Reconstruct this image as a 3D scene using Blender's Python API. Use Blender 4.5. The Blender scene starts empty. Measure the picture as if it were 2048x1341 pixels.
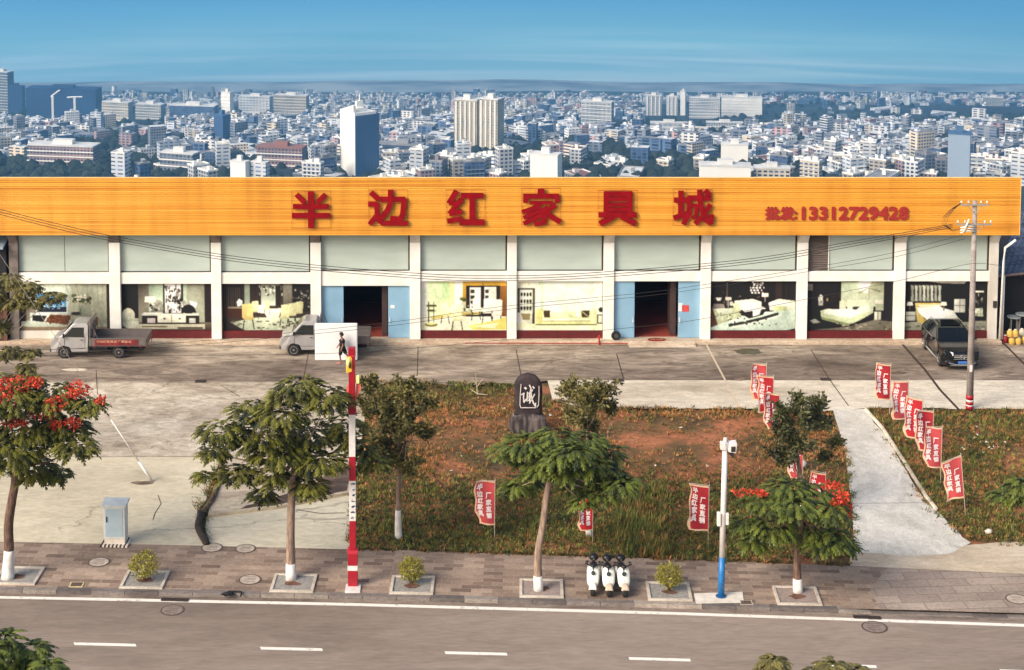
import bpy, bmesh, math, random
from mathutils import Vector, Matrix, noise
R = math.radians
rnd = random.Random(7)
HAZE = 0.00015
S = bpy.context.scene
COL = S.collection

# ------------------------------------------------------------------ camera, sky, sun, exposure
F = 3500.0; CU = 900.0; CV = -94.0; PITCH = R(5.0); HC = 29.5
cam = bpy.data.cameras.new('camera'); camo = bpy.data.objects.new('camera', cam); COL.objects.link(camo)
S.camera = camo
camo.location = (0, 0, HC); camo.rotation_euler = (R(90) - PITCH, 0, 0)
cam.sensor_width = 36; cam.lens = F / 2048 * 36
cam.shift_x = (1024 - CU) / 2048; cam.shift_y = -(670.5 - CV) / 2048
cam.clip_start = .5; cam.clip_end = 40000
S.view_settings.view_transform = 'Standard'; S.view_settings.look = 'None'
S.view_settings.exposure = 0.56; S.view_settings.gamma = 1
S.render.film_transparent = False
try:
    S.cycles.max_bounces = 6; S.cycles.volume_bounces = 0; S.cycles.transparent_max_bounces = 12
    S.cycles.caustics_reflective = False; S.cycles.caustics_refractive = False
except Exception: pass

SUN_EL, SUN_AZ = R(34), R(-50)          # azimuth measured from -Y (towards the camera) to -X (left)
to_sun = Vector((-math.cos(SUN_EL) * math.sin(-SUN_AZ), -math.cos(SUN_EL) * math.cos(SUN_AZ), math.sin(SUN_EL)))
sl = bpy.data.lights.new('sun', 'SUN'); sl.energy = 1.7; sl.angle = R(26); sl.color = (1, .965, .91)
so = bpy.data.objects.new('sun', sl); COL.objects.link(so)
so.rotation_euler = to_sun.to_track_quat('Z', 'Y').to_euler(); so.location = (0, 0, 60)

W = bpy.data.worlds.new('World'); S.world = W; W.use_nodes = True
nt = W.node_tree; nt.nodes.clear()
def N(t, **k):
    n = nt.nodes.new(t)
    for a, b in k.items(): setattr(n, a, b)
    return n
out = N('ShaderNodeOutputWorld'); bgA = N('ShaderNodeBackground'); bgB = N('ShaderNodeBackground'); mx = N('ShaderNodeMixShader')
sky = N('ShaderNodeTexSky', sky_type='NISHITA', sun_disc=False); sky.sun_elevation = SUN_EL
sky.sun_rotation = math.atan2(to_sun.x, to_sun.y); sky.air_density = 1; sky.dust_density = 4
wt = N('ShaderNodeMix', data_type='RGBA', blend_type='MULTIPLY'); wt.inputs[0].default_value = 1
wt.inputs[7].default_value = (1.03, 1.0, .95, 1)
nt.links.new(sky.outputs[0], wt.inputs[6]); nt.links.new(wt.outputs[2], bgA.inputs[0]); bgA.inputs[1].default_value = .15
tc = N('ShaderNodeTexCoord'); sep = N('ShaderNodeSeparateXYZ'); nt.links.new(tc.outputs['Generated'], sep.inputs[0])
# far sky seen low down over the plain: blue, streaked with thin cloud
mp = N('ShaderNodeMapping'); mp.inputs['Scale'].default_value = (4, 4, 150); nt.links.new(tc.outputs['Generated'], mp.inputs[0])
n1 = N('ShaderNodeTexNoise'); n1.inputs['Scale'].default_value = 1.0; n1.inputs['Detail'].default_value = 10; n1.inputs['Distortion'].default_value = .6; n1.inputs['Roughness'].default_value = .55
nt.links.new(mp.outputs[0], n1.inputs[0])
mr = N('ShaderNodeMapRange'); mr.inputs[1].default_value = -.175; mr.inputs[2].default_value = -.112
nt.links.new(sep.outputs[2], mr.inputs[0])
def ramp(tree, stops, inp=None):
    r = tree.nodes.new('ShaderNodeValToRGB'); e = r.color_ramp.elements
    while len(e) < len(stops): e.new(.5)
    for i, (p, c) in enumerate(stops): e[i].position = p; e[i].color = (*c, 1) if len(c) == 3 else c
    if inp is not None: tree.links.new(inp, r.inputs[0])
    return r
def srgb(r, g, b):
    f = lambda c: (c / 255) / 12.92 if c <= 10.3 else ((c / 255 + .055) / 1.055) ** 2.4
    return (f(r), f(g), f(b))
EX = 2 ** S.view_settings.exposure
def sk(r, g, b): return tuple(c / EX for c in srgb(r, g, b))
base = ramp(nt, [(0, sk(236, 240, 236)), (.14, sk(206, 232, 240)), (.32, sk(172, 236, 255)), (.6, tuple(c*1.12 for c in sk(168, 240, 255))), (1, tuple(c*1.1 for c in sk(112, 206, 252)))], mr.outputs[0])
cl = ramp(nt, [(.42, (0, 0, 0)), (.70, (1, 1, 1))], n1.outputs[0])
mrc = N('ShaderNodeMapRange'); mrc.inputs[1].default_value = -.126; mrc.inputs[2].default_value = -.150
nt.links.new(sep.outputs[2], mrc.inputs[0])
mul = N('ShaderNodeMath', operation='MULTIPLY'); nt.links.new(cl.outputs[0], mul.inputs[0]); nt.links.new(mrc.outputs[0], mul.inputs[1])
mul2 = N('ShaderNodeMath', operation='MULTIPLY'); nt.links.new(mul.outputs[0], mul2.inputs[0]); mul2.inputs[1].default_value = .30
mc = N('ShaderNodeMix', data_type='RGBA'); nt.links.new(mul2.outputs[0], mc.inputs[0]); nt.links.new(base.outputs[0], mc.inputs[6]); mc.inputs[7].default_value = (1.5, 1.45, 1.4, 1)
# broad soft darker/lighter drift
mp2 = N('ShaderNodeMapping'); mp2.inputs['Scale'].default_value = (2.2, 2.2, 22); nt.links.new(tc.outputs['Generated'], mp2.inputs[0])
n2 = N('ShaderNodeTexNoise'); n2.inputs['Scale'].default_value = 1.3; n2.inputs['Detail'].default_value = 3; nt.links.new(mp2.outputs[0], n2.inputs[0])
dr = ramp(nt, [(.3, (.74, .82, .90)), (.7, (1.12, 1.08, 1.04))], n2.outputs[0])
mm = N('ShaderNodeMix', data_type='RGBA', blend_type='MULTIPLY'); mm.inputs[0].default_value = 1
nt.links.new(mc.outputs[2], mm.inputs[6]); nt.links.new(dr.outputs[0], mm.inputs[7])
nt.links.new(mm.outputs[2], bgB.inputs[0]); bgB.inputs[1].default_value = 1
mf = N('ShaderNodeMapRange'); mf.inputs[1].default_value = -.06; mf.inputs[2].default_value = -.02
nt.links.new(sep.outputs[2], mf.inputs[0]); nt.links.new(mf.outputs[0], mx.inputs[0])
nt.links.new(bgB.outputs[0], mx.inputs[1]); nt.links.new(bgA.outputs[0], mx.inputs[2]); nt.links.new(mx.outputs[0], out.inputs[0])

# ------------------------------------------------------------------ survey: turn measured photo points into places
FW = Vector((0, math.cos(PITCH), -math.sin(PITCH))); UP = Vector((0, math.sin(PITCH), math.cos(PITCH))); C0 = Vector((0, 0, HC))
def ray(u, v): return FW + Vector((1, 0, 0)) * ((u - CU) / F) - UP * ((v - CV) / F)
def G(u, v, z=0.0):
    d = ray(u, v); t = (z - HC) / d.z; return C0 + d * t
def D(u, v, y):
    d = ray(u, v); t = y / d.y; return C0 + d * t
def SC(y, v=700):        # photo pixels per metre at distance y
    return F / (D(CU, v, y) - C0).dot(FW)

# ------------------------------------------------------------------ materials
MATS = {}
def new_mat(name):
    m = bpy.data.materials.new(name); m.use_nodes = True; MATS[name] = m
    return m, m.node_tree, m.node_tree.nodes['Principled BSDF']
def M(name, c, r=.6, var=.12, sc=3.0, metal=0.0, bump=0.0, c2=None, stretch=(1, 1, 1), spec=None, coat=0, thr=(.35, .65), detail=5):
    if name in MATS: return MATS[name]
    m, t, b = new_mat(name)
    tc = t.nodes.new('ShaderNodeTexCoord'); mp = t.nodes.new('ShaderNodeMapping'); mp.inputs['Scale'].default_value = stretch
    t.links.new(tc.outputs['Object'], mp.inputs[0])
    n = t.nodes.new('ShaderNodeTexNoise'); n.inputs['Scale'].default_value = sc; n.inputs['Detail'].default_value = detail
    t.links.new(mp.outputs[0], n.inputs[0])
    if c2 is None: c2 = tuple(min(1, x * (1 + var)) for x in c); c1 = tuple(x * (1 - var) for x in c)
    else: c1 = c
    rp = ramp(t, [(thr[0], c1), (thr[1], c2)], n.outputs[0])
    t.links.new(rp.outputs[0], b.inputs['Base Color'])
    b.inputs['Roughness'].default_value = r; b.inputs['Metallic'].default_value = metal
    if spec is not None: b.inputs['Specular IOR Level'].default_value = spec
    if coat: b.inputs['Coat Weight'].default_value = coat; b.inputs['Coat Roughness'].default_value = .05
    if bump:
        bp = t.nodes.new('ShaderNodeBump'); bp.inputs['Strength'].default_value = bump; bp.inputs['Distance'].default_value = .02
        t.links.new(n.outputs[0], bp.inputs['Height']); t.links.new(bp.outputs[0], b.inputs['Normal'])
    return m
def s3(r, g, b, k=1.0): return tuple(min(.95, c * k) for c in srgb(r, g, b))

def concrete(name, dark, mid, light, sc=.25, stretch=(.45, 1, 1), cracks=.5, seed=0.0, bias=.5, fine=.35):
    m, t, b = new_mat(name); L = t.links
    tc = t.nodes.new('ShaderNodeTexCoord'); mp = t.nodes.new('ShaderNodeMapping'); mp.inputs['Scale'].default_value = stretch
    mp.inputs['Location'].default_value = (seed, seed * 1.7, 0); L.new(tc.outputs['Object'], mp.inputs[0])
    def ns(s, d, rough=.6, dist=0):
        n = t.nodes.new('ShaderNodeTexNoise'); n.inputs['Scale'].default_value = s; n.inputs['Detail'].default_value = d
        n.inputs['Roughness'].default_value = rough; n.inputs['Distortion'].default_value = dist; L.new(mp.outputs[0], n.inputs[0]); return n
    a = ns(sc, 9, .68, .8); f = ns(sc * 9, 6, .7, 1.2); g = ns(sc * 60, 3, .6)
    r1 = ramp(t, [(bias - .17, dark), (bias, mid), (bias + .15, light)], a.outputs[0])
    r2 = ramp(t, [(.36, (1 - fine, 1 - fine * 1.05, 1 - fine * 1.1)), (.6, (1.06, 1.06, 1.06))], f.outputs[0])
    mu = t.nodes.new('ShaderNodeMix'); mu.data_type = 'RGBA'; mu.blend_type = 'MULTIPLY'; mu.inputs[0].default_value = 1
    L.new(r1.outputs[0], mu.inputs[6]); L.new(r2.outputs[0], mu.inputs[7])
    r3 = ramp(t, [(.3, (.84, .84, .84)), (.7, (1.08, 1.08, 1.08))], g.outputs[0])
    mv = t.nodes.new('ShaderNodeMix'); mv.data_type = 'RGBA'; mv.blend_type = 'MULTIPLY'; mv.inputs[0].default_value = 1
    L.new(mu.outputs[2], mv.inputs[6]); L.new(r3.outputs[0], mv.inputs[7]); last = mv.outputs[2]
    if cracks:
        v = t.nodes.new('ShaderNodeTexVoronoi'); v.feature = 'DISTANCE_TO_EDGE'; v.inputs['Scale'].default_value = .22
        wn = ns(.9, 4, .6)
        ad = t.nodes.new('ShaderNodeVectorMath'); ad.operation = 'MULTIPLY_ADD'; ad.inputs[1].default_value = (1.6, 1.6, 0)
        L.new(wn.outputs['Color'], ad.inputs[0]); L.new(mp.outputs[0], ad.inputs[2]); L.new(ad.outputs[0], v.inputs[0])
        rc = ramp(t, [(0, (cracks,) * 3), (.010, (0, 0, 0))], v.outputs[0])
        k = ns(.12, 2); rk = ramp(t, [(.5, (0, 0, 0)), (.56, (1, 1, 1))], k.outputs[0])
        mm = t.nodes.new('ShaderNodeMath'); mm.operation = 'MULTIPLY'; L.new(rc.outputs[0], mm.inputs[0]); L.new(rk.outputs[0], mm.inputs[1])
        mk = t.nodes.new('ShaderNodeMix'); mk.data_type = 'RGBA'; L.new(mm.outputs[0], mk.inputs[0]); L.new(last, mk.inputs[6]); mk.inputs[7].default_value = (.05, .035, .025, 1)
        last = mk.outputs[2]
    L.new(last, b.inputs['Base Color']); b.inputs['Roughness'].default_value = .85
    bp = t.nodes.new('ShaderNodeBump'); bp.inputs['Strength'].default_value = .3; bp.inputs['Distance'].default_value = .03
    L.new(f.outputs[0], bp.inputs['Height']); L.new(bp.outputs[0], b.inputs['Normal'])
    return m

def attr_mat(name, r=.6, k=1.0):
    m, t, b = new_mat(name)
    a = t.nodes.new('ShaderNodeAttribute'); a.attribute_name = 'Col'
    t.links.new(a.outputs['Color'], b.inputs['Base Color']); b.inputs['Roughness'].default_value = r
    return m

# ------------------------------------------------------------------ mesh helpers
class MB:
    def __init__(s): s.v = []; s.f = []; s.m = []; s.c = []; s.mi = 0; s.col = None
    def add(s, vs, fs):
        o = len(s.v); s.v.extend([tuple(p) for p in vs])
        for f in fs: s.f.append(tuple(i + o for i in f)); s.m.append(s.mi); s.c.append(s.col)
    def box(s, a, b, rot=0, piv=None):
        x0, y0, z0 = a; x1, y1, z1 = b
        vs = [(x0,y0,z0),(x1,y0,z0),(x1,y1,z0),(x0,y1,z0),(x0,y0,z1),(x1,y0,z1),(x1,y1,z1),(x0,y1,z1)]
        if rot:
            px, py = piv or ((x0+x1)/2, (y0+y1)/2); c, n = math.cos(rot), math.sin(rot)
            vs = [(px+(x-px)*c-(y-py)*n, py+(x-px)*n+(y-py)*c, z) for x, y, z in vs]
        s.add(vs, [(0,3,2,1),(4,5,6,7),(0,1,5,4),(1,2,6,5),(2,3,7,6),(3,0,4,7)])
    def cbox(s, c, d, rot=0): s.box((c[0]-d[0]/2,c[1]-d[1]/2,c[2]-d[2]/2),(c[0]+d[0]/2,c[1]+d[1]/2,c[2]+d[2]/2),rot)
    def ring(s, p, ax, r, n=8, sx=1, sy=1):
        ax = Vector(ax).normalized(); h = Vector((0,0,1)) if abs(ax.z) < .9 else Vector((1,0,0))
        a = ax.cross(h).normalized(); b = ax.cross(a)
        return [Vector(p) + a*math.cos(2*math.pi*i/n)*r*sx + b*math.sin(2*math.pi*i/n)*r*sy for i in range(n)]
    def tube(s, pts, rs, n=8, cap=True):
        pts = [Vector(p) for p in pts]
        if not isinstance(rs, (list, tuple)): rs = [rs]*len(pts)
        vs = []; fs = []
        for i, p in enumerate(pts):
            ax = (pts[min(i+1, len(pts)-1)] - pts[max(i-1, 0)])
            vs += s.ring(p, ax, rs[i], n)
        for i in range(len(pts)-1):
            for j in range(n):
                a = i*n+j; b = i*n+(j+1) % n; fs.append((a, b, b+n, a+n))
        if cap: fs.append(tuple(range(n))); fs.append(tuple(range((len(pts)-1)*n, len(pts)*n))[::-1])
        s.add(vs, fs)
    def lathe(s, prof, c=(0,0,0), n=16, ax='z'):
        vs = []; fs = []
        for r, h in prof:
            for j in range(n):
                a = 2*math.pi*j/n; x, y = r*math.cos(a), r*math.sin(a)
                p = (x, y, h) if ax == 'z' else ((x, h, y) if ax == 'y' else (h, x, y))
                vs.append((c[0]+p[0], c[1]+p[1], c[2]+p[2]))
        for i in range(len(prof)-1):
            for j in range(n):
                a = i*n+j; b = i*n+(j+1) % n; fs.append((a, b, b+n, a+n))
        fs.append(tuple(range(n))[::-1]); fs.append(tuple(range((len(prof)-1)*n, len(prof)*n)))
        s.add(vs, fs)
    def ell(s, c, r, n=10, m=7, jit=0):
        vs = []; fs = []
        for i in range(m+1):
            t = math.pi*i/m
            for j in range(n):
                a = 2*math.pi*j/n; k = 1 + (rnd.uniform(-jit, jit) if jit else 0)
                vs.append((c[0]+r[0]*math.sin(t)*math.cos(a)*k, c[1]+r[1]*math.sin(t)*math.sin(a)*k, c[2]+r[2]*math.cos(t)*k))
        for i in range(m):
            for j in range(n):
                a = i*n+j; b = i*n+(j+1) % n; fs.append((a, a+n, b+n, b))
        s.add(vs, fs)
    def poly(s, pts): s.add(pts, [tuple(range(len(pts)))])
    def prism(s, pts, off):            # polygon swept along a vector
        n = len(pts); o = Vector(off); a = [Vector(p) for p in pts]
        s.add(a + [p+o for p in a], [tuple(range(n)), tuple(range(n, 2*n))[::-1]] + [(i, i+n, (i+1) % n+n, (i+1) % n) for i in range(n)])
    def build(s, name, mats, parent=None, smooth=False, bevel=0, world=False, seg=2, fixn=True, kind=None):
        if not isinstance(mats, (list, tuple)): mats = [mats]
        me = bpy.data.meshes.new(name); off = Vector((0, 0, 0))
        if world and parent is not None:
            q = parent
            while q is not None: off += q.location; q = q.parent
        me.from_pydata([tuple(Vector(p) - off) for p in s.v] if world else s.v, [], s.f)
        for m in mats: me.materials.append(m)
        me.polygons.foreach_set('material_index', s.m)
        if any(c is not None for c in s.c):
            ca = me.color_attributes.new('Col', 'FLOAT_COLOR', 'CORNER'); d = []
            for p, c in zip(me.polygons, s.c):
                c = c or (1, 1, 1)
                for k in range(p.loop_total):
                    q = c[k] if isinstance(c[0], tuple) else c
                    d.extend((q[0], q[1], q[2], 1))
            ca.data.foreach_set('color', d)
        if fixn:
            bm = bmesh.new(); bm.from_mesh(me); bmesh.ops.recalc_face_normals(bm, faces=bm.faces); bm.to_mesh(me); bm.free()
        if smooth: me.polygons.foreach_set('use_smooth', [True]*len(me.polygons))
        me.update()
        o = bpy.data.objects.new(name, me); COL.objects.link(o)
        if parent is not None: o.parent = parent
        if bevel:
            b = o.modifiers.new('bevel', 'BEVEL'); b.width = bevel; b.segments = seg; b.limit_method = 'ANGLE'; b.angle_limit = R(40)
        if kind: o['kind'] = kind
        return o
def tag(o, label=None, cat=None, group=None, kind=None):
    if label: o['label'] = label
    if cat: o['category'] = cat
    if group: o['group'] = group
    if kind: o['kind'] = kind
    return o
def thing(name, label, cat, loc=(0,0,0), rz=0, group=None):
    o = bpy.data.objects.new(name, None); COL.objects.link(o); o.location = loc; o.rotation_euler = (0, 0, rz)
    o.empty_display_size = .3
    return tag(o, label, cat, group)
def dup(root, loc, rz=None, label=None, scale=None):
    kids = {}
    for o in bpy.data.objects:
        if o.parent: kids.setdefault(o.parent.name, []).append(o)
    def rec(o, par):
        c = o.copy(); COL.objects.link(c)
        if par: c.parent = par
        for k in kids.get(o.name, []): rec(k, c)
        return c
    r = rec(root, None); r.location = loc
    if rz is not None: r.rotation_euler = (0, 0, rz)
    if label: r['label'] = label
    if scale: r.scale = scale
    return r

def text_geo(txt, w, h, bold=.03, depth=.02):
    """lettering fitted into w x h, standing in the XZ plane and facing -Y"""
    cu = bpy.data.curves.new('lettering', 'FONT'); cu.body = txt; cu.size = 1; cu.resolution_u = 2
    o = bpy.data.objects.new('lettering', cu); COL.objects.link(o)
    dg = bpy.context.evaluated_depsgraph_get(); dg.update()
    me = bpy.data.meshes.new_from_object(o.evaluated_get(dg)); COL.objects.unlink(o); bpy.data.objects.remove(o)
    V = [v.co.copy() for v in me.vertices]; Fc = [tuple(p.vertices) for p in me.polygons]; bpy.data.meshes.remove(me)
    x0 = min(p.x for p in V); x1 = max(p.x for p in V); y0 = min(p.y for p in V); y1 = max(p.y for p in V)
    sx = (w - 2*bold*h) / (x1-x0); sy = (h - 2*bold*h) / (y1-y0)
    vs = []; fs = []; k = 0
    offs = [(0, 0)] + ([(math.cos(a)*bold*h, math.sin(a)*bold*h) for a in [i*math.pi/4 for i in range(8)]] if bold else [])
    for dx, dy in offs:
        o0 = len(vs)
        vs += [((p.x-x0)*sx + bold*h + dx, -depth - k*.0012, (p.y-y0)*sy + bold*h + dy) for p in V]
        fs += [tuple(i+o0 for i in f) for f in Fc]; k += 1
    return vs, fs

def rough(pts, amp=6, step=40, seed=1, closed=True):
    q = random.Random(seed); outp = []
    for i, p in enumerate(pts if closed else pts[:-1]):
        a = Vector((p[0], p[1])); b = Vector(pts[(i+1) % len(pts)][:2]); n = max(1, int((b-a).length/step))
        for k in range(n):
            c = a.lerp(b, k/n)
            if k: c += Vector((q.uniform(-amp, amp), q.uniform(-amp, amp)*.5))
            outp.append((c.x, c.y))
    if not closed: outp.append(tuple(pts[-1][:2]))
    return outp
def sheet(name, pts, z, mat, kind='structure', side=0, parent=None):
    b = MB()
    P = [G(u, v, z) for u, v in pts]
    if side: b.prism(P, (0, 0, -side))
    else: b.poly(P)
    o = b.build(name, mat, parent)
    bm = bmesh.new(); bm.from_mesh(o.data); bmesh.ops.triangulate(bm, faces=bm.faces)
    if not side:
        for f in bm.faces:
            if f.normal.z < 0: f.normal_flip()
    bm.to_mesh(o.data); bm.free()
    if kind: o['kind'] = kind
    return o
def lerp(a, b, t): return a + (b-a)*t
def LN(pts):
    def f(u):
        if u <= pts[0][0]: i = 0
        elif u >= pts[-1][0]: i = len(pts)-2
        else: i = max(k for k in range(len(pts)-1) if pts[k][0] <= u)
        (a, b), (c, d) = pts[i], pts[i+1]; return b + (d-b)*(u-a)/(c-a)
    return f
# ------------------------------------------------------------------ ground, road, paving
kerb_back = LN([(0, 1177), (700, 1190), (1348, 1207), (2048, 1226)])
kerb_foot = LN([(0, 1188), (700, 1200), (1348, 1218), (2048, 1239)])
white_ln = LN([(0, 1194.5), (700, 1209), (1380, 1228), (2048, 1251)])
walk_back = LN([(0, 1084), (700, 1097), (1348, 1119), (1700, 1132), (2048, 1148)])
UL, UR = -500, 2900
us = [UL, 0, 350, 700, 1024, 1348, 1700, 2048, UR]
ZR = -.14

# terrain: one sheet, flat round the shop, dropping away behind it and tilting down to the far plain
YA, VA, YB, VB = 1400.0, 374.0, 6200.0, 186.0
zA = D(900, VA, YA).z; zB = D(900, VB, YB).z
def plain(y): return zA + (zB-zA)*(y-YA)/(YB-YA)
def terrain_z(x, y):
    if y < 122: return -.5
    if y < 700:
        t = (y-122)/578; z = -.5 - .5 - t*(-plain(700)-1)
    else: z = plain(y)
    if y > 500: z += 10*noise.noise(Vector((x*.0013, y*.0011, 3))) * min(1, (y-500)/900)
    return z
m, t, b = new_mat('terrain'); L = t.links
tcn = t.nodes.new('ShaderNodeTexCoord'); nn = t.nodes.new('ShaderNodeTexNoise'); nn.inputs['Scale'].default_value = .012; nn.inputs['Detail'].default_value = 9; nn.inputs['Roughness'].default_value = .7
L.new(tcn.outputs['Object'], nn.inputs[0])
rr = ramp(t, [(.42, s3(16, 28, 34)), (.54, s3(30, 44, 44)), (.62, s3(70, 76, 78)), (.72, s3(120, 120, 118))], nn.outputs[0]); L.new(rr.outputs[0], b.inputs['Base Color']); b.inputs['Roughness'].default_value = .95
ys = [-160, -60, 0, 40, 60, 80, 100, 121.9, 122.1, 140, 170, 220, 300, 420, 560, 700] + [700+i*95 for i in range(1, 60)] + [6360]
B = MB(); nx = 61
V = []
for y in ys:
    hw = 120 + max(0, y-100)*.75
    for i in range(nx):
        x = 40 + (i/(nx-1)*2-1)*hw; V.append((x, y, terrain_z(x, y)))
Fc = [(j*nx+i, j*nx+i+1, (j+1)*nx+i+1, (j+1)*nx+i) for j in range(len(ys)-1) for i in range(nx-1)]
B.add(V, Fc); B.build('terrain', MATS['terrain'], smooth=True, kind='structure')

# low far hills past the city
def hill(name, y, pts, depth, mat, seed):
    B = MB(); V = []; f = LN(pts); n = 90; u0, u1 = pts[0][0], pts[-1][0]; rows = 6
    for j in range(rows):
        yy = y + depth*j/(rows-1); k = math.sin(math.pi*.5*min(1, j/3)) if j < 4 else 1 - (j-3)*.25
        for i in range(n):
            u = u0 + (u1-u0)*i/(n-1); top = D(u, f(u), y+depth*.6); x = top.x
            zz = plain(yy) - 30; h = (top.z + 18*noise.noise(Vector((x*.0018, seed, 0)))) - zz
            V.append((x, yy, zz + h*k))
    B.add(V, [(j*n+i, j*n+i+1, (j+1)*n+i+1, (j+1)*n+i) for j in range(rows-1) for i in range(n-1)])
    return B.build(name, mat, smooth=True, kind='structure')
hm = M('hill_hazed', s3(110, 124, 132), .95, c2=s3(206, 206, 198), sc=.004, stretch=(1, 1, 3), detail=8)  # distance haze put into the pale hill colour
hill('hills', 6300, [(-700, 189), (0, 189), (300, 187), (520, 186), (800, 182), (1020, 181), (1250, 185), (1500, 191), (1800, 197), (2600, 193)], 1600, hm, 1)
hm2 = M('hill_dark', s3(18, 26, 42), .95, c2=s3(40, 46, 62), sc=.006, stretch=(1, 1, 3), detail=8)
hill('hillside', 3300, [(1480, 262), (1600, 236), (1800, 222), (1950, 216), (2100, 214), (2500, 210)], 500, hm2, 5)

asphalt = concrete('asphalt', s3(114, 100, 88), s3(142, 126, 112), s3(154, 138, 124), sc=.13, stretch=(.22, 1, 1), cracks=0, fine=.14)
sheet('road', [(u, kerb_foot(u)-3) for u in us] + [(UR, 1560), (UL, 1560)], ZR, asphalt)
white = M('road_paint', s3(168, 154, 140), .7, c2=s3(236, 229, 216), sc=5, thr=(.24, .42), detail=8)
B = MB()
for i in range(len(us)-1):
    a, c = us[i], us[i+1]
    B.poly([G(a, white_ln(a)-2.6, ZR+.004), G(c, white_ln(c)-2.6, ZR+.004), G(c, white_ln(c)+3, ZR+.004), G(a, white_ln(a)+3, ZR+.004)])
for a, c, va, vc in [(147, 271, 1286, 1289), (520, 644, 1295, 1298), (889, 1013, 1304, 1307), (1257, 1380, 1315.5, 1319), (1627, 1752, 1328, 1332), (1999, 2123, 1340, 1344), (-223, -99, 1278, 1281)]:
    B.poly([G(a, va-1, ZR+.004), G(c, vc-1, ZR+.004), G(c+2, vc+4.5, ZR+.004), G(a+2, va+4.5, ZR+.004)])
B.build('road_markings', white, kind='structure')

# gutter strip and kerb
gut = concrete('gutter', s3(110, 95, 84), s3(138, 122, 110), s3(160, 145, 130), sc=.5, cracks=0)
B = MB()
for i in range(len(us)-1):
    a, c = us[i], us[i+1]
    B.poly([G(a, kerb_foot(a)-2, ZR+.008), G(c, kerb_foot(c)-2, ZR+.008), G(c, kerb_foot(c)+4.5, ZR+.008), G(a, kerb_foot(a)+4.5, ZR+.008)])
B.build('gutter', gut, kind='structure')
kmats = [concrete('kerb_%d' % i, s3(*c), s3(*[x+14 for x in c]), s3(*[x+26 for x in c]), sc=1.2, cracks=0, seed=i*7) for i, c in enumerate([(112, 102, 96), (134, 124, 114), (92, 84, 80), (150, 138, 126)])]
B = MB(); u = UL
def kerb_top(u): return 0 if u < 1690 else max(-.10, -.10*(u-1690)/60)
while u < UR:
    c = u + 68
    B.mi = rnd.choice([0, 0, 1, 1, 2, 3])
    for w in (0,):
        za, zc = kerb_top(u), kerb_top(c)
        a0 = G(u+1, kerb_foot(u), ZR); c0 = G(c, kerb_foot(c), ZR); dep = .30
        V = [a0 - Vector((0, 0, .1)), c0 - Vector((0, 0, .1)), c0 + Vector((0, dep, -.1)), a0 + Vector((0, dep, -.1))]
        V += [Vector((p.x, p.y + (.03 if i < 2 else 0), (za if i in (0, 3) else zc)+.006)) for i, p in enumerate(V)]
        B.add(V, [(0,3,2,1),(4,5,6,7),(0,1,5,4),(1,2,6,5),(2,3,7,6),(3,0,4,7)])
    u = c
B.build('kerb', kmats, kind='structure')

# brick pavement
def paving(name, bw, rh, cols, mortar, rot, seed=0.0, msz=.012):
    m, t, b = new_mat(name); L = t.links
    tc = t.nodes.new('ShaderNodeTexCoord'); mp = t.nodes.new('ShaderNodeMapping'); mp.inputs['Rotation'].default_value = (0, 0, rot)
    mp.inputs['Location'].default_value = (seed, seed, 0)
    L.new(tc.outputs['Object'], mp.inputs[0])
    br = t.nodes.new('ShaderNodeTexBrick'); br.inputs['Scale'].default_value = 1; br.inputs['Brick Width'].default_value = bw; br.inputs['Row Height'].default_value = rh
    br.inputs['Mortar Size'].default_value = msz; br.inputs['Color1'].default_value = (0, 0, 0, 1); br.inputs['Color2'].default_value = (1, 1, 1, 1); br.inputs['Mortar'].default_value = (.5, .5, .5, 1)
    br.inputs['Bias'].default_value = 0; L.new(mp.outputs[0], br.inputs[0])
    rp = ramp(t, [(i/(len(cols)-1), c) for i, c in enumerate(cols)], br.outputs[0])
    n = t.nodes.new('ShaderNodeTexNoise'); n.inputs['Scale'].default_value = .35; n.inputs['Detail'].default_value = 8; L.new(tc.outputs['Object'], n.inputs[0])
    n2 = t.nodes.new('ShaderNodeTexNoise'); n2.inputs['Scale'].default_value = 7; n2.inputs['Detail'].default_value = 5; L.new(tc.outputs['Object'], n2.inputs[0])
    a = t.nodes.new('ShaderNodeMix'); a.data_type = 'RGBA'; L.new(br.outputs['Fac'], a.inputs[0]); L.new(rp.outputs[0], a.inputs[6]); a.inputs[7].default_value = (*mortar, 1)
    last = a.outputs[2]
    for nn, lo, hi in ((n, .68, 1.22), (n2, .82, 1.12)):
        r = ramp(t, [(.32, (lo,)*3), (.68, (hi, hi*.99, hi*.96))], nn.outputs[0]); q = t.nodes.new('ShaderNodeMix'); q.data_type = 'RGBA'; q.blend_type = 'MULTIPLY'; q.inputs[0].default_value = 1
        L.new(last, q.inputs[6]); L.new(r.outputs[0], q.inputs[7]); last = q.outputs[2]
    L.new(last, b.inputs['Base Color']); b.inputs['Roughness'].default_value = .85
    bp = t.nodes.new('ShaderNodeBump'); bp.inputs['Strength'].default_value = .5; bp.inputs['Distance'].default_value = .01; bp.invert = True
    L.new(br.outputs['Fac'], bp.inputs['Height']); L.new(bp.outputs[0], b.inputs['Normal'])
    return m
brick = paving('paving_brick', .78, .30, [s3(112, 92, 80), s3(140, 119, 104), s3(152, 132, 116), s3(170, 148, 130), s3(128, 108, 94)], s3(160, 140, 124), R(3.2))
sheet('pavement', [(u, walk_back(u)) for u in us] + [(u, kerb_back(u)+1) for u in reversed(us)], 0, brick)
flag = paving('paving_slab', 1.5, .62, [s3(146, 130, 120), s3(156, 140, 128), s3(164, 148, 136)], s3(124, 110, 100), R(-4), seed=3, msz=.02)
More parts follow.
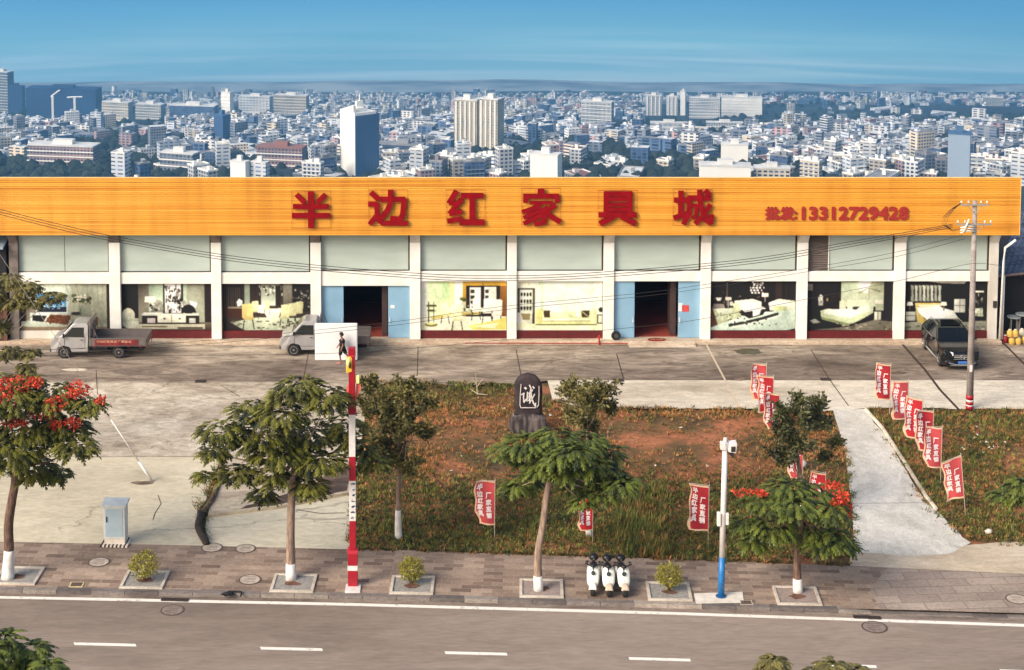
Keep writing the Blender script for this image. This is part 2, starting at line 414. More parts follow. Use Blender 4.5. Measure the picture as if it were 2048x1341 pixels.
sheet('pavement', [(1775, walk_back(1775)), (1900, walk_back(1900)+2), (2048, walk_back(2048)), (UR, walk_back(UR)), (UR, kerb_back(UR)), (2048, kerb_back(2048)), (1760, kerb_back(1760)), (1740, 1180)], .004, flag)

# soil lots
m, t, b = new_mat('soil'); L = t.links
tcn = t.nodes.new('ShaderNodeTexCoord')
def nz(s, d=6, r=.6):
    n = t.nodes.new('ShaderNodeTexNoise'); n.inputs['Scale'].default_value = s; n.inputs['Detail'].default_value = d; n.inputs['Roughness'].default_value = r; L.new(tcn.outputs['Object'], n.inputs[0]); return n
r1 = ramp(t, [(.36, s3(80, 66, 38)), (.48, s3(122, 88, 54)), (.58, s3(166, 104, 70)), (.72, s3(188, 128, 92))], nz(.35, 8).outputs[0])
r2 = ramp(t, [(.35, (.55, .6, .5)), (.6, (1.1, 1.05, 1))], nz(5, 7, .7).outputs[0])
q = t.nodes.new('ShaderNodeMix'); q.data_type = 'RGBA'; q.blend_type = 'MULTIPLY'; q.inputs[0].default_value = 1
L.new(r1.outputs[0], q.inputs[6]); L.new(r2.outputs[0], q.inputs[7]); L.new(q.outputs[2], b.inputs['Base Color']); b.inputs['Roughness'].default_value = .95
bp = t.nodes.new('ShaderNodeBump'); bp.inputs['Strength'].default_value = .8; bp.inputs['Distance'].default_value = .08; L.new(nz(3, 7).outputs[0], bp.inputs['Height']); L.new(bp.outputs[0], b.inputs['Normal'])
def soil_lot(name, u0, u1, v0, v1):
    B = MB(); nu, nv = 90, 60; V = []
    for j in range(nv):
        v = lerp(v0, v1, j/(nv-1))
        for i in range(nu):
            p = G(lerp(u0, u1, i/(nu-1)), v, -.05); V.append((p.x, p.y, p.z - .06 + .05*noise.noise(p*.5)))
    B.add(V, [(j*nu+i, j*nu+i+1, (j+1)*nu+i+1, (j+1)*nu+i) for j in range(nv-1) for i in range(nu-1)])
    return B.build(name, MATS['soil'], smooth=True, kind='structure')
soil_lot('ground', -500, 3200, 640, 1175)

# concrete yard, in the pours the photograph shows
yA = concrete('yard_worn', s3(96, 82, 70), s3(152, 136, 120), s3(204, 188, 166), sc=.2, stretch=(.35, 1, 1), fine=.55, cracks=.6)
yB = concrete('yard_rough', s3(146, 130, 112), s3(194, 180, 158), s3(222, 210, 188), sc=.22, stretch=(.6, 1, 1), seed=11, fine=.42, bias=.47)
yC = concrete('yard_smooth', s3(184, 173, 148), s3(206, 194, 166), s3(218, 208, 182), sc=.1, seed=5, fine=.12, cracks=.5)
yD = concrete('yard_pale', s3(176, 162, 140), s3(208, 196, 174), s3(224, 214, 194), sc=.22, seed=21, fine=.25, bias=.45, cracks=.5)
yE = concrete('drive_pale', s3(168, 164, 152), s3(204, 199, 186), s3(226, 221, 208), sc=.25, seed=31, stretch=(.8, .6, 1), fine=.18, bias=.46, cracks=.2)
yF = concrete('apron', s3(170, 150, 128), s3(200, 182, 156), s3(216, 200, 176), sc=.3, seed=41, fine=.2, cracks=1)
sheet('yard_apron', [(UL, 600), (UR, 600), (UR, 762), (1095, 762), (1030, 768)] + rough([(1030, 768), (930, 772), (860, 766), (735, 768)], 6, 25, 4, False) + [(735, 766), (UL, 766)], 0, yA)
sheet('yard_slab', [(UL, 764), (740, 764), (735, 800), (728, 850), (718, 915), (UL, 913)], .004, yB)
sheet('yard_strip', [(1095, 761), (UR, 761)] + rough([(UR, 824), (1940, 818), (1726, 817), (1650, 822), (1560, 819), (1400, 818), (1250, 816), (1150, 812), (1105, 800)], 3, 20, 8, False), .004, yD)
right_edge = rough([(718, 914), (708, 985), (700, 1085)], 4, 20, 9, False)
sheet('yard_slab', [(UL, 913)] + right_edge + [(698, 1099)] + [(350, walk_back(350)), (0, walk_back(0)), (UL, walk_back(UL))], .002, yC)
wedge = concrete('slab_stained', s3(92, 74, 60), s3(178, 160, 138), s3(204, 188, 162), sc=.3, seed=51, bias=.42, fine=.3, cracks=0)
sheet('yard_ramp', [(446, 914), (716, 914), (704, 984), (640, 996), (560, 1012), (480, 1022), (416, 1030), (426, 980)], .13, wedge, side=.14)
dark_patch = concrete('slab_dark', s3(60, 46, 38), s3(84, 66, 54), s3(124, 104, 88), sc=.8, seed=61, cracks=0)  # darker ragged patch along the near edge of the ramp
sheet('yard_ramp', rough([(706, 928), (694, 982), (640, 993), (560, 1009), (480, 1018), (540, 996), (600, 980), (640, 962), (668, 938)], 3, 15, 3), .134, dark_patch)
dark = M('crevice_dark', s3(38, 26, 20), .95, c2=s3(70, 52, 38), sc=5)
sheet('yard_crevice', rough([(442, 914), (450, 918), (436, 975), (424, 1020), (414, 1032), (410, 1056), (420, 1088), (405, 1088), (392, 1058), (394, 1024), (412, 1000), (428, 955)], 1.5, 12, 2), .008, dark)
edge_dr = rough([(1665, 818), (1728, 818), (1762, 860), (1802, 925), (1850, 1000), (1900, 1050), (1942, 1086), (1905, 1106), (1830, 1112), (1710, 1106)], 3, 18, 5, False)
sheet('driveway', edge_dr + [(1710, 1106), (1702, 1000), (1690, 900)], .010, yE)
sheet('driveway_apron', rough([(1700, 1102), (1800, 1098), (1935, 1090), (2010, 1084), (2120, 1086), (UR, 1090)], 3, 25, 6, False) + [(UR, 1092), (UR, walk_back(UR)), (2048, walk_back(2048)), (1700, walk_back(1700))], .006, yF)
# a narrow broken concrete curb on the drive's right
B = MB(); B.tube([G(u+4, v, .03) for u, v in [(1728, 820), (1762, 858), (1802, 920), (1850, 996), (1868, 1018)]], .09, 6); B.build('driveway_curb', yD, kind='structure')

# joints, ruts and old pour lines in the yard
B = MB()
def strip(pts, w, z=.012):
    for (a, b_), (c, d) in zip(pts[:-1], pts[1:]):
        p = G(a, b_, z); q = G(c, d, z); n = (q-p).cross(Vector((0, 0, 1))).normalized()*w/2
        B.poly([p-n, p+n, q+n, q-n])
for pts, w in [([(836, 694), (834.5, 752)], .035), ([(1032, 699), (1042, 752)], .04), ([(1233, 708), (1247, 758), (1195, 800)], .05), ([(1622, 700), (1658, 758), (1697, 812)], .05), ([(195, 790), (192, 740)], .03),
               ([(620, 690), (606, 762)], .03), ([(0, 712), (300, 714)], .02), ([(0, 913), (300, 914), (520, 912)], .03), ([(440, 770), (480, 794)], .04), ([(1690, 1007), (1846, 1006)], .03), ([(0, 765), (700, 766)], .03),
               ([(594, 1020), (640, 1027), (690, 1026)], .05), ([(316, 990), (322, 1008), (310, 1026), (306, 1040)], .03)]:
    strip(pts, w)
strip([(1803, 687), (1850, 740), (1880, 780), (1918, 820)], .14); strip([(2007, 687), (2030, 710), (2048, 728), (2120, 800)], .13)
B.build('yard_joints', M('joint_dark', s3(62, 46, 36), .95, var=.3), kind='structure')
B = MB(); strip([(1413, 690), (1450, 760), (1479, 818)], .10, .013); B.build('yard_joints', M('joint_pale', s3(200, 182, 156), .9, var=.1), kind='structure')
# dirt patches washed over the concrete
st = M('silt', s3(86, 68, 54), .9, c2=s3(130, 110, 92), sc=2)
for i, (u, v, a, bb) in enumerate([(285, 966, 22, 4), (1497, 703, 30, 7), (1795, 746, 20, 3), (1480, 758, 12, 4), (640, 695, 60, 4)]):
    q = random.Random(i); pts = [(u + a*math.cos(k/16*6.283)*q.uniform(.7, 1.15), v + bb*math.sin(k/16*6.283)*q.uniform(.7, 1.15)) for k in range(16)]
    mm = MATS['silt'] if i != 1 else M('puddle_moss', s3(66, 62, 46), .35, c2=s3(90, 84, 62), sc=2)
    sheet('puddle' if i in (1, 2, 3) else 'silt_patch', pts, .016, mm)
# ------------------------------------------------------------------ the furniture hall
YP = G(1000, 690).y            # foot of the platform
YF = YP + .55                  # wall plane
def X(u, y=None): return D(u, 620, y or YF).x
def Z(v, y=None): return D(900, v, y or YF).z
cream = M('wall_cream', s3(228, 223, 212), .8, c2=s3(240, 236, 228), sc=1.4, bump=.1)
creamd = M('wall_cream_worn', s3(190, 182, 170), .85, c2=s3(226, 220, 208), sc=.9, stretch=(1, 1, .35))
grey_c = M('column_concrete', s3(96, 86, 80), .9, c2=s3(128, 116, 108), sc=2)
panel_m = M('panel_sage', s3(172, 184, 174), .6, c2=s3(182, 194, 184), sc=.5, stretch=(1, 1, 4))
shutter_m = M('shutter_brown', s3(104, 92, 86), .6, c2=s3(126, 114, 106), sc=2, stretch=(.3, 1, 8))
red_m = M('plinth_red', s3(84, 12, 14), .6, c2=s3(100, 18, 18), sc=3)
blue_m = M('door_blue', s3(128, 166, 190), .45, c2=s3(142, 180, 204), sc=.8)
plat_m = concrete('platform_stone', s3(176, 150, 126), s3(206, 184, 158), s3(222, 204, 180), sc=.9, seed=71, cracks=0)
white_m = M('white_plastic', s3(236, 232, 222), .45, c2=s3(244, 240, 232), sc=3)
dk_m = M('dark_shade', s3(46, 36, 32), .9, c2=s3(60, 48, 44), sc=2)
roof_m = M('roof_sheet', s3(120, 122, 120), .6, c2=s3(150, 150, 146), sc=1)
orange_m, t, b = new_mat('sign_orange')
L = t.links; tcn = t.nodes.new('ShaderNodeTexCoord'); mp = t.nodes.new('ShaderNodeMapping'); mp.inputs['Scale'].default_value = (.06, 1, 9); L.new(tcn.outputs['Object'], mp.inputs[0])
n = t.nodes.new('ShaderNodeTexNoise'); n.inputs['Scale'].default_value = 1; n.inputs['Detail'].default_value = 6; L.new(mp.outputs[0], n.inputs[0])
rp = ramp(t, [(.33, s3(196, 128, 38)), (.46, s3(220, 154, 50)), (.66, s3(236, 178, 74))], n.outputs[0])
mp2 = t.nodes.new('ShaderNodeMapping'); mp2.inputs['Scale'].default_value = (.9, 1, .12); L.new(tcn.outputs['Object'], mp2.inputs[0])
n2 = t.nodes.new('ShaderNodeTexNoise'); n2.inputs['Scale'].default_value = 1.5; n2.inputs['Detail'].default_value = 4; L.new(mp2.outputs[0], n2.inputs[0])
rp2 = ramp(t, [(.25, (.84, .80, .74)), (.48, (.98, .97, .95)), (.7, (1.04, 1.05, 1.06))], n2.outputs[0])
q = t.nodes.new('ShaderNodeMix'); q.data_type = 'RGBA'; q.blend_type = 'MULTIPLY'; q.inputs[0].default_value = 1; L.new(rp.outputs[0], q.inputs[6]); L.new(rp2.outputs[0], q.inputs[7])
L.new(q.outputs[2], b.inputs['Base Color']); b.inputs['Roughness'].default_value = .5

shop = thing('furniture_store', 'long two storey furniture hall with an orange ribbed sign board above white bays', 'building', (X(1024), YF, 0))
ZB = Z(677); ZT = Z(471) + .35; DEEP = 14.0
cols_px = [(22, 40), (221, 243), (424, 444), (622, 643), (820, 841), (1014, 1033), (1206, 1227), (1400, 1420), (1592, 1613), (1786, 1808), (1975, 1992)]
XL, XR = X(-70), X(1992)
# platform
B = MB(); B.box((XL, YP, -.1), (XR+.2, YF+.3, ZB))
B.build('platform', plat_m, shop, world=True, bevel=.02)
B = MB(); x0, x1 = X(1255), X(1388); B.prism([(x0, YP-.55, .02), (x0, YP-.002, .02), (x0, YP-.002, ZB-.03)], (x1-x0, 0, 0)); B.build('entrance_ramp', plat_m, shop, world=True)
# shell: side, rear walls, roof, floor
B = MB(); B.box((XL, YF+DEEP, -.2), (XR, YF+DEEP+.2, ZT-1.8)); B.box((XL, YF+.4, -.2), (XL+.2, YF+DEEP-.003, ZT-1.8)); B.box((XR-.25, YF+.4, -.2), (XR-.05, YF+DEEP-.003, ZT-1.8))
B.build('rear_wall', creamd, shop, world=True)
B = MB(); B.prism([(XL-.1, YF-.05, ZT), (XL-.1, YF-.05, ZT+.15), (XL-.1, YF+DEEP+.3, ZT-1.6), (XL-.1, YF+DEEP+.3, ZT-1.75)], (XR-XL+.2, 0, 0)); B.build('roof', roof_m, shop, world=True)
B = MB(); B.box((XL+.25, YF+.42, 0), (XR-.3, YF+DEEP-.01, ZB-.01)); B.build('interior_floor', M('floor_red', s3(140, 62, 52), .4, c2=s3(160, 76, 62), sc=1), shop, world=True)
B = MB(); B.box((XL+.25, YF+7.0, ZB), (XR-.3, YF+7.1, ZT-.9)); B.build('partition', M('interior_dark', s3(60, 34, 32), .9), shop, world=True)
for u0, u1 in ((632, 832), (1218, 1410)):
    for uu in (u0, u1):
        B = MB(); B.box((X(uu)-.1, YF+.4, ZB), (X(uu)+.1, YF+6.9, ZT-.9))
        B.build('interior_wall', M('interior_wall', s3(70, 40, 38), .9), shop, world=True)
# columns
for i, (a, c) in enumerate(cols_px):
    B = MB(); B.box((X(a), YF-.22, ZB), (X(c), YF+.3, Z(484)))
    B.build('column', grey_c if i == 0 else (creamd if i == 10 else cream), shop, world=True, bevel=.015)
    B = MB(); z0, z1 = Z(484)+.004, ZT-.004; x0, x1 = X(a)+.01, X(c)-.01
    B.prism([(x0, YF+.28, z0), (x0, YF-.21, z0), (x0, YF-.72, z1), (x0, YF+.28, z1)], (x1-x0, 0, 0))
    B.build('bracket', grey_c if i < 4 else creamd, shop, world=True)
def bay(i): return X(cols_px[i][1]), X(cols_px[i+1][0])
door_b = (3, 6)
for i in range(10):
    x0, x1 = bay(i); vb0, vb1 = (545, 567) if i < 3 else (542, 562)
    if i in door_b: vb1 = 571 if i == 3 else 562
    B = MB(); B.box((x0-.004, YF-.12, Z(vb1)), (x1+.004, YF+.25, Z(vb0))); B.build('beam', cream, shop, world=True, bevel=.01)
    B = MB()
    if i == 8:
        xs = X(1655); B.box((xs+.03, YF+.05, Z(vb0)+.005), (x1-.003, YF+.15, ZT-.005)); o = B.build('upper_panel', panel_m, shop, world=True)
        B = MB(); zz = Z(vb0)+.005
        while zz < ZT-.1: B.prism([(x0+.003, YF+.12, zz), (x0+.003, YF+.05, zz+.05), (x0+.003, YF+.12, zz+.098)], (xs-x0-.006, 0, 0)); zz += .1
        tag(B.build('roller_shutter', shutter_m, shop, world=True), 'brown grey slatted shutter beside the green panel')
        B = MB(); B.box((xs-.002, YF-.02, Z(vb0)+.004), (xs+.027, YF+.14, ZT-.004)); B.build('shutter_rail', white_m, shop, world=True)
    else:
        n = 2
        B.box((x0+.003, YF+.05, Z(vb0)+.005), (x1-.003, YF+.15, ZT-.005)); B.build('upper_panel', panel_m, shop, world=True)
    B = MB()
    if i == 0: xs = X(131); B.box((xs-.012, YF+.035, Z(vb0)+.01), (xs+.012, YF+.049, ZT-.01))
    B.box((x0+.003, YF+.0, Z(vb0)+.006), (x1-.003, YF+.047, Z(vb0)+.05)); B.box((x1-.09, YF+.0, Z(vb0)+.055), (x1-.004, YF+.047, ZT-.01))
    B.build('panel_trim', dk_m if i > 0 else grey_c, shop, world=True)
    if i not in door_b:
        B = MB(); B.box((x0+.003, YF-.02, ZB+.002), (x1-.003, YF+.25, Z(662))); B.build('plinth', creamd if i == 0 else red_m, shop, world=True)
        B = MB(); B.box((x0+.003, YF+.1, Z(662)+.002), (x1-.003, YF+.25, Z(vb1)-.003)); B.build('window_backing', dk_m, shop, world=True)
# doors
for k, (a, l, r_, c, vt) in enumerate([(643, 687, 776, 820, 571), (1227, 1269, 1356, 1400, 562)]):
    for j, (p, q_) in enumerate(((a, l), (r_, c))):
        B = MB(); B.box((X(p)+.01, YF+.02, ZB+.02), (X(q_), YF+.07, Z(vt)-.01))
        d = B.build('door_leaf', blue_m, shop, world=True, bevel=.006)
        hx = X(q_)-.08 if j == 0 else X(p)+.10
        B = MB(); B.tube([(hx, YF-.06, ZB+.9), (hx, YF-.06, ZB+1.15)], .018, 6); B.cbox((hx, YF-.02, ZB+.92), (.03, .08, .03)); B.cbox((hx, YF-.02, ZB+1.13), (.03, .08, .03))
        B.build('handle', white_m, d, world=True)
        if j == 1:
            for (u0, v0, u1, v1, cm) in ([(781, 611, 789, 617, white_m)] if k == 0 else [(1357, 607, 1365, 623, white_m), (1364, 611, 1378, 624, M('notice_red', s3(196, 60, 56), .6, c2=s3(214, 84, 76), sc=14))]):
                B = MB(); B.box((X(u0), YF+.008, Z(v1)), (X(u1), YF+.018, Z(v0))); B.build('notice', cm, d, world=True)
    # inner swing door ajar, seen inside on the right, dark
    B = MB(); B.box((X(r_)-.35, YF+.5, ZB+.02), (X(r_)-.05, YF+1.8, Z(vt)-.2)); B.build('inner_door', M('inner_door', s3(70, 52, 48), .5), shop, world=True)
# orange sign board
YB_ = YF - .95
zs0, zs1 = Z(471, YB_), Z(357, YB_); XH = lambda u, y: D(u, 415, y).x; xs0, xs1 = XH(-90, YB_), XH(2040, YB_)
B = MB(); n = 28; prof = []
for i in range(n):
    z0 = zs0 + (zs1-zs0)*i/n; h = (zs1-zs0)/n
    prof += [(0, z0), (0, z0+h*.5), (.035, z0+h*.60), (.035, z0+h*.86)]
prof.append((0, zs1))
V = []
for p in prof: V += [(xs0, YB_+p[0], p[1]), (xs1, YB_+p[0], p[1])]
B.add(V, [(2*i, 2*i+1, 2*i+3, 2*i+2) for i in range(len(prof)-1)])
fas = B.build('sign_board', orange_m, shop, world=True, fixn=False)
B = MB(); B.box((xs0, YB_+.05, zs0+.01), (xs1, YB_+.16, zs1-.02)); B.box((xs0, YB_+.17, zs0+.02), (xs1, YF-.06, zs0+.06)); B.build('board_frame', dk_m, fas, world=True)
B = MB(); B.box((xs0, YB_-.02, zs1-.001), (xs1+.02, YB_+.17, zs1+.035)); B.box((xs1+.001, YB_-.015, zs0), (xs1+.03, YB_+.165, zs1-.003)); B.build('trim', M('sign_trim', s3(240, 196, 120), .5), fas, world=True)
# six big characters drawn as strokes
GL = {
 '半': [([(12,8),(34,31)],13),([(89,8),(66,31)],13),([(3,41),(97,41)],13),([(0,66),(100,66)],14),([(50,0),(50,100)],16)],
 '边': [([(5,5),(25,26)],14),([(0,39),(21,39),(21,70),(3,95)],13),([(14,74),(36,93),(100,93)],13),([(30,25),(93,25),(88,72),(80,82),(58,80)],14),([(57,0),(56,38),(48,58),(30,80)],14)],
 '红': [([(26,1),(6,38)],14),([(6,38),(28,36)],10),([(41,24),(8,68)],14),([(7,68),(42,61)],12),([(2,89),(42,81)],13),([(38,15),(97,15)],14),([(68,15),(68,92)],16),([(34,92),(100,92)],15)],
 '家': [([(50,0),(50,16)],18),([(3,20),(97,20)],13),([(9,20),(9,38)],12),([(92,20),(92,38)],12),([(20,38),(82,38)],9),([(46,42),(30,54),(2,64)],12),([(42,54),(60,70),(58,92),(34,97)],13),([(52,58),(4,80)],11),([(56,70),(4,96)],12),([(88,44),(62,62)],13),([(60,52),(76,76),(99,90)],14)],
 '具': [([(20,3),(20,70)],14),([(82,3),(82,70)],14),([(14,8),(88,8)],13),([(20,23),(82,23)],11),([(20,39),(82,39)],11),([(20,54),(82,54)],11),([(0,69),(100,69)],14),([(40,74),(3,95)],15),([(60,74),(98,95)],15)],
 '城': [([(19,2),(19,74)],14),([(1,29),(36,29)],13),([(0,80),(37,68)],14),([(36,23),(98,23)],14),([(41,23),(41,66),(27,96)],13),([(48,44),(60,44),(59,74),(50,80)],9),([(68,2),(71,46),(84,84),(98,94),(99,72)],14),([(95,42),(78,74),(58,95)],12),([(82,0),(94,14)],14)]}
red_s = M('sign_red', s3(124, 0, 10), .8, c2=s3(142, 2, 14), sc=3, spec=.15)
def glyph(ch, x0, z0, w, h, y, dep=.09):
    B = MB(); k = 0
    for pts, wd in GL[ch]:
        P = [Vector((x0 + w*px/100, 0, z0 + h*(100-pz)/100)) for px, pz in pts]; hw = wd*w/200
        for a, c in zip(P[:-1], P[1:]):
            d = (c-a).normalized(); nn = Vector((-d.z, 0, d.x))*hw; e = d*hw*(.35 if len(P) > 2 else 0)
            yy = y - .0025*k; k += 1
            q = [a-nn-e, a+nn-e, c+nn+e, c-nn+e]
            B.prism([(p.x, yy, p.z) for p in q], (0, -dep, 0))
    return B
for ch, cx, vt, vb in zip('半边红家具城', (622, 776, 931, 1082, 1235, 1385), (383, 381, 381, 378, 382, 380), (456, 451, 450, 450, 451, 450)):
    yy = YB_ - .07; x0, x1 = XH(cx-38, yy), XH(cx+38, yy); z1, z0 = Z(vt, yy), Z(vb, yy)
    o = glyph(ch, x0, z0, x1-x0, z1-z0, yy).build('sign_character', red_s, fas, world=True)
    B = MB()
    for xx in (x0-.02, x0+(x1-x0)*.34, x0+(x1-x0)*.66, x1+.02): B.cbox((xx, yy+.03, (z0+z1)/2), (.013, .013, z1-z0+.08))
    for zz in (z0-.03, z1+.03): B.cbox(((x0+x1)/2, yy+.045, zz), (x1-x0+.08, .013, .013))
    for xx in (x0, x1): B.cbox((xx, yy+.05, (z0+z1)/2), (.02, .05, .02))
    B.build('character_frame', M('frame_rust', s3(170, 84, 30), .7), fas, world=True)
yy = YB_ - .03; x0, x1 = XH(1530, yy), XH(1595, yy); z0, z1 = Z(441, yy), Z(413, yy)
rds = M('phone_red', s3(140, 20, 22), .6, c2=s3(170, 44, 26), sc=7, stretch=(.3, 1, 6))
vs, fs = text_geo('批发:', x1-x0, z1-z0, .06, .03); B = MB(); B.add([(p[0]+x0, p[1]+yy, p[2]+z0) for p in vs], fs)
x0, x1 = XH(1603, yy), XH(1818, yy)
vs, fs = text_geo('13312729428', x1-x0, z1-z0, .07, .03); B.add([(p[0]+x0, p[1]+yy, p[2]+z0) for p in vs], fs)
tag(B.build('phone_lettering', rds, fas, world=True, fixn=False), 'small red wholesale telephone number on the orange board')
# rain pipes, meter box, red standpipe
B = MB(); yy = YF-.35
B.tube([(X(2022, yy), YF-.8, Z(473)), (X(2002), YF-.4, Z(492)), (X(2001), YF-.34, Z(520)), (X(1997), YF-.34, ZB+.02)], .07, 8); B.build('downpipe', white_m, shop, world=True, smooth=True)
B = MB(); B.tube([(X(2004), YF-.2, Z(550)), (X(2003), YF-.2, ZB+.02)], .06, 8); B.build('downpipe', white_m, shop, world=True, smooth=True)
B = MB(); B.box((X(1983), YF-.30, Z(613)), (X(1990), YF-.222, Z(600))); B.build('meter_box', dk_m, shop, world=True)
B = MB(); p = G(1197, 686); B.tube([(p.x, YP-.06, 0), (p.x, YP-.06, .55)], .045, 8); B.tube([(p.x-.16, YP-.06, .42), (p.x+.16, YP-.06, .42)], .03, 6)
B.tube([(X(930), YP-.03, .11), (X(1330), YP-.03, .07)], .02, 6); tag(B.build('water_pipe', M('pipe_red', s3(170, 50, 40), .6)), 'thin red pipe with upright valve along the foot of the shop platform', 'pipe')

# ------------------------------------------------------------------ poster pictures in the bays (flat prints)
poster_m = attr_mat('poster_print', .8)
def c(*a): return s3(*a, k=.93)
import numpy as np
class PP:
    """a printed picture: shapes are laid into a small grid which then colours one flat, finely divided sheet"""
    NX, NY = 176, 102
    def __init__(s, w, h, seed, glow=(), dim=1.0):
        s.w, s.h = w, h; s.q = random.Random(seed); s.glow = glow; s.dim = dim; s.seed = seed
        s.X, s.Y = np.meshgrid((np.arange(s.NX)+.5)/s.NX, (np.arange(s.NY)+.5)/s.NY); s.img = np.zeros((s.NY, s.NX, 3)); s.r = np.random.RandomState(seed)
    def poly(s, pts, col):
        xs = [p[0] for p in pts]; ys = [p[1] for p in pts]; i0, i1 = max(0, int(min(xs)*s.NX)-1), min(s.NX, int(max(xs)*s.NX)+2); j0, j1 = max(0, int(min(ys)*s.NY)-1), min(s.NY, int(max(ys)*s.NY)+2)
        if i0 >= i1 or j0 >= j1: return
        X, Y = s.X[j0:j1, i0:i1], s.Y[j0:j1, i0:i1]; m = np.zeros(X.shape, bool); n = len(pts)
        for k in range(n):
            (ax, ay), (bx, by) = pts[k], pts[k-1]
            if ay == by: continue
            m ^= ((ay > Y) != (by > Y)) & (X < (bx-ax)*(Y-ay)/(by-ay)+ax)
        if isinstance(col[0], tuple):
            t = np.clip((Y-min(ys))/max(1e-6, max(ys)-min(ys)), 0, 1)[..., None]; cc = np.array(col[0])*(1-t)+np.array(col[2])*t
        else:
            g = s.r.uniform(-.13, .05); t = (X-min(xs))/max(1e-6, max(xs)-min(xs))-.5; cc = np.array(col)[None, None]*(1+(g*t)[..., None]*1.6 + (.08*(.5-(Y-min(ys))/max(1e-6, max(ys)-min(ys))))[..., None])
        s.img[j0:j1, i0:i1][m] = np.broadcast_to(cc, X.shape+(3,))[m]
    def rect(s, a, b, d, e, col, col2=None):
        s.poly([(a, b), (d, b), (d, e), (a, e)], col if col2 is None else (col, col, col2, col2))
    def ell(s, x, y, rx, ry, col, n=14): s.poly([(x+rx*math.cos(i/n*6.283), y+ry*math.sin(i/n*6.283)) for i in range(n)], col)
    def line(s, pts, w, col):
        for (a, b), (d, e) in zip(pts[:-1], pts[1:]):
            dx, dy = d-a, (e-b)*.58; l = math.hypot(dx, dy) or 1; nx, ny = -dy/l*w/2, dx/l*w/2/.58
            s.poly([(a-nx, b-ny), (d-nx, e-ny), (d+nx, e+ny), (a+nx, b+ny)], col)
    def spat(s, x0, y0, x1, y1, n, cols, sz=.02, asp=1.0):
        for i in range(n): s.ell(s.q.uniform(x0, x1), s.q.uniform(y0, y1), sz*s.q.uniform(.3, 1), sz*1.7*asp*s.q.uniform(.3, 1), s.q.choice(cols), 6)
    def finish(s, mat):
        im = s.img/255.0
        bl = im.copy()
        for ax in (0, 1): bl = (np.roll(bl, 1, ax)+2*bl+np.roll(bl, -1, ax))/4
        im = bl; lum = im.mean(2, keepdims=True)
        cloud = np.zeros(s.X.shape)
        for n_, amp in ((5, .07), (12, .05), (34, .06)):
            g = s.r.uniform(-1, 1, (n_+2, n_*2+2)); fx = s.X*n_*2; fy = s.Y*n_; ix, iy = fx.astype(int), fy.astype(int); tx, ty = fx-ix, fy-iy
            cloud += amp*((g[iy, ix]*(1-tx)+g[iy, ix+1]*tx)*(1-ty)+(g[iy+1, ix]*(1-tx)+g[iy+1, ix+1]*tx)*ty)
        li = s.dim + cloud
        for gx, gy, gr, gs in s.glow: li = li + gs*np.exp(-(((s.X-gx)/gr)**2+((s.Y-gy)/gr*.6)**2))
        im = im*li[..., None]; im = np.clip((im-.5)*1.14+.47, .012, .93)
        lin = np.where(im <= .04045, im/12.92, ((im+.055)/1.055)**2.4)*.93
        nx, ny = s.NX, s.NY; V = [(s.w*i/(nx-1), 0, s.h*(1-j/(ny-1))) for j in range(ny) for i in range(nx)]
        Fq = [(j*nx+i, (j+1)*nx+i, (j+1)*nx+i+1, j*nx+i+1) for j in range(ny-1) for i in range(nx-1)]
        me = bpy.data.meshes.new('shop_poster'); me.from_pydata(V, [], Fq); me.materials.append(mat); ca = me.color_attributes.new('Col', 'FLOAT_COLOR', 'POINT')
        ca.data.foreach_set('color', np.concatenate([lin.reshape(-1, 3), np.ones((nx*ny, 1))], 1).ravel().astype(np.float32))
        o = bpy.data.objects.new('shop_poster', me); COL.objects.link(o); return o
def chair(P, x, y, k, col, leg=(30, 22, 18), flip=1):
    for dx in (-.03, .035): P.line([(x+dx*k, y+.12*k), (x+dx*k*1.5, y+.30*k)], .007*k, leg)
    P.poly([(x-.045*k, y+.10*k), (x+.05*k, y+.10*k), (x+.045*k, y+.15*k), (x-.04*k, y+.15*k)], tuple(max(0, q-22) for q in col))
    P.poly([(x+flip*.02*k, y-.10*k), (x+flip*.055*k, y-.11*k), (x+flip*.05*k, y+.13*k), (x+flip*.015*k, y+.12*k)], col)
    P.poly([(x-.03*k, y-.10*k), (x+.035*k, y-.12*k), (x+.045*k, y+.10*k), (x-.035*k, y+.10*k)], col)
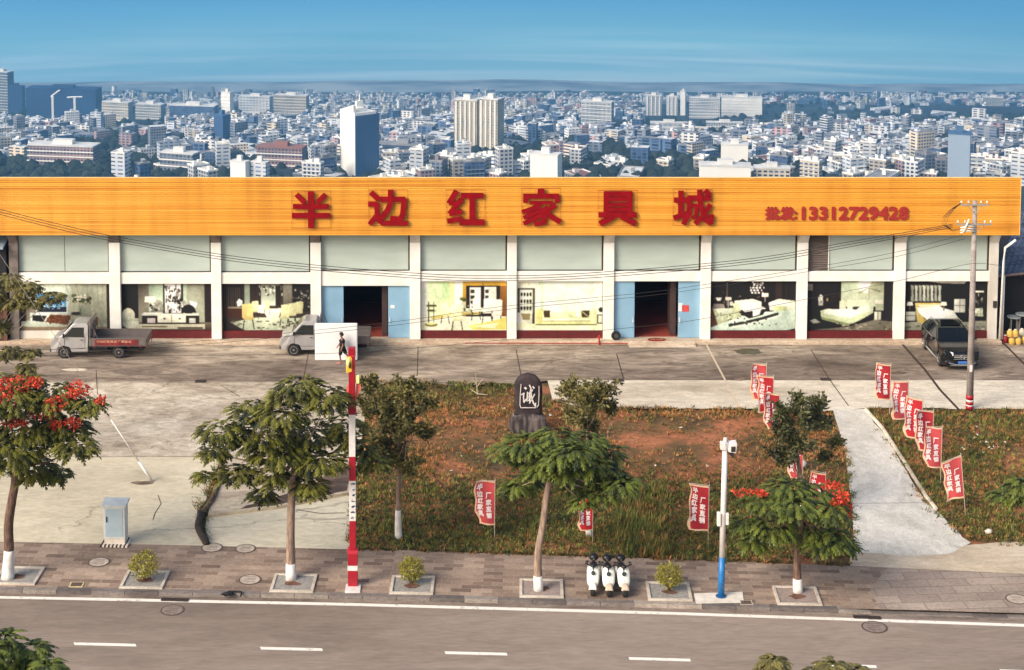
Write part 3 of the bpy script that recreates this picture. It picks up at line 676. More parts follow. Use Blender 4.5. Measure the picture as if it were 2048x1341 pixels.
def draw1(P):
    P.rect(0,0,1,1,(196,206,188),(176,184,166)); P.rect(.55,0,1,.85,(188,190,168),(170,172,150)); P.poly([(0,.0),(.3,0),(.2,.9),(0,.9)],(150,140,122)); P.rect(.18,0,.5,.2,(214,222,200),(206,214,196))
    for a in range(9): P.line([(.5+.06*a,0),(.56+.05*a,.35),(.5+.07*a,.8)],.006,(150,150,130))
    P.rect(.17,.28,.52,.64,(255,255,250)); P.rect(.19,.23,.51,.60,(60,140,200),(150,200,226)); P.rect(.19,.50,.51,.61,(28,40,60)); P.spat(.2,.44,.5,.54,22,[(200,220,235),(120,160,190),(240,240,240)],.014)
    P.poly([(0,.78),(.2,.8),(.5,.92),(.5,1),(0,.9)],(206,214,196)); P.poly([(.1,.62),(.52,.66),(.46,.88),(.1,.80)],(226,232,220)); P.poly([(.13,.67),(.29,.69),(.25,.82),(.13,.79)],(30,22,20)); P.poly([(.33,.66),(.56,.68),(.52,.88),(.27,.82)],(120,74,40))
    P.spat(.30,.68,.54,.84,26,[(96,56,30),(140,88,50),(84,50,28)],.02); P.ell(.62,.64,.06,.035,(28,28,26)); P.rect(.66,.52,.675,.7,(110,140,110)); P.spat(.58,.24,.78,.44,30,[(240,236,214),(150,150,110),(90,96,64),(60,60,40)],.03)
    P.rect(.74,.72,.86,.90,(110,72,54)); P.rect(.77,.74,.83,.88,(60,34,26)); P.rect(.0,.92,1,1,(150,130,104)); P.rect(.96,0,1,1,(40,26,22)); P.rect(.0,0,.06,.8,(70,56,50))
def draw2(P):
    P.rect(0,0,1,1,(34,16,16)); P.rect(.18,0,.92,.9,(140,138,122),(176,186,160)); P.rect(.3,0,.72,.62,(158,172,148),(196,208,184)); P.rect(.18,0,.3,.9,(120,112,98),(150,146,128)); P.rect(.92,0,1,1,(38,16,18)); P.rect(.0,.82,1,1,(120,112,96),(70,52,44))
    P.rect(.46,.0,.68,.64,(30,22,20)); P.rect(.475,.01,.66,.63,(236,236,226)); P.spat(.49,.05,.65,.62,70,[(30,26,24),(60,54,50),(150,146,138)],.013,3)
    P.ell(.40,.54,.065,.20,(150,150,132)); P.poly([(.26,.27),(.37,.27),(.375,.40),(.25,.40)],(238,228,212)); P.spat(.3,.42,.42,.62,16,[(40,34,30),(210,206,196),(120,116,106)],.026); P.rect(.24,.62,.45,.66,(232,230,218))
    P.spat(.66,.40,.82,.5,20,[(238,236,226),(150,148,138)],.03); P.ell(.74,.55,.07,.10,(24,20,20)); P.poly([(.68,.5),(.8,.5),(.83,.62),(.66,.62)],(22,18,18))
    P.rect(.22,.64,.86,.70,(214,216,200)); P.rect(.22,.69,.86,.86,(36,26,22)); P.rect(.39,.68,.71,.83,(228,226,206)); P.rect(.545,.68,.555,.83,(170,150,110)); P.rect(.28,.74,.37,.84,(200,190,186)); P.rect(.745,.74,.82,.84,(196,196,186)); P.ell(.47,.75,.012,.02,(60,50,40)); P.ell(.64,.75,.012,.02,(60,50,40))
    P.rect(.12,.86,.92,.97,(196,192,168)); P.rect(.22,.9,.5,.93,(120,104,84)); P.rect(.62,.93,.9,.96,(60,44,36))
    P.ell(.07,.68,.075,.16,(214,212,186)); P.ell(.09,.84,.095,.12,(206,206,184)); P.rect(.0,.74,.18,.80,(196,196,172))
def draw3(P):
    P.rect(0,0,1,1,(52,40,34),(70,60,50)); P.rect(.06,.04,.22,.5,(36,24,20)); 
    for i in range(6): P.rect(.07+.025*i,.1,.076+.025*i,.5,(140,130,112))
    P.rect(.25,.0,.31,.6,(150,160,142)); P.rect(.44,.02,.66,.48,(128,134,118),(190,196,178)); P.spat(.42,.05,.68,.25,60,[(220,224,206),(60,48,40),(160,160,140)],.014,1.5)
    for i in range(8): P.rect(.32+.015*i,.04,.325+.015*i,.5,(30,22,20))
    P.rect(.60,.06,.66,.48,(40,30,28)); P.rect(.69,.0,.79,.55,(150,148,132),(96,88,76)); P.rect(.80,.05,1,.6,(26,18,16)); P.spat(.8,.15,1,.5,40,[(170,168,156),(90,84,76),(30,24,22)],.02)
    P.rect(.04,.52,.24,.74,(74,42,26)); P.rect(.06,.5,.28,.54,(150,140,120)); P.poly([(.17,.5),(.16,.4),(.19,.33),(.23,.38),(.22,.48)],(236,236,228))
    P.poly([(.06,.84),(.4,.72),(1,.74),(1,1),(.1,1)],(176,184,160)); P.spat(.1,.8,.95,.98,40,[(70,60,50),(110,104,90),(210,214,196)],.028,.5); P.poly([(0,.74),(.1,.84),(.25,1),(0,1)],(46,34,30))
    P.poly([(.33,.56),(.8,.52),(.84,.60),(.46,.64),(.34,.61)],(232,232,210)); P.poly([(.47,.62),(.66,.60),(.62,.82),(.54,.84)],(206,202,172)); P.rect(.28,.46,.5,.6,(206,206,186))
    for x, y, k in ((.36,.48,.9),(.50,.46,.7),(.86,.5,1.0),(.78,.54,1.05),(.70,.58,1.15)): chair(P,x,y,k,(206,204,160))
    chair(P,.29,.58,1.3,(206,188,126),flip=-1)
def draw5(P):
    P.rect(0,0,1,1,(238,238,214),(238,236,206)); P.rect(.0,0,.07,.85,(226,230,214)); P.rect(.08,0,.4,.66,(206,226,180),(222,232,186)); P.rect(.25,0,.36,.6,(188,214,160),(206,224,170)); P.rect(.33,0,.40,.62,(226,222,170)); P.rect(.40,0,.48,.6,(246,244,222))
    P.rect(.49,0,1,.75,(206,166,70),(178,128,48)); P.rect(.53,.10,.92,.74,(30,22,16)); P.rect(.57,.13,.70,.6,(224,224,206)); P.rect(.74,.12,.88,.6,(228,228,212)); P.rect(.72,.06,.73,.7,(40,28,18))
    for i in range(4): P.rect(.58,.18+.11*i,.625,.25+.11*i,(60,50,44)); P.rect(.75,.18+.11*i,.79,.25+.11*i,(70,60,52))
    P.rect(.92,.1,1,.8,(150,104,42),(110,70,30)); P.rect(0,.72,1,1,(240,240,216),(232,226,196)); P.poly([(.1,.72),(.4,.64),(.4,.7),(.14,.78)],(220,206,120))
    P.line([(.07,.5),(.18,.5)],.02,(90,80,50)); P.line([(.09,.42),(.09,.86)],.01,(60,54,38)); P.line([(.15,.42),(.15,.86)],.01,(60,54,38)); P.ell(.12,.88,.075,.04,(110,104,50)); P.ell(.12,.86,.06,.03,(226,226,160)); P.ell(.12,.6,.05,.02,(80,74,46))
    P.poly([(.3,.56),(.72,.54),(.78,.62),(.36,.64)],(226,230,196)); P.poly([(.33,.64),(.7,.62),(.7,.68),(.36,.7)],(190,176,110)); P.spat(.46,.34,.54,.42,20,[(120,130,50),(80,90,40)],.018); P.rect(.47,.42,.52,.56,(206,206,186)); P.spat(.4,.46,.62,.62,24,[(246,246,236),(80,74,60),(180,190,150)],.014,1.6)
    for x, y, k in ((.64,.46,1.1),(.77,.48,1.2),(.88,.52,1.3)): chair(P,x,y,k,(240,238,222))
    for x, y, k in ((.28,.56,1.0),(.42,.62,1.3)): chair(P,x,y,k,(236,234,190),flip=-1)
    P.poly([(.55,.9),(.8,.82),(1,.72),(1,.98),(.6,.98)],(214,206,120)); P.poly([(.6,.92),(.9,.84),(.86,.96)],(236,232,190))
def draw6(P):
    P.rect(0,0,1,1,(228,232,206),(236,238,214)); P.rect(.22,0,1,.66,(222,234,214),(226,236,212)); P.rect(.28,0,.31,.6,(206,220,190)); P.rect(.56,0,.565,.6,(206,222,204)); P.rect(.82,0,.825,.6,(206,222,204)); P.spat(0,0,.3,.06,26,[(200,190,140),(240,240,220)],.012,2)
    P.rect(.01,.15,.21,.88,(70,62,48)); P.rect(.035,.18,.185,.66,(226,230,208)); 
    for r in range(3):
        for k in range(4): P.ell(.055+.035*k,.27+.14*r,.013,.04,(50,46,34))
    P.rect(.0,.64,.18,.93,(232,232,206)); P.poly([(.05,.66),(.16,.66),(.15,.78),(.07,.78)],(150,136,96)); P.rect(0,.86,1,1,(222,228,186),(236,238,206)); P.rect(.22,.875,.94,.89,(90,92,56))
    P.rect(.22,.62,.93,.86,(222,222,152)); P.rect(.23,.56,.30,.86,(214,210,140)); P.rect(.87,.56,.94,.86,(224,226,176)); P.rect(.30,.62,.87,.76,(230,230,180)); P.rect(.30,.76,.86,.80,(238,240,206)); P.rect(.3,.8,.86,.81,(120,120,76)); P.rect(.30,.81,.86,.87,(224,224,160))
    P.poly([(.31,.60),(.39,.60),(.385,.74),(.32,.74)],(74,58,36)); P.poly([(.75,.60),(.85,.60),(.84,.74),(.76,.74)],(70,56,36)); P.poly([(.58,.74),(.61,.63),(.66,.74)],(196,206,160)); P.ell(.71,.68,.022,.06,(236,240,222)); P.line([(.75,.6),(.84,.73)],.012,(190,180,130))
    P.rect(.94,.68,1,.86,(60,56,48)); P.rect(.95,.7,1,.84,(200,206,184)); P.ell(.98,.58,.025,.05,(40,38,34))
def draw8(P):
    P.rect(0,0,1,1,(26,16,16)); P.rect(.0,0,.2,.6,(36,22,20)); P.rect(.19,0,.205,.5,(120,108,96)); P.rect(.76,0,.84,.45,(60,46,40)); P.rect(.88,0,.9,.4,(54,40,34)); P.spat(.03,.18,.17,.5,12,[(120,112,100),(40,24,20)],.018)
    P.poly([(.06,.33),(.14,.33),(.12,.40),(.08,.40)],(240,240,226)); P.poly([(.04,.46),(.16,.46),(.18,.56),(.02,.56)],(150,140,132))
    for i in range(22): P.ell(.47+.013*(i % 13),.14+.05*((i*7) % 3),.007,.022,(236,236,228)); 
    P.spat(.49,.02,.62,.10,22,[(240,240,232),(206,206,196)],.009,2); P.line([(.555,0),(.555,.2)],.006,(200,200,190))
    for x, y in ((.21,.34),(.64,.27)): P.rect(x-.035,y-.02,x+.04,y+.05,(232,226,206)); P.rect(x-.004,y+.05,x+.01,y+.2,(160,156,146)); P.rect(x-.03,y+.2,x+.04,y+.3,(36,30,26))
    P.ell(.25,.46,.025,.05,(206,206,196)); P.spat(.3,.3,.6,.38,16,[(140,136,126),(60,48,44)],.012); P.poly([(.28,.4),(.5,.36),(.6,.42),(.62,.56),(.30,.6)],(222,226,196)); P.poly([(.33,.46),(.56,.44),(.56,.54),(.36,.56)],(238,240,222)); P.poly([(.26,.45),(.34,.45),(.36,.62),(.28,.6)],(206,212,176))
    P.poly([(.68,.44),(.8,.36),(1,.40),(1,.62),(.7,.6)],(222,226,206)); P.poly([(.75,.5),(.9,.5),(.9,.6),(.74,.6)],(206,214,160)); P.poly([(.78,.42),(.95,.42),(.96,.52),(.78,.5)],(240,242,226)); P.rect(.6,.42,.66,.54,(30,26,24))
    P.poly([(.02,.56),(.28,.54),(.40,.72),(.12,.92),(.02,.88)],(198,204,166)); P.poly([(.06,.56),(.26,.56),(.24,.64),(.1,.66)],(232,236,214)); P.spat(.04,.66,.34,.88,30,[(160,164,130),(224,228,200)],.016,2); P.poly([(0,.56),(.03,.56),(.1,.92),(0,.98)],(110,80,56))
    P.poly([(0,.94),(.5,.64),(1,.58),(1,.96),(.9,1),(.0,1)],(206,222,204)); P.line([(.22,.9),(.4,.84),(.6,.76),(.8,.66)],.03,(48,46,40)); P.line([(.26,.94),(.44,.88),(.66,.78),(.84,.68)],.012,(236,238,222)); P.spat(.2,.68,.8,.92,44,[(40,38,34),(214,222,204)],.016,.8)
    P.poly([(.38,.58),(.62,.52),(.66,.56),(.62,.68),(.46,.76),(.4,.70)],(34,28,26)); P.poly([(.36,.56),(.62,.52),(.66,.56),(.40,.63)],(226,228,210)); P.poly([(.5,.58),(.6,.57),(.58,.68),(.5,.72)],(236,238,226))
def draw9(P):
    P.rect(0,0,1,1,(30,18,18)); P.rect(.40,.02,.9,.52,(190,200,172),(206,210,180)); P.rect(.62,0,.9,.3,(150,150,124),(196,200,168)); P.rect(.0,.06,.07,.2,(140,132,122)); P.rect(.56,.03,.565,.5,(120,116,96)); P.rect(.72,.03,.725,.5,(130,126,106)); P.poly([(.6,.0),(.75,0),(.7,.25),(.62,.2)],(232,240,214))
    P.line([(.60,.25),(.72,.14),(.86,.22)],.012,(130,126,104)); P.poly([(.16,.26),(.2,.32),(.19,.5),(.14,.5),(.13,.34)],(214,210,196)); P.spat(.13,.28,.2,.5,10,[(240,238,226),(150,144,130)],.012,2); P.ell(.24,.38,.013,.035,(180,164,110)); P.spat(.07,.3,.38,.55,14,[(60,46,42),(40,26,24)],.03)
    P.rect(.38,.4,.46,.58,(206,208,180)); P.rect(.8,.40,.9,.6,(180,184,156)); P.poly([(.8,.38),(.88,.38),(.89,.46),(.79,.46)],(240,234,214)); P.rect(.9,.3,1,.8,(24,16,16)); P.rect(.79,.62,.87,.78,(216,218,196)); P.rect(.83,.62,.835,.78,(60,50,40))
    P.rect(.47,.38,.78,.6,(214,220,190)); P.poly([(.16,.60),(.24,.56),(.5,.58),(.76,.5),(.78,.64),(.62,.80),(.5,.88),(.17,.74)],(206,216,176)); P.poly([(.20,.58),(.5,.56),(.62,.66),(.52,.76),(.20,.66)],(240,244,226)); P.poly([(.5,.56),(.72,.48),(.76,.6),(.6,.68)],(228,232,212)); P.poly([(.54,.52),(.62,.52),(.58,.58),(.53,.57)],(60,54,48))
    P.poly([(.17,.72),(.5,.86),(.5,.92),(.18,.78)],(150,160,116)); P.poly([(.1,.98),(.5,.92),(.8,.78),(1,.82),(1,1),(0,1)],(128,122,106)); P.spat(.3,.84,.98,.98,26,[(170,166,146),(96,88,76)],.03,.5); P.poly([(0,.62),(.03,.6),(.06,.78),(.16,.84),(.15,.98),(0,1)],(40,30,26)); P.poly([(.04,.80),(.1,.76),(.17,.84),(.08,.86)],(206,206,190))
def draw10(P):
    P.rect(0,0,1,1,(26,16,18)); P.poly([(.25,0),(.75,0),(.72,.06),(.45,.05)],(206,200,184)); P.rect(.07,.08,.45,.42,(60,50,44)); 
    for i in range(8): P.poly([(.075+.047*i,.08),(.115+.047*i,.1),(.108+.047*i,.22),(.118+.047*i,.42),(.08+.047*i,.40),(.085+.047*i,.22)],(176,180,164) if i % 2 else (150,152,138))
    P.rect(.14,.44,.45,.62,(196,176,110)); P.rect(.17,.48,.43,.52,(232,226,190)); P.poly([(.13,.44),(.16,.44),(.28,.90),(.16,.84)],(206,190,130)); P.poly([(.16,.54),(.42,.52),(.6,.6),(.66,.76),(.3,.82),(.18,.64)],(240,240,226)); P.poly([(.17,.66),(.3,.82),(.28,.9),(.17,.8)],(190,170,96)); P.poly([(.2,.55),(.4,.53),(.42,.58),(.24,.62)],(214,220,200))
    for x in (.07,.48): P.poly([(x-.03,.42),(x+.03,.42),(x+.04,.5),(x-.04,.5)],(238,230,210)); P.rect(x-.006,.5,x+.006,.6,(120,112,100))
    P.rect(.02,.62,.14,.80,(206,206,190)); P.rect(.02,.70,.14,.71,(80,70,60)); P.rect(.60,.36,.74,.64,(206,204,190)); P.rect(.6,.49,.74,.5,(80,70,62)); P.rect(.67,.36,.675,.64,(90,80,72)); P.rect(.80,.14,.86,.7,(44,34,30)); P.rect(.82,.2,.96,.24,(206,204,186)); P.spat(.8,.26,.94,.5,14,[(150,148,130),(60,50,44)],.016,3)
    P.poly([(.78,.56),(.95,.54),(.96,.72),(.8,.7)],(200,206,176)); P.spat(.8,.56,.94,.72,12,[(236,238,220),(130,130,110)],.02); P.poly([(0,.84),(.14,.82),(.3,.9),(.9,.8),(1,.8),(1,1),(0,1)],(150,150,132)); P.spat(.02,.86,.98,.98,26,[(110,106,92),(180,180,160)],.03,.5)
posters = {0: (draw1, 'television on pale marble wall above a white console', 568), 1: (draw2, 'white sideboard with lamp under an ink painting', 568), 2: (draw3, 'dark dining room with pale chairs round a table', 567),
           4: (draw5, 'bright dining set before green curtains and a black cabinet', 563), 5: (draw6, 'long pale sofa with two dark cushions', 563), 7: (draw8, 'dark room with chandelier, sofas and patterned rug', 563),
           8: (draw9, 'white bed before a tall pale headboard wall', 563), 9: (draw10, 'bed with wavy wall panels', 563)}
GLOW = {0: [(.35, .1, .25, .15), (.75, .9, .3, -.3)], 1: [(.40, .3, .22, .28), (.8, .3, .2, .2), (.2, .1, .2, -.3)], 2: [(.5, .6, .3, .3), (.1, .1, .2, -.2)], 4: [(.3, .3, .3, .05)], 5: [(.5, .2, .4, .03)], 7: [(.55, .1, .15, .2), (.5, .5, .3, .2), (.1, .1, .2, -.2)], 8: [(.66, .05, .12, .35), (.5, .65, .25, .15), (.1, .9, .3, -.2)], 9: [(.26, .25, .2, .2), (.84, .1, .08, .5), (.4, .65, .2, .15)]}
for i, (fn, lab, vt) in posters.items():
    x0, x1 = bay(i); x0 += .03; x1 -= .03; z0, z1 = Z(662)+.01, Z(vt)-.01
    o = PP(x1-x0, z1-z0, i+3, GLOW[i], .93 if i in (0, 1, 2, 7, 8, 9) else 1.0); fn(o)
    ob = o.finish(poster_m); ob.location = (x0, YF+.06, z0)
    tag(ob, 'window poster of a ' + lab, 'poster', 'furniture posters filling the shop bays')

# neighbours left and right
corr = M('shed_roof_blue', s3(30, 40, 62), .5, c2=s3(96, 108, 128), sc=1.6, stretch=(.25, 3, 1), detail=8)
dkw = M('shed_wall_dark', s3(24, 20, 24), .8, c2=s3(34, 30, 34), sc=1)
sh = thing('storage_shed', 'dark walled shed with a steep blue black corrugated roof right of the shop', 'shed', (X(2030), YF+2, 0))
xx0, xx1 = X(1999), X(2420); zw = Z(548, YF+2)
B = MB(); B.box((xx0, YF+2, -.2), (xx1, YF+12, zw)); B.build('wall', dkw, sh, world=True)
B = MB(); n = 40; V = []
for j, (yy, zz) in enumerate(((YF+1.2, zw+.02), (YF+10, D(2030, 384, YF+10).z))):
    for i in range(n*4+1):
        x = (X(2001) if j == 0 else X(2052, yy)) + (xx1-xx0+2)*i/(n*4); V.append((x, yy, zz + (i/(n*4))*1.2*(1 if j == 0 else .0) + .05*math.cos(i*math.pi/2)))
B.add(V, [(i, i+1, i+1+n*4+1, i+n*4+1) for i in range(n*4)]); B.build('roof', corr, sh, world=True)
B = MB(); B.tube([(xx0-.4, YF+1.1, zw+.05), (xx1, YF+1.1, zw+1.25)], .07, 6); B.build('gutter', M('rust_grey', s3(120, 100, 92), .7), sh, world=True)
sl_ = thing('brick_outbuilding', 'dim brick outbuilding under a pale roof left of the shop', 'building', (X(-60), YF-.6, 0))
B = MB(); B.box((X(-400), YF-.3, -.2), (X(17), YF+6, Z(490))); B.build('wall', dkw, sl_, world=True)
B = MB(); B.box((X(-400), YF-.5, -.1), (X(18), YF-.31, Z(590))); B.build('brick_wall', paving('old_brick', .24, .08, [s3(96, 58, 44), s3(120, 76, 58), s3(82, 50, 40)], s3(70, 56, 48), 0), sl_, world=True)
B = MB(); B.prism([(X(-400), YF-.8, Z(492)), (X(-400), YF+6.3, Z(440)), (X(-400), YF+6.3, Z(436)), (X(-400), YF-.8, Z(488))], (X(16)-X(-400), 0, 0)); B.build('roof', M('roof_pale', s3(140, 154, 166), .6), sl_, world=True)
# ------------------------------------------------------------------ vehicles
def paint(name, rgb, r=.3, metal=.0, coat=.6): return M(name, s3(*rgb), r, var=.05, sc=4, metal=metal, coat=coat)
silver = paint('paint_silver', (168, 165, 163), .35, .3); silverd = paint('paint_bed', (112, 104, 100), .5, .2, 0)
blackp = paint('paint_black', (12, 11, 12), .22, 0, .35); glassm = M('glass_dark', s3(14, 17, 20), .10, var=.3, sc=1, spec=.5)
rubber = M('rubber', s3(34, 30, 30), .85, var=.15, sc=8); chrome = M('chrome', s3(206, 206, 206), .22, var=.05, metal=.9)
under = M('under_dark', s3(24, 22, 24), .8); lampm = M('lamp_clear', s3(226, 230, 232), .12, var=.04, spec=.8); redl = M('lamp_red', s3(170, 20, 20), .25)
greyp = M('grey_plastic', s3(70, 68, 68), .6)
def body(profile, wf, yc=0):
    """closed side profile (x,z) swept across the width; wf(x,z) gives the half width"""
    P = []
    for i, p in enumerate(profile):
        q = profile[(i+1) % len(profile)]; n = max(1, int(math.hypot(q[0]-p[0], q[1]-p[1])/.28))
        P += [(lerp(p[0], q[0], k/n), lerp(p[1], q[1], k/n)) for k in range(n)]
    B = MB(); rows = (-1, -.94, -.5, 0, .5, .94, 1); V = []
    for r in rows:
        V += [(x, yc + r*wf(x, z), z + (.0 if abs(r) < .9 else (-.012 if z > .9 else 0))) for x, z in P]
    n = len(P); Fq = [(a*n+i, a*n+(i+1) % n, (a+1)*n+(i+1) % n, (a+1)*n+i) for a in range(len(rows)-1) for i in range(n)]
    B.add(V, Fq + [tuple(range(n)), tuple(range(n*(len(rows)-1), n*len(rows)))[::-1]])
    return B
def wheel(root, x, y, r, w, side, five=False):
    B = MB(); yo = y; s = side
    B.lathe([(r*.62, -w/2), (r*.9, -w/2), (r, -w/2+.03), (r, w/2-.03), (r*.9, w/2), (r*.62, w/2)], (x, yo, r), 22, 'y'); wl = B.build('wheel', rubber, root, smooth=False)
    B = MB(); B.lathe([(r*.58, w/2*.2), (r*.62, w/2+.004), (r*.55, w/2+.006), (r*.5, w/2-.03), (r*.2, w/2-.02), (r*.16, w/2+.01), (0.001, w/2+.012)], (x, yo, r), 20, 'y')
    if five:
        for k in range(5):
            a = k*math.tau/5; B.tube([(x+math.cos(a)*r*.15, yo+w/2+.004, r+math.sin(a)*r*.15), (x+math.cos(a)*r*.56, yo+w/2+.006, r+math.sin(a)*r*.56)], r*.07, 6)
    if s < 0: B.v = [(a, 2*yo-b_, c_) for a, b_, c_ in B.v]
    B.build('rim', chrome, wl)
    return wl
def side_quad(wf, pts, s, e=.006):
    return [(x, s*(wf(x, z)+e), z) for x, z in pts]

def truck(label, loc, rz, banner=True, rack=True, L=5.1):
    t = thing('small_truck', label, 'truck', loc, rz, 'small silver flatbed trucks outside the shop')
    wf = lambda x, z: .78*(1 - .10*max(0, .35-x)/.35) if z < 1.05 else .78 - .16*(z-1.05)/.85
    prof = [(.06,.32),(0,.5),(0,.80),(.06,.98),(.30,1.12),(.58,1.22),(1.12,1.78),(1.32,1.88),(1.92,1.86),(2.0,1.76),(2.0,.36),(1.15,.34),(1.02,.62),(.72,.70),(.42,.62),(.30,.34)]
    cab = body(prof, wf).build('cab', silver, t, smooth=False, bevel=.02)
    for s in (-1, 1):
        B = MB(); B.prism([(x, y, z) for x, y, z in side_quad(wf, [(.72,1.18),(.80,1.28),(1.16,1.66),(1.78,1.66),(1.78,1.16)], s)], (0, s*.006, 0)); w = B.build('side_window', glassm, cab)
        B = MB(); B.cbox((1.66, s*.79, 1.02), (.14, .03, .035)); B.build('door_handle', greyp, cab)
        B = MB(); B.cbox((1.84, s*(.782), .86), (.014, .008, .62)); B.cbox((1.30, s*(.782), .55), (1.066, .008, .014)); B.cbox((.76, s*.782, .86), (.014, .008, .62)); B.build('door_gap', under, cab)
        B = MB(); B.cbox((.74, s*.88, 1.26), (.08, .14, .2)); B.build('wing_mirror', under, t, bevel=.02)
    B = MB(); B.add([(.62, -.64, 1.27), (.62, .64, 1.27), (1.10, .56, 1.765), (1.10, -.56, 1.765)], [(0,1,2,3)]); B.v = [(x-.012, y, z+.012) for x, y, z in B.v]; B.build('windshield', glassm, cab, fixn=False)
    for s in (-1, 1):
        B = MB(); B.prism([(-.012, s*.46, .80), (-.012, s*.66, .82), (.07, s*.70, .98), (.02, s*.5, .94)], (.03, 0, 0)); B.build('headlight', lampm, cab)
    B = MB(); B.box((-.05, -.72, .34), (.06, .72, .54)); B.build('bumper', greyp, t, bevel=.03)
    B = MB(); B.box((-.058, -.22, .39), (-.05, .22, .51)); B.build('number_plate', M('plate_blue', s3(60, 110, 190), .4), t)
    B = MB(); B.box((.5, -.42, .36), (L-.2, .42, .62)); B.box((2.2, -.62, .40), (3.0, -.42, .64)); B.cbox((3.25, .5, .5), (.5, .3, .3)); B.build('chassis', under, t)
    # load bed
    x0, x1, zf, zs, hw = 2.07, L, .74, 1.12, .86
    B = MB(); B.box((x0, -hw+.03, zf-.06), (x1-.03, hw-.03, zf)); B.build('load_bed', silverd, t)
    for s in (-1, 1):
        B = MB(); B.box((x0, s*hw-.02, zf-.02), (x1, s*hw+.02, zs)); B.box((x0, s*hw-.035, zs-.03), (x1, s*hw+.035, zs+.004))
        for k in range(6): xx = lerp(x0+.1, x1-.1, k/5); B.box((xx-.03, s*hw-.034, zf), (xx+.03, s*hw+.034, zs-.031))
        sd = B.build('side_board', silverd, t)
        if banner and s < 0:
            B = MB(); B.box((x0+.32, s*hw-.048, zf+.03), (x1-.42, s*hw-.037, zs-.05)); bn = B.build('banner', M('banner_red', s3(104, 24, 28), .7, c2=s3(140, 40, 40), sc=4), sd)
            B = MB(); w_ = (x1-.7-x0-.5); vs, fs = text_geo('半边红家具城 厂家直销', w_, .13, .04, .004); B.add([(p[0]+x0+.42, p[1]+s*hw-.05, p[2]+zf+.17) for p in vs], fs)
            B.build('lettering', M('banner_yellow', s3(206, 170, 130), .7, c2=s3(170, 110, 90), sc=9), bn, fixn=False)
        B = MB(); 
        for k in range(5): xx = lerp(x0+.3, x1-.3, k/4); B.cbox((xx, s*(hw+.03), zf-.03), (.12, .03, .07))
        B.build('latch', M('latch_red', s3(130, 40, 40), .6), t)
    B = MB(); B.box((x1-.02, -hw+.025, zf-.02), (x1+.02, hw-.025, zs)); tg = B.build('tailgate', silverd, t)
    B = MB(); B.box((x1+.021, -.7, zf-.2), (x1+.05, -.5, zf-.06)); B.box((x1+.021, .5, zf-.2), (x1+.05, .7, zf-.06)); B.build('tail_lamp', redl, t)
    if rack:
        B = MB(); zt = 1.98
        for y in [-.78 + k*.195 for k in range(9)]: B.cbox((x0+.03, y, (zt+zf)/2), (.03, .03, zt-zf))
        for z in (zt, 1.5, 1.2): B.cbox((x0+.03, 0, z), (.04, 1.62, .04))
        for y in (-.78, .78): B.tube([(x0+.06, y, zt), (x0+.45, y, zs)], .018, 5)
        B.build('guard_rack', silverd, t)
    for s in (-1, 1):
        wheel(t, .72, s*.66, .33, .19, s); wheel(t, 3.62, s*.66, .33, .19, s)
    return t
p = G(100, 719); truck('silver flatbed truck with red lettered banner on its side board, left end of the yard', (p.x, p.y+.86, 0), 0)
p = G(560, 714); truck('silver flatbed truck half hidden by the white mattress', (p.x, p.y+.86, 0), 0, banner=False, rack=True, L=4.75)

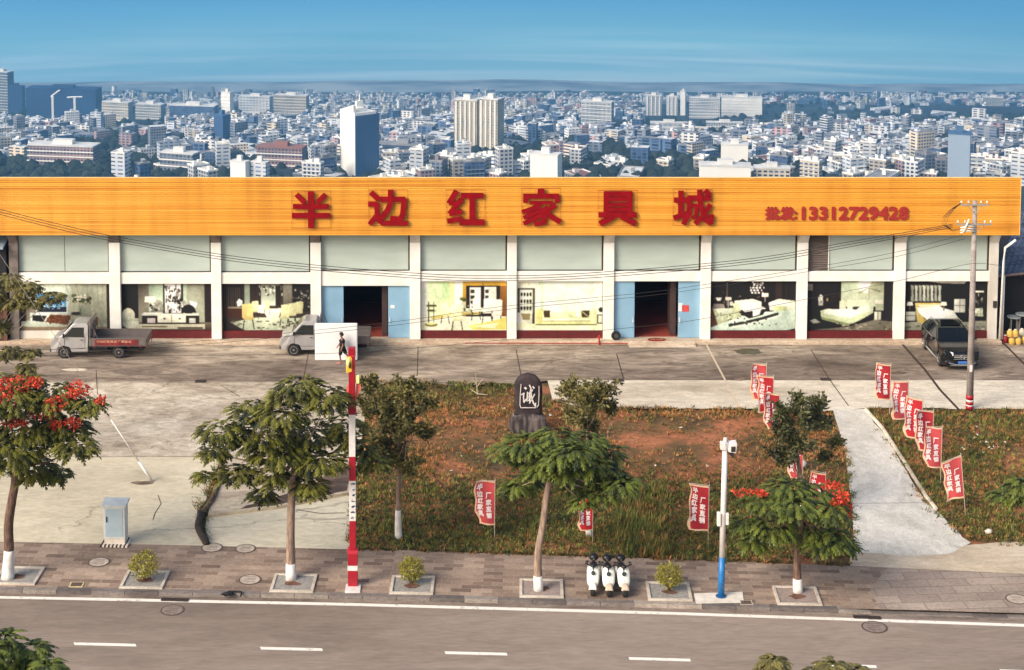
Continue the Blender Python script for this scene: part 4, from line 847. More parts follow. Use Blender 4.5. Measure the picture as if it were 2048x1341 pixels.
# black suv, nose to the camera (modelled along x, nose at x=0, turned to face -Y)
def suv(label, loc, rz):
    t = thing('suv', label, 'car', loc, rz)
    def wf(x, z):
        w = 1.0
        if x < .7: w *= 1 - .14*((.7-x)/.7)**2
        if x > 4.2: w *= 1 - .10*((x-4.2)/.6)**2
        if z > 1.08: w -= .30*(z-1.08)/.72
        if z < .45: w -= .04
        return w
    prof = [(.10,.26),(.02,.40),(0,.62),(.04,.86),(.16,1.0),(.6,1.10),(1.30,1.18),(1.75,1.50),(2.08,1.70),(2.45,1.79),(3.4,1.79),(3.9,1.70),(4.35,1.42),(4.62,1.18),(4.76,1.08),(4.80,.75),(4.76,.45),(4.60,.30),(4.30,.30),(4.22,.66),(3.88,.80),(3.54,.66),(3.46,.28),(1.30,.28),(1.22,.66),(.90,.80),(.56,.66),(.48,.28)]
    b_ = body(prof, wf).build('body', blackp, t, bevel=.025)
    for s in (-1, 1):
        for q in ([(1.62,1.20),(2.14,1.62),(2.62,1.68),(2.62,1.18)], [(2.70,1.18),(2.70,1.68),(3.40,1.67),(3.56,1.18)], [(3.64,1.18),(3.48,1.65),(3.85,1.60),(4.2,1.30),(4.25,1.22)]):
            B = MB(); B.prism(side_quad(wf, q, s), (0, s*.006, 0)); B.build('side_window', glassm, b_)
        B = MB(); B.prism(side_quad(wf, [(1.55,1.15),(4.3,1.15),(4.3,1.175),(1.55,1.175)], s, .004), (0, s*.008, 0)); B.build('window_trim', chrome, b_)
        B = MB(); B.tube([(2.2, s*.72, 1.80), (2.4, s*.71, 1.85), (3.6, s*.70, 1.84), (3.8, s*.70, 1.76)], .02, 6); B.build('roof_rail', chrome, t)
        B = MB(); B.tube([(1.0, s*1.0, .34), (3.3, s*1.0, .34)], .06, 6); B.build('side_step', chrome, t)
        B = MB(); B.ell((1.72, s*1.10, 1.24), (.10, .14, .09), 10, 6); B.build('wing_mirror', blackp, t, smooth=True)
        B = MB(); B.prism([(.06, s*.44, .80), (.10, s*.44, .95), (.40, s*.84, 1.02), (.30, s*.87, .86), (.13, s*.66, .78)], (-.05, s*.03, .015)); B.build('headlight', lampm, b_)
        B = MB(); B.prism([(-.01, s*.42, .46), (-.01, s*.80, .44), (.03, s*.84, .60), (-.01, s*.5, .56)], (-.02, 0, 0)); B.build('air_intake', under, b_)
        B = MB(); B.ell((2.2 if s < 0 else 2.2, s*.0, 1.0), (.01, .01, .01), 4, 3)
        wheel(t, .90, s*.87, .37, .25, s, True); wheel(t, 3.88, s*.87, .37, .25, s, True)
    B = MB(); B.add([(1.36, -.80, 1.20), (1.36, .80, 1.20), (2.06, .66, 1.695), (2.06, -.66, 1.695)], [(0,1,2,3)]); B.v = [(x-.02, y, z+.02) for x, y, z in B.v]; B.build('windshield', glassm, b_, fixn=False)
    B = MB(); B.box((2.3, -.5, 1.785), (3.3, .5, 1.797)); B.build('sunroof', glassm, b_)
    B = MB(); B.prism([(-.03, -.46, .62), (-.03, .46, .62), (.02, .42, .90), (.02, -.42, .90)], (.08, 0, 0)); gr = B.build('grille', under, b_)
    B = MB(); B.cbox((-.025, 0, .76), (.03, .86, .05)); B.cbox((-.015, 0, .85), (.03, .84, .02)); B.cbox((-.035, 0, .65), (.02, .86, .02)); B.build('grille_bar', chrome, gr)
    B = MB(); n = 20; R_, r_ = .11, .014
    V = [(-.06+r_*math.cos(j/6*6.283), (R_+r_*math.sin(j/6*6.283))*math.cos(i/n*6.283), .77+(R_+r_*math.sin(j/6*6.283))*math.sin(i/n*6.283)) for i in range(n) for j in range(6)]
    B.add(V, [(i*6+j, ((i+1) % n)*6+j, ((i+1) % n)*6+(j+1) % 6, i*6+(j+1) % 6) for i in range(n) for j in range(6)])
    for a in (90, 210, 330): B.tube([(-.06, 0, .77), (-.06, R_*math.cos(R(a)), .77+R_*math.sin(R(a)))], .012, 5)
    B.build('emblem', chrome, gr)
    B = MB(); B.tube([(.05, -.86, .52), (-.03, -.6, .42), (-.05, -.3, .36), (-.05, .3, .36), (-.03, .6, .42), (.05, .86, .52)], .03, 6); B.box((-.06, -.62, .30), (.02, .62, .335)); B.build('bumper_trim', chrome, b_)
    B = MB(); B.box((-.075, -.23, .42), (-.05, .23, .55)); pl = B.build('number_plate', M('plate_blue2', s3(70, 120, 196), .4), t)
    B = MB(); B.tube([(2.0, -.3, 1.70), (1.4, .0, 1.245)], .008, 4); B.build('wiper', under, t)
    return t
p = G(1924, 743); suv('glossy black car with sunroof parked nose out behind the utility pole', (p.x, p.y, 0), R(90)).scale = (.95, 1, 1)

# ------------------------------------------------------------------ mattress and the walking person
p = G(630, 722); q = G(715, 722); y0 = p.y
B = MB(); B.box((0, 0, .02), (q.x-p.x, .24, 1.98)); mt = B.build('mattress', M('mattress_cloth', s3(226, 224, 222), .85, c2=s3(238, 237, 236), sc=1.2, bump=.3), bevel=.05, seg=3); mt.location = (p.x, y0, 0)
tag(mt, 'large white wrapped mattress stood on edge in front of the silver truck', 'mattress')
B = MB()
for z in (.04, 1.95): B.tube([(.06, -.006, z), (q.x-p.x-.06, -.006, z)], .012, 5)
B.build('piping', M('piping_grey', s3(196, 192, 190), .8), mt)
skin = M('skin', s3(150, 104, 82), .6, var=.06); hair = M('hair_black', s3(18, 15, 15), .6); cloth = M('cloth_black', s3(20, 18, 22), .85, var=.2); shoe = M('shoe_pink', s3(206, 120, 116), .6)
def skinned(name, J, E, mat, parent, sub=2, root=0):
    me = bpy.data.meshes.new(name); me.from_pydata([j[0] for j in J], E, []); me.materials.append(mat)
    o = bpy.data.objects.new(name, me); COL.objects.link(o); o.parent = parent
    o.modifiers.new('skin', 'SKIN')
    lay = me.skin_vertices[0].data if me.skin_vertices else None
    if lay is None:
        bm = bmesh.new(); bm.from_mesh(me); bm.verts.layers.skin.verify(); bm.to_mesh(me); bm.free(); lay = me.skin_vertices[0].data
    for k, j in enumerate(J):
        r = j[1]; lay[k].radius = r if isinstance(r, tuple) else (r, r); lay[k].use_root = (k == root)
    m_ = o.modifiers.new('sub', 'SUBSURF'); m_.levels = sub; m_.render_levels = sub
    dg = bpy.context.evaluated_depsgraph_get(); dg.update()
    me2 = bpy.data.meshes.new_from_object(o.evaluated_get(dg)); o.modifiers.clear(); o.data = me2
    me2.polygons.foreach_set('use_smooth', [True]*len(me2.polygons)); return o
pp = G(685, 724)
pr = thing('person', 'person in black shirt and shorts walking left past the white mattress', 'person', (pp.x, pp.y-.25, 0))
# facing -X: x forward is negative
J = [((0,0,.86),.11), ((0,0,1.02),.11), ((.0,0,1.20),(.13,.10)), ((-.01,0,1.33),.075), ((-.03,0,1.40),.05), ((-.05,0,1.47),.07), ((-.06,0,1.56),(.088,.078)), ((-.05,0,1.63),.055),
     ((.0,-.16,1.28),.055), ((.06,-.20,1.04),.042), ((-.02,-.22,.82),.034), ((-.04,-.22,.76),.035),
     ((.0,.16,1.28),.055), ((-.10,.19,1.05),.042), ((-.22,.19,.88),.034), ((-.26,.19,.83),.035),
     ((-.06,-.09,.78),.085), ((-.12,-.09,.46),.055), ((-.06,-.09,.10),.036), ((-.10,-.09,.04),.035), ((-.20,-.09,.03),.028),
     ((.07,.09,.78),.085), ((.20,.09,.48),.055), ((.42,.09,.20),.036), ((.46,.09,.13),.034), ((.42,.09,.04),.028)]
E_ = [(0,1),(1,2),(2,3),(3,4),(4,5),(5,6),(6,7),(2,8),(8,9),(9,10),(10,11),(2,12),(12,13),(13,14),(14,15),(0,16),(16,17),(17,18),(18,19),(19,20),(0,21),(21,22),(22,23),(23,24),(24,25)]
skinned('body', J, E_, skin, pr)
for jx, s in ((11, -1), (15, 1)):      # fingers and thumb
    b0 = Vector(J[jx][0]); B = MB()
    for k in range(4): o_ = Vector((.028-.018*k, 0, 0)); B.tube([b0+o_*.8, b0+o_+Vector((-.008, 0, -.05)), b0+o_+Vector((-.03, 0, -.085+.008*abs(k-1)))], [.010, .009, .007], 6)
    B.tube([b0+Vector((-.03, 0, .02)), b0+Vector((-.055, 0, -.02)), b0+Vector((-.06, 0, -.045))], [.011, .010, .008], 6); B.build('fingers', skin, pr, smooth=True)
B = MB(); B.lathe([(.10,.0),(.16,-.0),(.175,.16),(.17,.30),(.20,.42),(.17,.50),(.06,.54)], (0, 0, .78), 14); B.v = [(x*.82, y*1.05, z) for x, y, z in B.v]
for s in (-1, 1):
    pts = [(.0, s*.15, 1.29), (.045 if s < 0 else -.06, s*.2, 1.14)]; B.tube(pts, [.085, .075], 10)
B.build('shirt', cloth, pr, smooth=True)
B = MB(); B.tube([(-.03,-.08,.86), (-.10,-.09,.50)], [.125, .095], 10); B.tube([(.03,.08,.86), (.18,.09,.52)], [.125, .095], 10); B.build('shorts', cloth, pr, smooth=True)
B = MB(); B.ell((-.035, 0, 1.60), (.108, .092, .085), 12, 8, .05); B.ell((.0, 0, 1.55), (.085, .085, .09), 12, 8, .05); B.build('hair', hair, pr, smooth=True)
B = MB(); B.tube([(-.15, 0, 1.555), (-.168, 0, 1.525)], [.008, .014], 6)
for s in (-1, 1): B.ell((-.055, s*.085, 1.54), (.02, .012, .03), 6, 5)
B.build('face', skin, pr, smooth=True)
B = MB()
for s in (-1, 1): B.ell((-.142, s*.03, 1.565), (.008, .014, .008), 6, 4)
B.build('eyes', hair, pr); 
B = MB(); B.ell((-.16, -.09, .035), (.15, .05, .04), 10, 6); B.build('shoe', shoe, pr, smooth=True)
B = MB(); B.ell((.44, .09, .07), (.06, .05, .12), 10, 6); B.build('shoe', shoe, pr, smooth=True)

# ------------------------------------------------------------------ flags
flag_red = M('flag_cloth', s3(184, 28, 38), .8, c2=s3(198, 40, 46), sc=1.5); flag_edge = M('flag_edge', s3(226, 178, 140), .75, c2=s3(236, 200, 170), sc=2); flag_txt = M('flag_white', s3(240, 224, 222), .7)
pole_m = M('flag_pole', s3(176, 166, 150), .5)
def flag_mesh(seed, tilt, lift, parent, hoist=0):
    q = random.Random(seed); W_, H_ = .84, 2.0; n, m_ = 14, 26; ph = q.uniform(0, 6)
    fold = q.uniform(.1, .55)
    def df(x, z):        # x 0 (free edge) .. W (pole); z 0 bottom .. H top
        k = 1 - x/W_; wav = .15*k*math.sin(z*2.6+ph+x*4)+.07*k*math.sin(z*5.1+ph*2+x*6)
        curl = .0 if z > .5 else k*(.5-z)*fold
        return (x - W_ + curl*.4*k + .06*k*math.sin(z*3+ph) + .05*k*k*math.sin(z*6+ph), wav - curl*.8, z + lift + tilt*k*(.4+.6*z/H_) + curl*.35)
    B = MB(); V = [df(W_*i/n, H_*j/m_) for j in range(m_+1) for i in range(n+1)]
    fs = [(j*(n+1)+i, j*(n+1)+i+1, (j+1)*(n+1)+i+1, (j+1)*(n+1)+i) for j in range(m_) for i in range(n)]
    B.v = V
    for k, f in enumerate(fs):
        i, j = k % n, k//n; B.f.append(f); B.m.append(1 if (i == 0 or j == 0 or j == m_-1 or (i == 1 and j < 8)) else 0); B.c.append(None)
    cl = B.build('cloth', [[flag_red, M('flag_faded', s3(186, 62, 66), .8, c2=s3(196, 78, 78), sc=1.5), M('flag_deep', s3(158, 26, 36), .75, c2=s3(178, 40, 46), sc=1.5)][seed % 3], flag_edge], parent, smooth=True, fixn=False)
    B = MB()
    for txt, x0, z0, sz, dz in (('半边红家具', .10, 1.62, .25, .30), ('厂家直销', .46, 1.22, .25, .30)):
        for k, ch in enumerate(txt):
            vs, f2 = text_geo(ch, sz, .27, .045, 0)
            B.add([tuple(Vector(df(p_[0]+x0, p_[2]+z0-k*dz)) + Vector((0, -.018+p_[1], 0))) for p_ in vs], f2)
    B.build('lettering', flag_txt, cl, fixn=False)
    B = MB(); a = df(0, H_); b2 = df(W_, H_); B.tube([(a[0], a[1]-.0, a[2]+.015), (b2[0]+.05, 0, b2[2]+.03)], .016, 6); B.tube([(.0, 0, -.25), (.02, 0, lift+H_+.12)], .02, 6); B.build('pole', pole_m, parent)
flag_pos = [(985, 957, 1050, 'red flag alone in the weeds left of the middle street tree'), (1181, 990, 1060, 'red flag half hidden under the middle street tree beside a white trunk'), (1412, 967, 1062, 'red flag in the weeds just left of the white and blue camera pole'),
 (1527, 725, 800, 'hindmost red flag of the trio left of the bushy driveway tree'), (1541, 750, 826, 'middle red flag of the trio left of the bushy driveway tree'), (1553, 785, 860, 'front red flag of the trio left of the bushy driveway tree'),
 (1600, 890, 958, 'red flag tangled behind the branches of the bushy driveway tree'), (1645, 943, 1020, 'red flag mostly hidden behind the flowering tree at the drive'),
 (1775, 726, 800, 'hindmost red flag along the right side of the driveway'), (1810, 758, 838, 'second red flag from the back along the driveway right side'), (1838, 795, 878, 'third red flag from the back along the driveway right side'),
 (1860, 818, 904, 'third red flag from the front along the driveway right side'), (1877, 851, 936, 'second red flag from the front along the driveway right side'), (1927, 905, 995, 'nearest red flag standing alone beside the mouth of the driveway')]
protos = []
for i, (u, vt, vb, lab) in enumerate(flag_pos):
    vg = vb + (28 if i not in (13,) else 36); g = G(u+4, vg); sc_ = SC(g.y, vg)
    H_px = (vb-vt)/sc_; scl = H_px/2.05; lift = (vg-vb)/sc_/scl - .0
    var = [(1, .02, 0), (2, .12, 0), (3, .08, 0)][i % 3]; 
    if i == 13: var = (9, -.22, 0)
    if i == 1: var = (11, -.05, 0)
    root = thing('banner_flag', lab, 'flag', (g.x, g.y, 0), R([0, 6, -8, 4][i % 4]), 'red advertising flags around the driveway and lot')
    flag_mesh(var[0]+i, var[1], lift, root); root.scale = (scl*[1, 1.05, .95][i % 3]*.98,)*1 + (scl,)*2 if False else (scl, scl, scl)
    if i == 13: root.rotation_euler = (0, R(-6), 0)
# ------------------------------------------------------------------ posts and poles
def at(u, v): g = G(u, v); return g, SC(g.y, v)
red_p = M('post_red', s3(160, 22, 38), .4, var=.08, sc=3); white_p = M('post_white', s3(232, 226, 220), .45, c2=s3(214, 206, 200), sc=4); pinkr = M('post_pink', s3(190, 44, 60), .5)
yel = M('ornament_yellow', s3(226, 178, 52), .4, c2=s3(236, 196, 80), sc=4); yelp = M('ornament_cream', s3(240, 228, 150), .45); cor = M('ornament_coral', s3(226, 104, 90), .5)
g, s_ = at(706, 1172); hh = lambda v: D(CU, v, g.y).z
t = thing('decorated_post', 'tall red and white square post with yellow ornaments near its top', 'post', (g.x, g.y, 0))
def seg(nm, v0, v1, w, mt, par=t, dx=0, dep=None, bev=.01):
    B = MB(); d_ = (dep or w)/2; B.box((dx-w/2, -d_, hh(v1)), (dx+w/2, d_, hh(v0)-.003)); return B.build(nm, mt, par, bevel=bev)
seg('base_box', 1105, 1172, .36, red_p); seg('base_band', 1128, 1138, .38, white_p); seg('base_cap', 1098, 1105, .40, pinkr)
for v0, v1, m_ in ((1040, 1098, red_p), (912, 960, red_p), (833, 912, white_p), (828, 833, white_p), (712, 828, red_p)): seg('shaft', v0, v1, .24, m_)
sp = seg('sign_panel', 960, 1040, .25, white_p)
B = MB()
q = random.Random(3)
for k in range(7):
    zc = lerp(hh(1034), hh(966), k/6)
    for j in range(4):
        x = q.uniform(-.07, .05); a = q.uniform(-.6, .9); B.prism([(x, -.131, zc+q.uniform(-.04, .04)), (x+.07*math.cos(a), -.131, zc+.07*math.sin(a)+.02), (x+.07*math.cos(a), -.131, zc+.07*math.sin(a)), (x, -.131, zc-.03)], (0, -.004, 0))
B.build('sign_mark', M('ink_blue', s3(50, 60, 96), .5), sp)
seg('collar', 806, 824, .30, red_p); seg('collar', 709, 712, .28, pinkr); seg('top_box', 695, 708, .26, red_p)
B = MB(); zc = hh(730); B.prism([(-.20, -.16, zc-.30), (.02, -.16, zc-.22), (.02, -.16, zc+.30), (-.06, -.16, zc+.38), (-.22, -.16, zc+.25)], (0, .2, 0)); B.build('ornament', yel, t, bevel=.03)
B = MB(); B.ell((-.12, -.17, zc+.14), (.09, .05, .17), 10, 8); B.build('ornament', yelp, t, smooth=True)
B = MB(); B.ell((-.07, -.2, zc+.05), (.05, .05, .13), 8, 6); B.build('ornament', M('ornament_dark', s3(90, 60, 24), .5), t, smooth=True)
B = MB(); z1 = hh(750); B.box((.13, -.08, z1-.32), (.28, .08, z1)); B.build('ornament', yelp, t, bevel=.02)
B = MB(); z1 = hh(768); B.prism([(.14, 0, z1-.62), (.16, 0, z1), (.30, 0, z1+.0), (.34, 0, z1-.14), (.24, 0, z1-.4)], (0, .05, 0)); B.build('ornament', cor, t)
B = MB(); B.prism([(-.14, 0, hh(795)), (-.14, 0, hh(768)), (-.2, 0, hh(775)), (-.2, 0, hh(790))], (0, .05, 0)); B.build('ornament', cor, t)
B = MB(); a = G(690, 1187); b2 = G(722, 1173); B.box((a.x-g.x, a.y-g.y, 0), (b2.x-g.x, b2.y-g.y+.1, .06)); B.build('footing', white_p, t, bevel=.01)

# camera pole
g, s_ = at(1443, 1194); hh2 = lambda v: D(CU, v, g.y).z
t = thing('camera_pole', 'white pole with bright blue lower part carrying a boxy camera head', 'pole', (g.x, g.y, 0))
B = MB(); B.tube([(0, 0, hh2(1114)), (.06, 0, hh2(884))], [.11, .10], 14); B.build('pole', white_p, t, smooth=True)
B = MB(); B.tube([(-.02, 0, 0), (0, 0, hh2(1114)-.002)], [.125, .115], 14); B.build('pole_base', M('pole_blue', s3(30, 104, 168), .4, c2=s3(40, 120, 184), sc=3), t, smooth=True)
B = MB(); B.lathe([(.2, 0), (.2, .04), (.14, .06)], (-.02, 0, 0), 14); B.build('flange', M('flange_blue', s3(36, 80, 126), .5), t)
z = hh2(893); B = MB(); B.tube([(.06, 0, hh2(884)), (.06, 0, hh2(876))], .07, 10); B.cbox((-.04, -.05, z+.05), (.18, .26, .26)); cmh = B.build('camera_bracket', white_p, t, bevel=.01)
B = MB(); B.prism([(.14, -.3, z-.12), (.42, -.3, z-.16), (.46, -.3, z+.20), (.18, -.3, z+.17)], (0, .45, 0)); B.build('camera_housing', white_p, t, bevel=.02)
B = MB(); B.cbox((.31, -.305, z+.0), (.16, .02, .2)); B.prism([(.12, -.1, z-.2), (.38, -.1, z-.42), (.36, -.1, z-.2)], (0, .05, 0)); B.build('camera_lens', dk_m, t)
B = MB(); z = hh2(1037); B.cbox((-.15, -.06, z), (.13, .2, .5)); B.cbox((.17, -.04, z), (.10, .16, .44)); B.build('equipment_box', white_p, t, bevel=.02)
pad = M('pad_pale', s3(206, 196, 180), .85, c2=s3(228, 218, 204), sc=3)
sheet('pole_footing', [(1388, 1187), (1485, 1184), (1488, 1205), (1392, 1207)], .02, pad, side=.02)

# utility pole with cross arms
g, s_ = at(1939, 818); hh3 = lambda v: D(CU, v, g.y).z; PU = g.copy()
conc_p = concrete('pole_concrete', s3(140, 128, 122), s3(166, 154, 147), s3(182, 171, 164), sc=2, cracks=0, seed=81)
t = thing('utility_pole', 'tall concrete utility pole with red and white bands at its foot', 'pole', (g.x, g.y, 0))
hT = hh3(402)
B = MB(); B.tube([(0, 0, 0), (0, 0, hT)], [.175, .105], 16); B.build('shaft', conc_p, t, smooth=True)
for v0, v1, m_ in ((790, 799, red_p), (799, 803, white_p), (803, 809, red_p), (809, 811.5, white_p), (811.5, 820, red_p)):
    B = MB(); B.tube([(0, 0, max(0, hh3(v1))), (0, 0, hh3(v0)-.002)], .184, 16); B.build('band', m_, t, smooth=True)
galv = M('galvanised', s3(176, 172, 160), .45, var=.1, metal=.4); ceram = M('insulator', s3(230, 222, 206), .35); wire_m = M('wire_black', s3(40, 34, 30), .7)
def insul(B, x, y, z): B.lathe([(.012, -.08), (.012, 0), (.05, .01), (.05, .03), (.03, .04), (.05, .05), (.045, .08), (.02, .10)], (x, y, z), 8)
for v, x0, x1 in ((409, -.75, .6), (448, -.9, .8)):
    z = hh3(v); B = MB(); B.cbox(((x0+x1)/2, -.15, z), (x1-x0, .07, .07)); B.tube([(x0*.6, -.14, z), (0, -.14, z-.45)], .02, 5); B.tube([(x1*.6, -.14, z), (0, -.14, z-.45)], .02, 5); ca = B.build('crossarm', galv, t)
    for x in (x0+.06, x0+.4, x1-.35, x1-.06): B = MB(); insul(B, x, -.15, z+.1); B.build('insulator', ceram, ca, smooth=True)
B = MB(); 
for k in range(3): z = hh3(452)-.12*k; B.tube([(0, -.2, z), (-.35, -.24, z+.05), (-.75, -.24, z-.05)], .035, 6)
B.tube([(-.35, -.3, hh3(436)), (-.6, -.3, hh3(462))], .045, 6); B.build('dead_end_clamp', ceram, t, smooth=True)
B = MB()
for k in range(4): B.tube([(-.7, -.15, hh3(409)+.1), (-1.05-.05*k, -.2, hh3(417)), (-1.35-.08*k, -.25, hh3(432)), (-1.42-.06*k, -.25, hh3(448)), (-1.1, -.25, hh3(460)), (-.75, -.25, hh3(455))], .012, 5)
B.build('jumper_wire', wire_m, t)
B = MB(); B.box((-.1, -.19, hh3(742)), (.03, -.176, hh3(728))); B.build('number_tag', white_p, t)

# overhead wires
def spline(pts, n=8):
    out_ = []
    for i in range(len(pts)-1):
        p0 = pts[max(i-1, 0)]; p1 = pts[i]; p2 = pts[i+1]; p3 = pts[min(i+2, len(pts)-1)]
        for k in range(n):
            s = k/n; out_.append(tuple(.5*((2*p1[j]) + (-p0[j]+p2[j])*s + (2*p0[j]-5*p1[j]+4*p2[j]-p3[j])*s*s + (-p0[j]+3*p1[j]-3*p2[j]+p3[j])*s**3) for j in range(len(p1))))
    out_.append(tuple(pts[-1])); return out_
main = [(-60, 404), (0, 422), (110, 450), (244, 479), (500, 520), (820, 549), (1000, 555), (1200, 548), (1500, 521), (1700, 487), (1905, 452)]
for k, lab in enumerate(('topmost of the three overhead cables sagging across the shop front', 'middle one of the three overhead cables sagging across the shop front', 'lowest of the three overhead cables sagging across the shop front')):
    B = MB(); yy = PU.y-.2; pts = spline([(u, v + k*(5 if u < 1800 else 3) - 3) for u, v in main]); B.tube([D(u, v, yy - .15*k) for u, v in pts], .016, 5)
    tag(B.build('power_line', wire_m), lab, 'cable', 'overhead cables from the utility pole')
for k, (pts, lab) in enumerate((([(-60, 706), (300, 690), (630, 661), (820, 640), (1000, 614), (1268, 588), (1400, 571), (1657, 530), (1800, 503), (1925, 470)], 'upper one of two thin service wires dropping left from the utility pole'),
        ([(-60, 712), (300, 697), (630, 668), (820, 647), (1000, 621), (1268, 595), (1400, 578), (1657, 537), (1800, 512), (1930, 478)], 'lower one of two thin service wires dropping left from the utility pole'),
        ([(-60, 712), (400, 711), (640, 708), (820, 697), (1000, 681), (1268, 655), (1400, 639), (1657, 590), (1806, 560), (1934, 529), (1997, 531)], 'thin wire slung low across the yard and shop doors'))):
    B = MB(); B.tube([D(u, v, PU.y-.25-.1*k) for u, v in spline(pts)], .010, 4); tag(B.build('service_wire', wire_m), lab, 'cable', 'overhead cables from the utility pole')

# anchored guy wire
g, s_ = at(305, 964); t = thing('guy_wire', 'slanting guy wire with a white guard tube anchored in the concrete', 'guy wire', (g.x, g.y, 0))
P_ = [D(u, v, g.y) - Vector((g.x, g.y, 0)) for u, v in ((305, 964), (278, 924), (222, 840), (0, 510), (-60, 420))]
B = MB(); B.tube([P_[0], P_[1]], .065, 8); B.build('guard_tube', white_p, t, smooth=True)
B = MB(); B.tube([P_[1], P_[2]], .028, 8); B.build('guard_tube', white_p, t, smooth=True)
B = MB(); B.tube([P_[2], P_[3], P_[4]], .012, 5); B.build('cable', M('wire_pale', s3(150, 140, 128), .6), t)

# electrical cabinet
g, s_ = at(228, 1096); t = thing('electrical_cabinet', 'pale blue street electrical cabinet on a plinth with striped foot', 'cabinet', (g.x, g.y+.45, 0), R(-3))
w, d_, z0, z1 = .86, .55, .30, 1.62
cabm = M('cabinet_grey', s3(204, 208, 206), .5, c2=s3(220, 224, 220), sc=3); cabd = M('cabinet_door', s3(168, 188, 198), .5, c2=s3(182, 200, 208), sc=2)
B = MB(); B.box((-w/2, -d_/2, z0), (w/2, d_/2, z1)); B.build('housing', cabm, t, bevel=.01)
B = MB(); B.box((-w/2+.08, -d_/2-.02, z0+.08), (w/2-.08, -d_/2-.002, z1-.1)); dr_ = B.build('door', cabd, t, bevel=.008)
B = MB(); B.box((-w/2+.12, -d_/2-.05, .98), (-w/2+.16, -d_/2-.021, 1.2)); B.build('handle', dk_m, dr_)
B = MB(); B.prism([(-w/2-.06, -d_/2-.08, z1+.002), (-w/2-.06, d_/2+.06, z1+.002), (-w/2-.06, d_/2+.06, z1+.12), (-w/2-.06, -d_/2-.08, z1+.06)], (w+.12, 0, 0)); B.build('roof', cabm, t)
B = MB(); B.box((-w/2+.02, -d_/2+.02, .06), (w/2-.02, d_/2-.02, z0-.002)); B.build('plinth', pad, t)
B = MB()
for k in range(14): x = -.54+k*.0772; B.mi = k % 2; B.box((x, -d_/2-.16, 0), (x+.0768, d_/2+.16, .058))
B.build('striped_foot', [M('stripe_black', s3(50, 40, 34), .7), pad], t)

# stone monument
g, s_ = at(1057, 868); t = thing('stone_monument', 'dark rounded stone tablet with a white character on a rough rock base', 'monument', (g.x, g.y+.5, 0))
hz = lambda v: D(CU, v, g.y+.1).z
stone = M('stone_dark', s3(28, 20, 22), .75, c2=s3(60, 46, 46), sc=2.2, bump=.5, detail=8); rock = M('stone_rock', s3(44, 36, 36), .85, c2=s3(118, 106, 100), sc=1.8, stretch=(2.2, 1, .5), bump=.6, detail=9, thr=(.45, .68))
def blob(fn, nu=28, nv=20):
    B = MB(); V = []
    for j in range(nv+1):
        for i in range(nu): V.append(fn(i/nu*math.tau, j/nv))
    B.add(V, [(j*nu+i, j*nu+(i+1) % nu, (j+1)*nu+(i+1) % nu, (j+1)*nu+i) for j in range(nv) for i in range(nu)] + [tuple(range(nu)), tuple(range(nv*nu, nv*nu+nu))[::-1]]); return B
zb, zm, zt = 0, hz(829), hz(752)
def tab(a, k):
    z = lerp(zm-.12, zt, k); e = 1 if k < .72 else max(.02, math.sqrt(max(0, 1-((k-.72)/.28)**2)))
    hw = .66*(1-.06*k)*(.45+.55*e) if k > .72 else .66*(1-.05*k); hd = .26*(.4+.6*e)
    c_, s2 = math.cos(a), math.sin(a); p = Vector((hw*math.copysign(abs(c_)**.5, c_)*(e if k > .72 else 1)**.6, hd*math.copysign(abs(s2)**.5, s2), z))
    return p + Vector((1, .4, .3))*.05*noise.noise(p*2.3)
blob(tab).build('tablet', stone, t, smooth=True)
def bas(a, k):
    z = lerp(-.1, zm+.05, k); w_ = lerp(.98, .80, k) if k < .75 else lerp(.83, .25, (k-.75)/.25)
    c_, s2 = math.cos(a), math.sin(a); p = Vector((w_*math.copysign(abs(c_)**.7, c_), .6*w_*math.copysign(abs(s2)**.7, s2), z)); return p*(1) + Vector((1, 1, .5))*.12*noise.noise(p*1.7+Vector((5, 0, 0)))
blob(bas).build('rock_base', rock, t, smooth=True)
B = MB(); yy = -.315; zz = lambda v: hz(v); xx = lambda u: (u-1057)/s_
def stroke(pts, w, y=yy):
    global B
    P = [(xx(a), zz(b_)) for a, b_ in pts]; 
    for i, (a, c_) in enumerate(zip(P[:-1], P[1:])):
        d = Vector((c_[0]-a[0], 0, c_[1]-a[1])).normalized(); n_ = Vector((-d.z, 0, d.x))*w/2; A = Vector((a[0], y-.001*i, a[1]))-d*w*.3; C_ = Vector((c_[0], y-.001*i, c_[1]))+d*w*.3
        B.prism([A-n_, A+n_, C_+n_, C_-n_], (0, -.01, 0))
stroke([(1042, 770), (1040.5, 790), (1040, 812), (1042, 817), (1072, 817)], .035); stroke([(1078, 774), (1078, 790), (1077, 812), (1074, 816)], .03)
tm = B.build('border_line', white_p, t)
B = MB()
for pts, w_ in (([(1050, 777), (1052, 779)], .09), ([(1043, 791), (1048, 788), (1047, 796), (1048, 806), (1052, 800)], .06), ([(1055, 786), (1054, 804)], .06), ([(1059, 772), (1062, 778), (1060, 788), (1058, 796), (1060, 804)], .06),
                ([(1066, 775), (1068, 778)], .07), ([(1056, 789), (1064, 784), (1065, 781)], .05), ([(1062, 782), (1063, 796), (1067, 808), (1071, 814), (1071, 808)], .065), ([(1057, 803), (1062, 798), (1060, 793)], .05), ([(1069, 790), (1064, 800), (1059, 808)], .05)):
    stroke(pts, w_, yy-.004)
B.build('character', white_p, t)

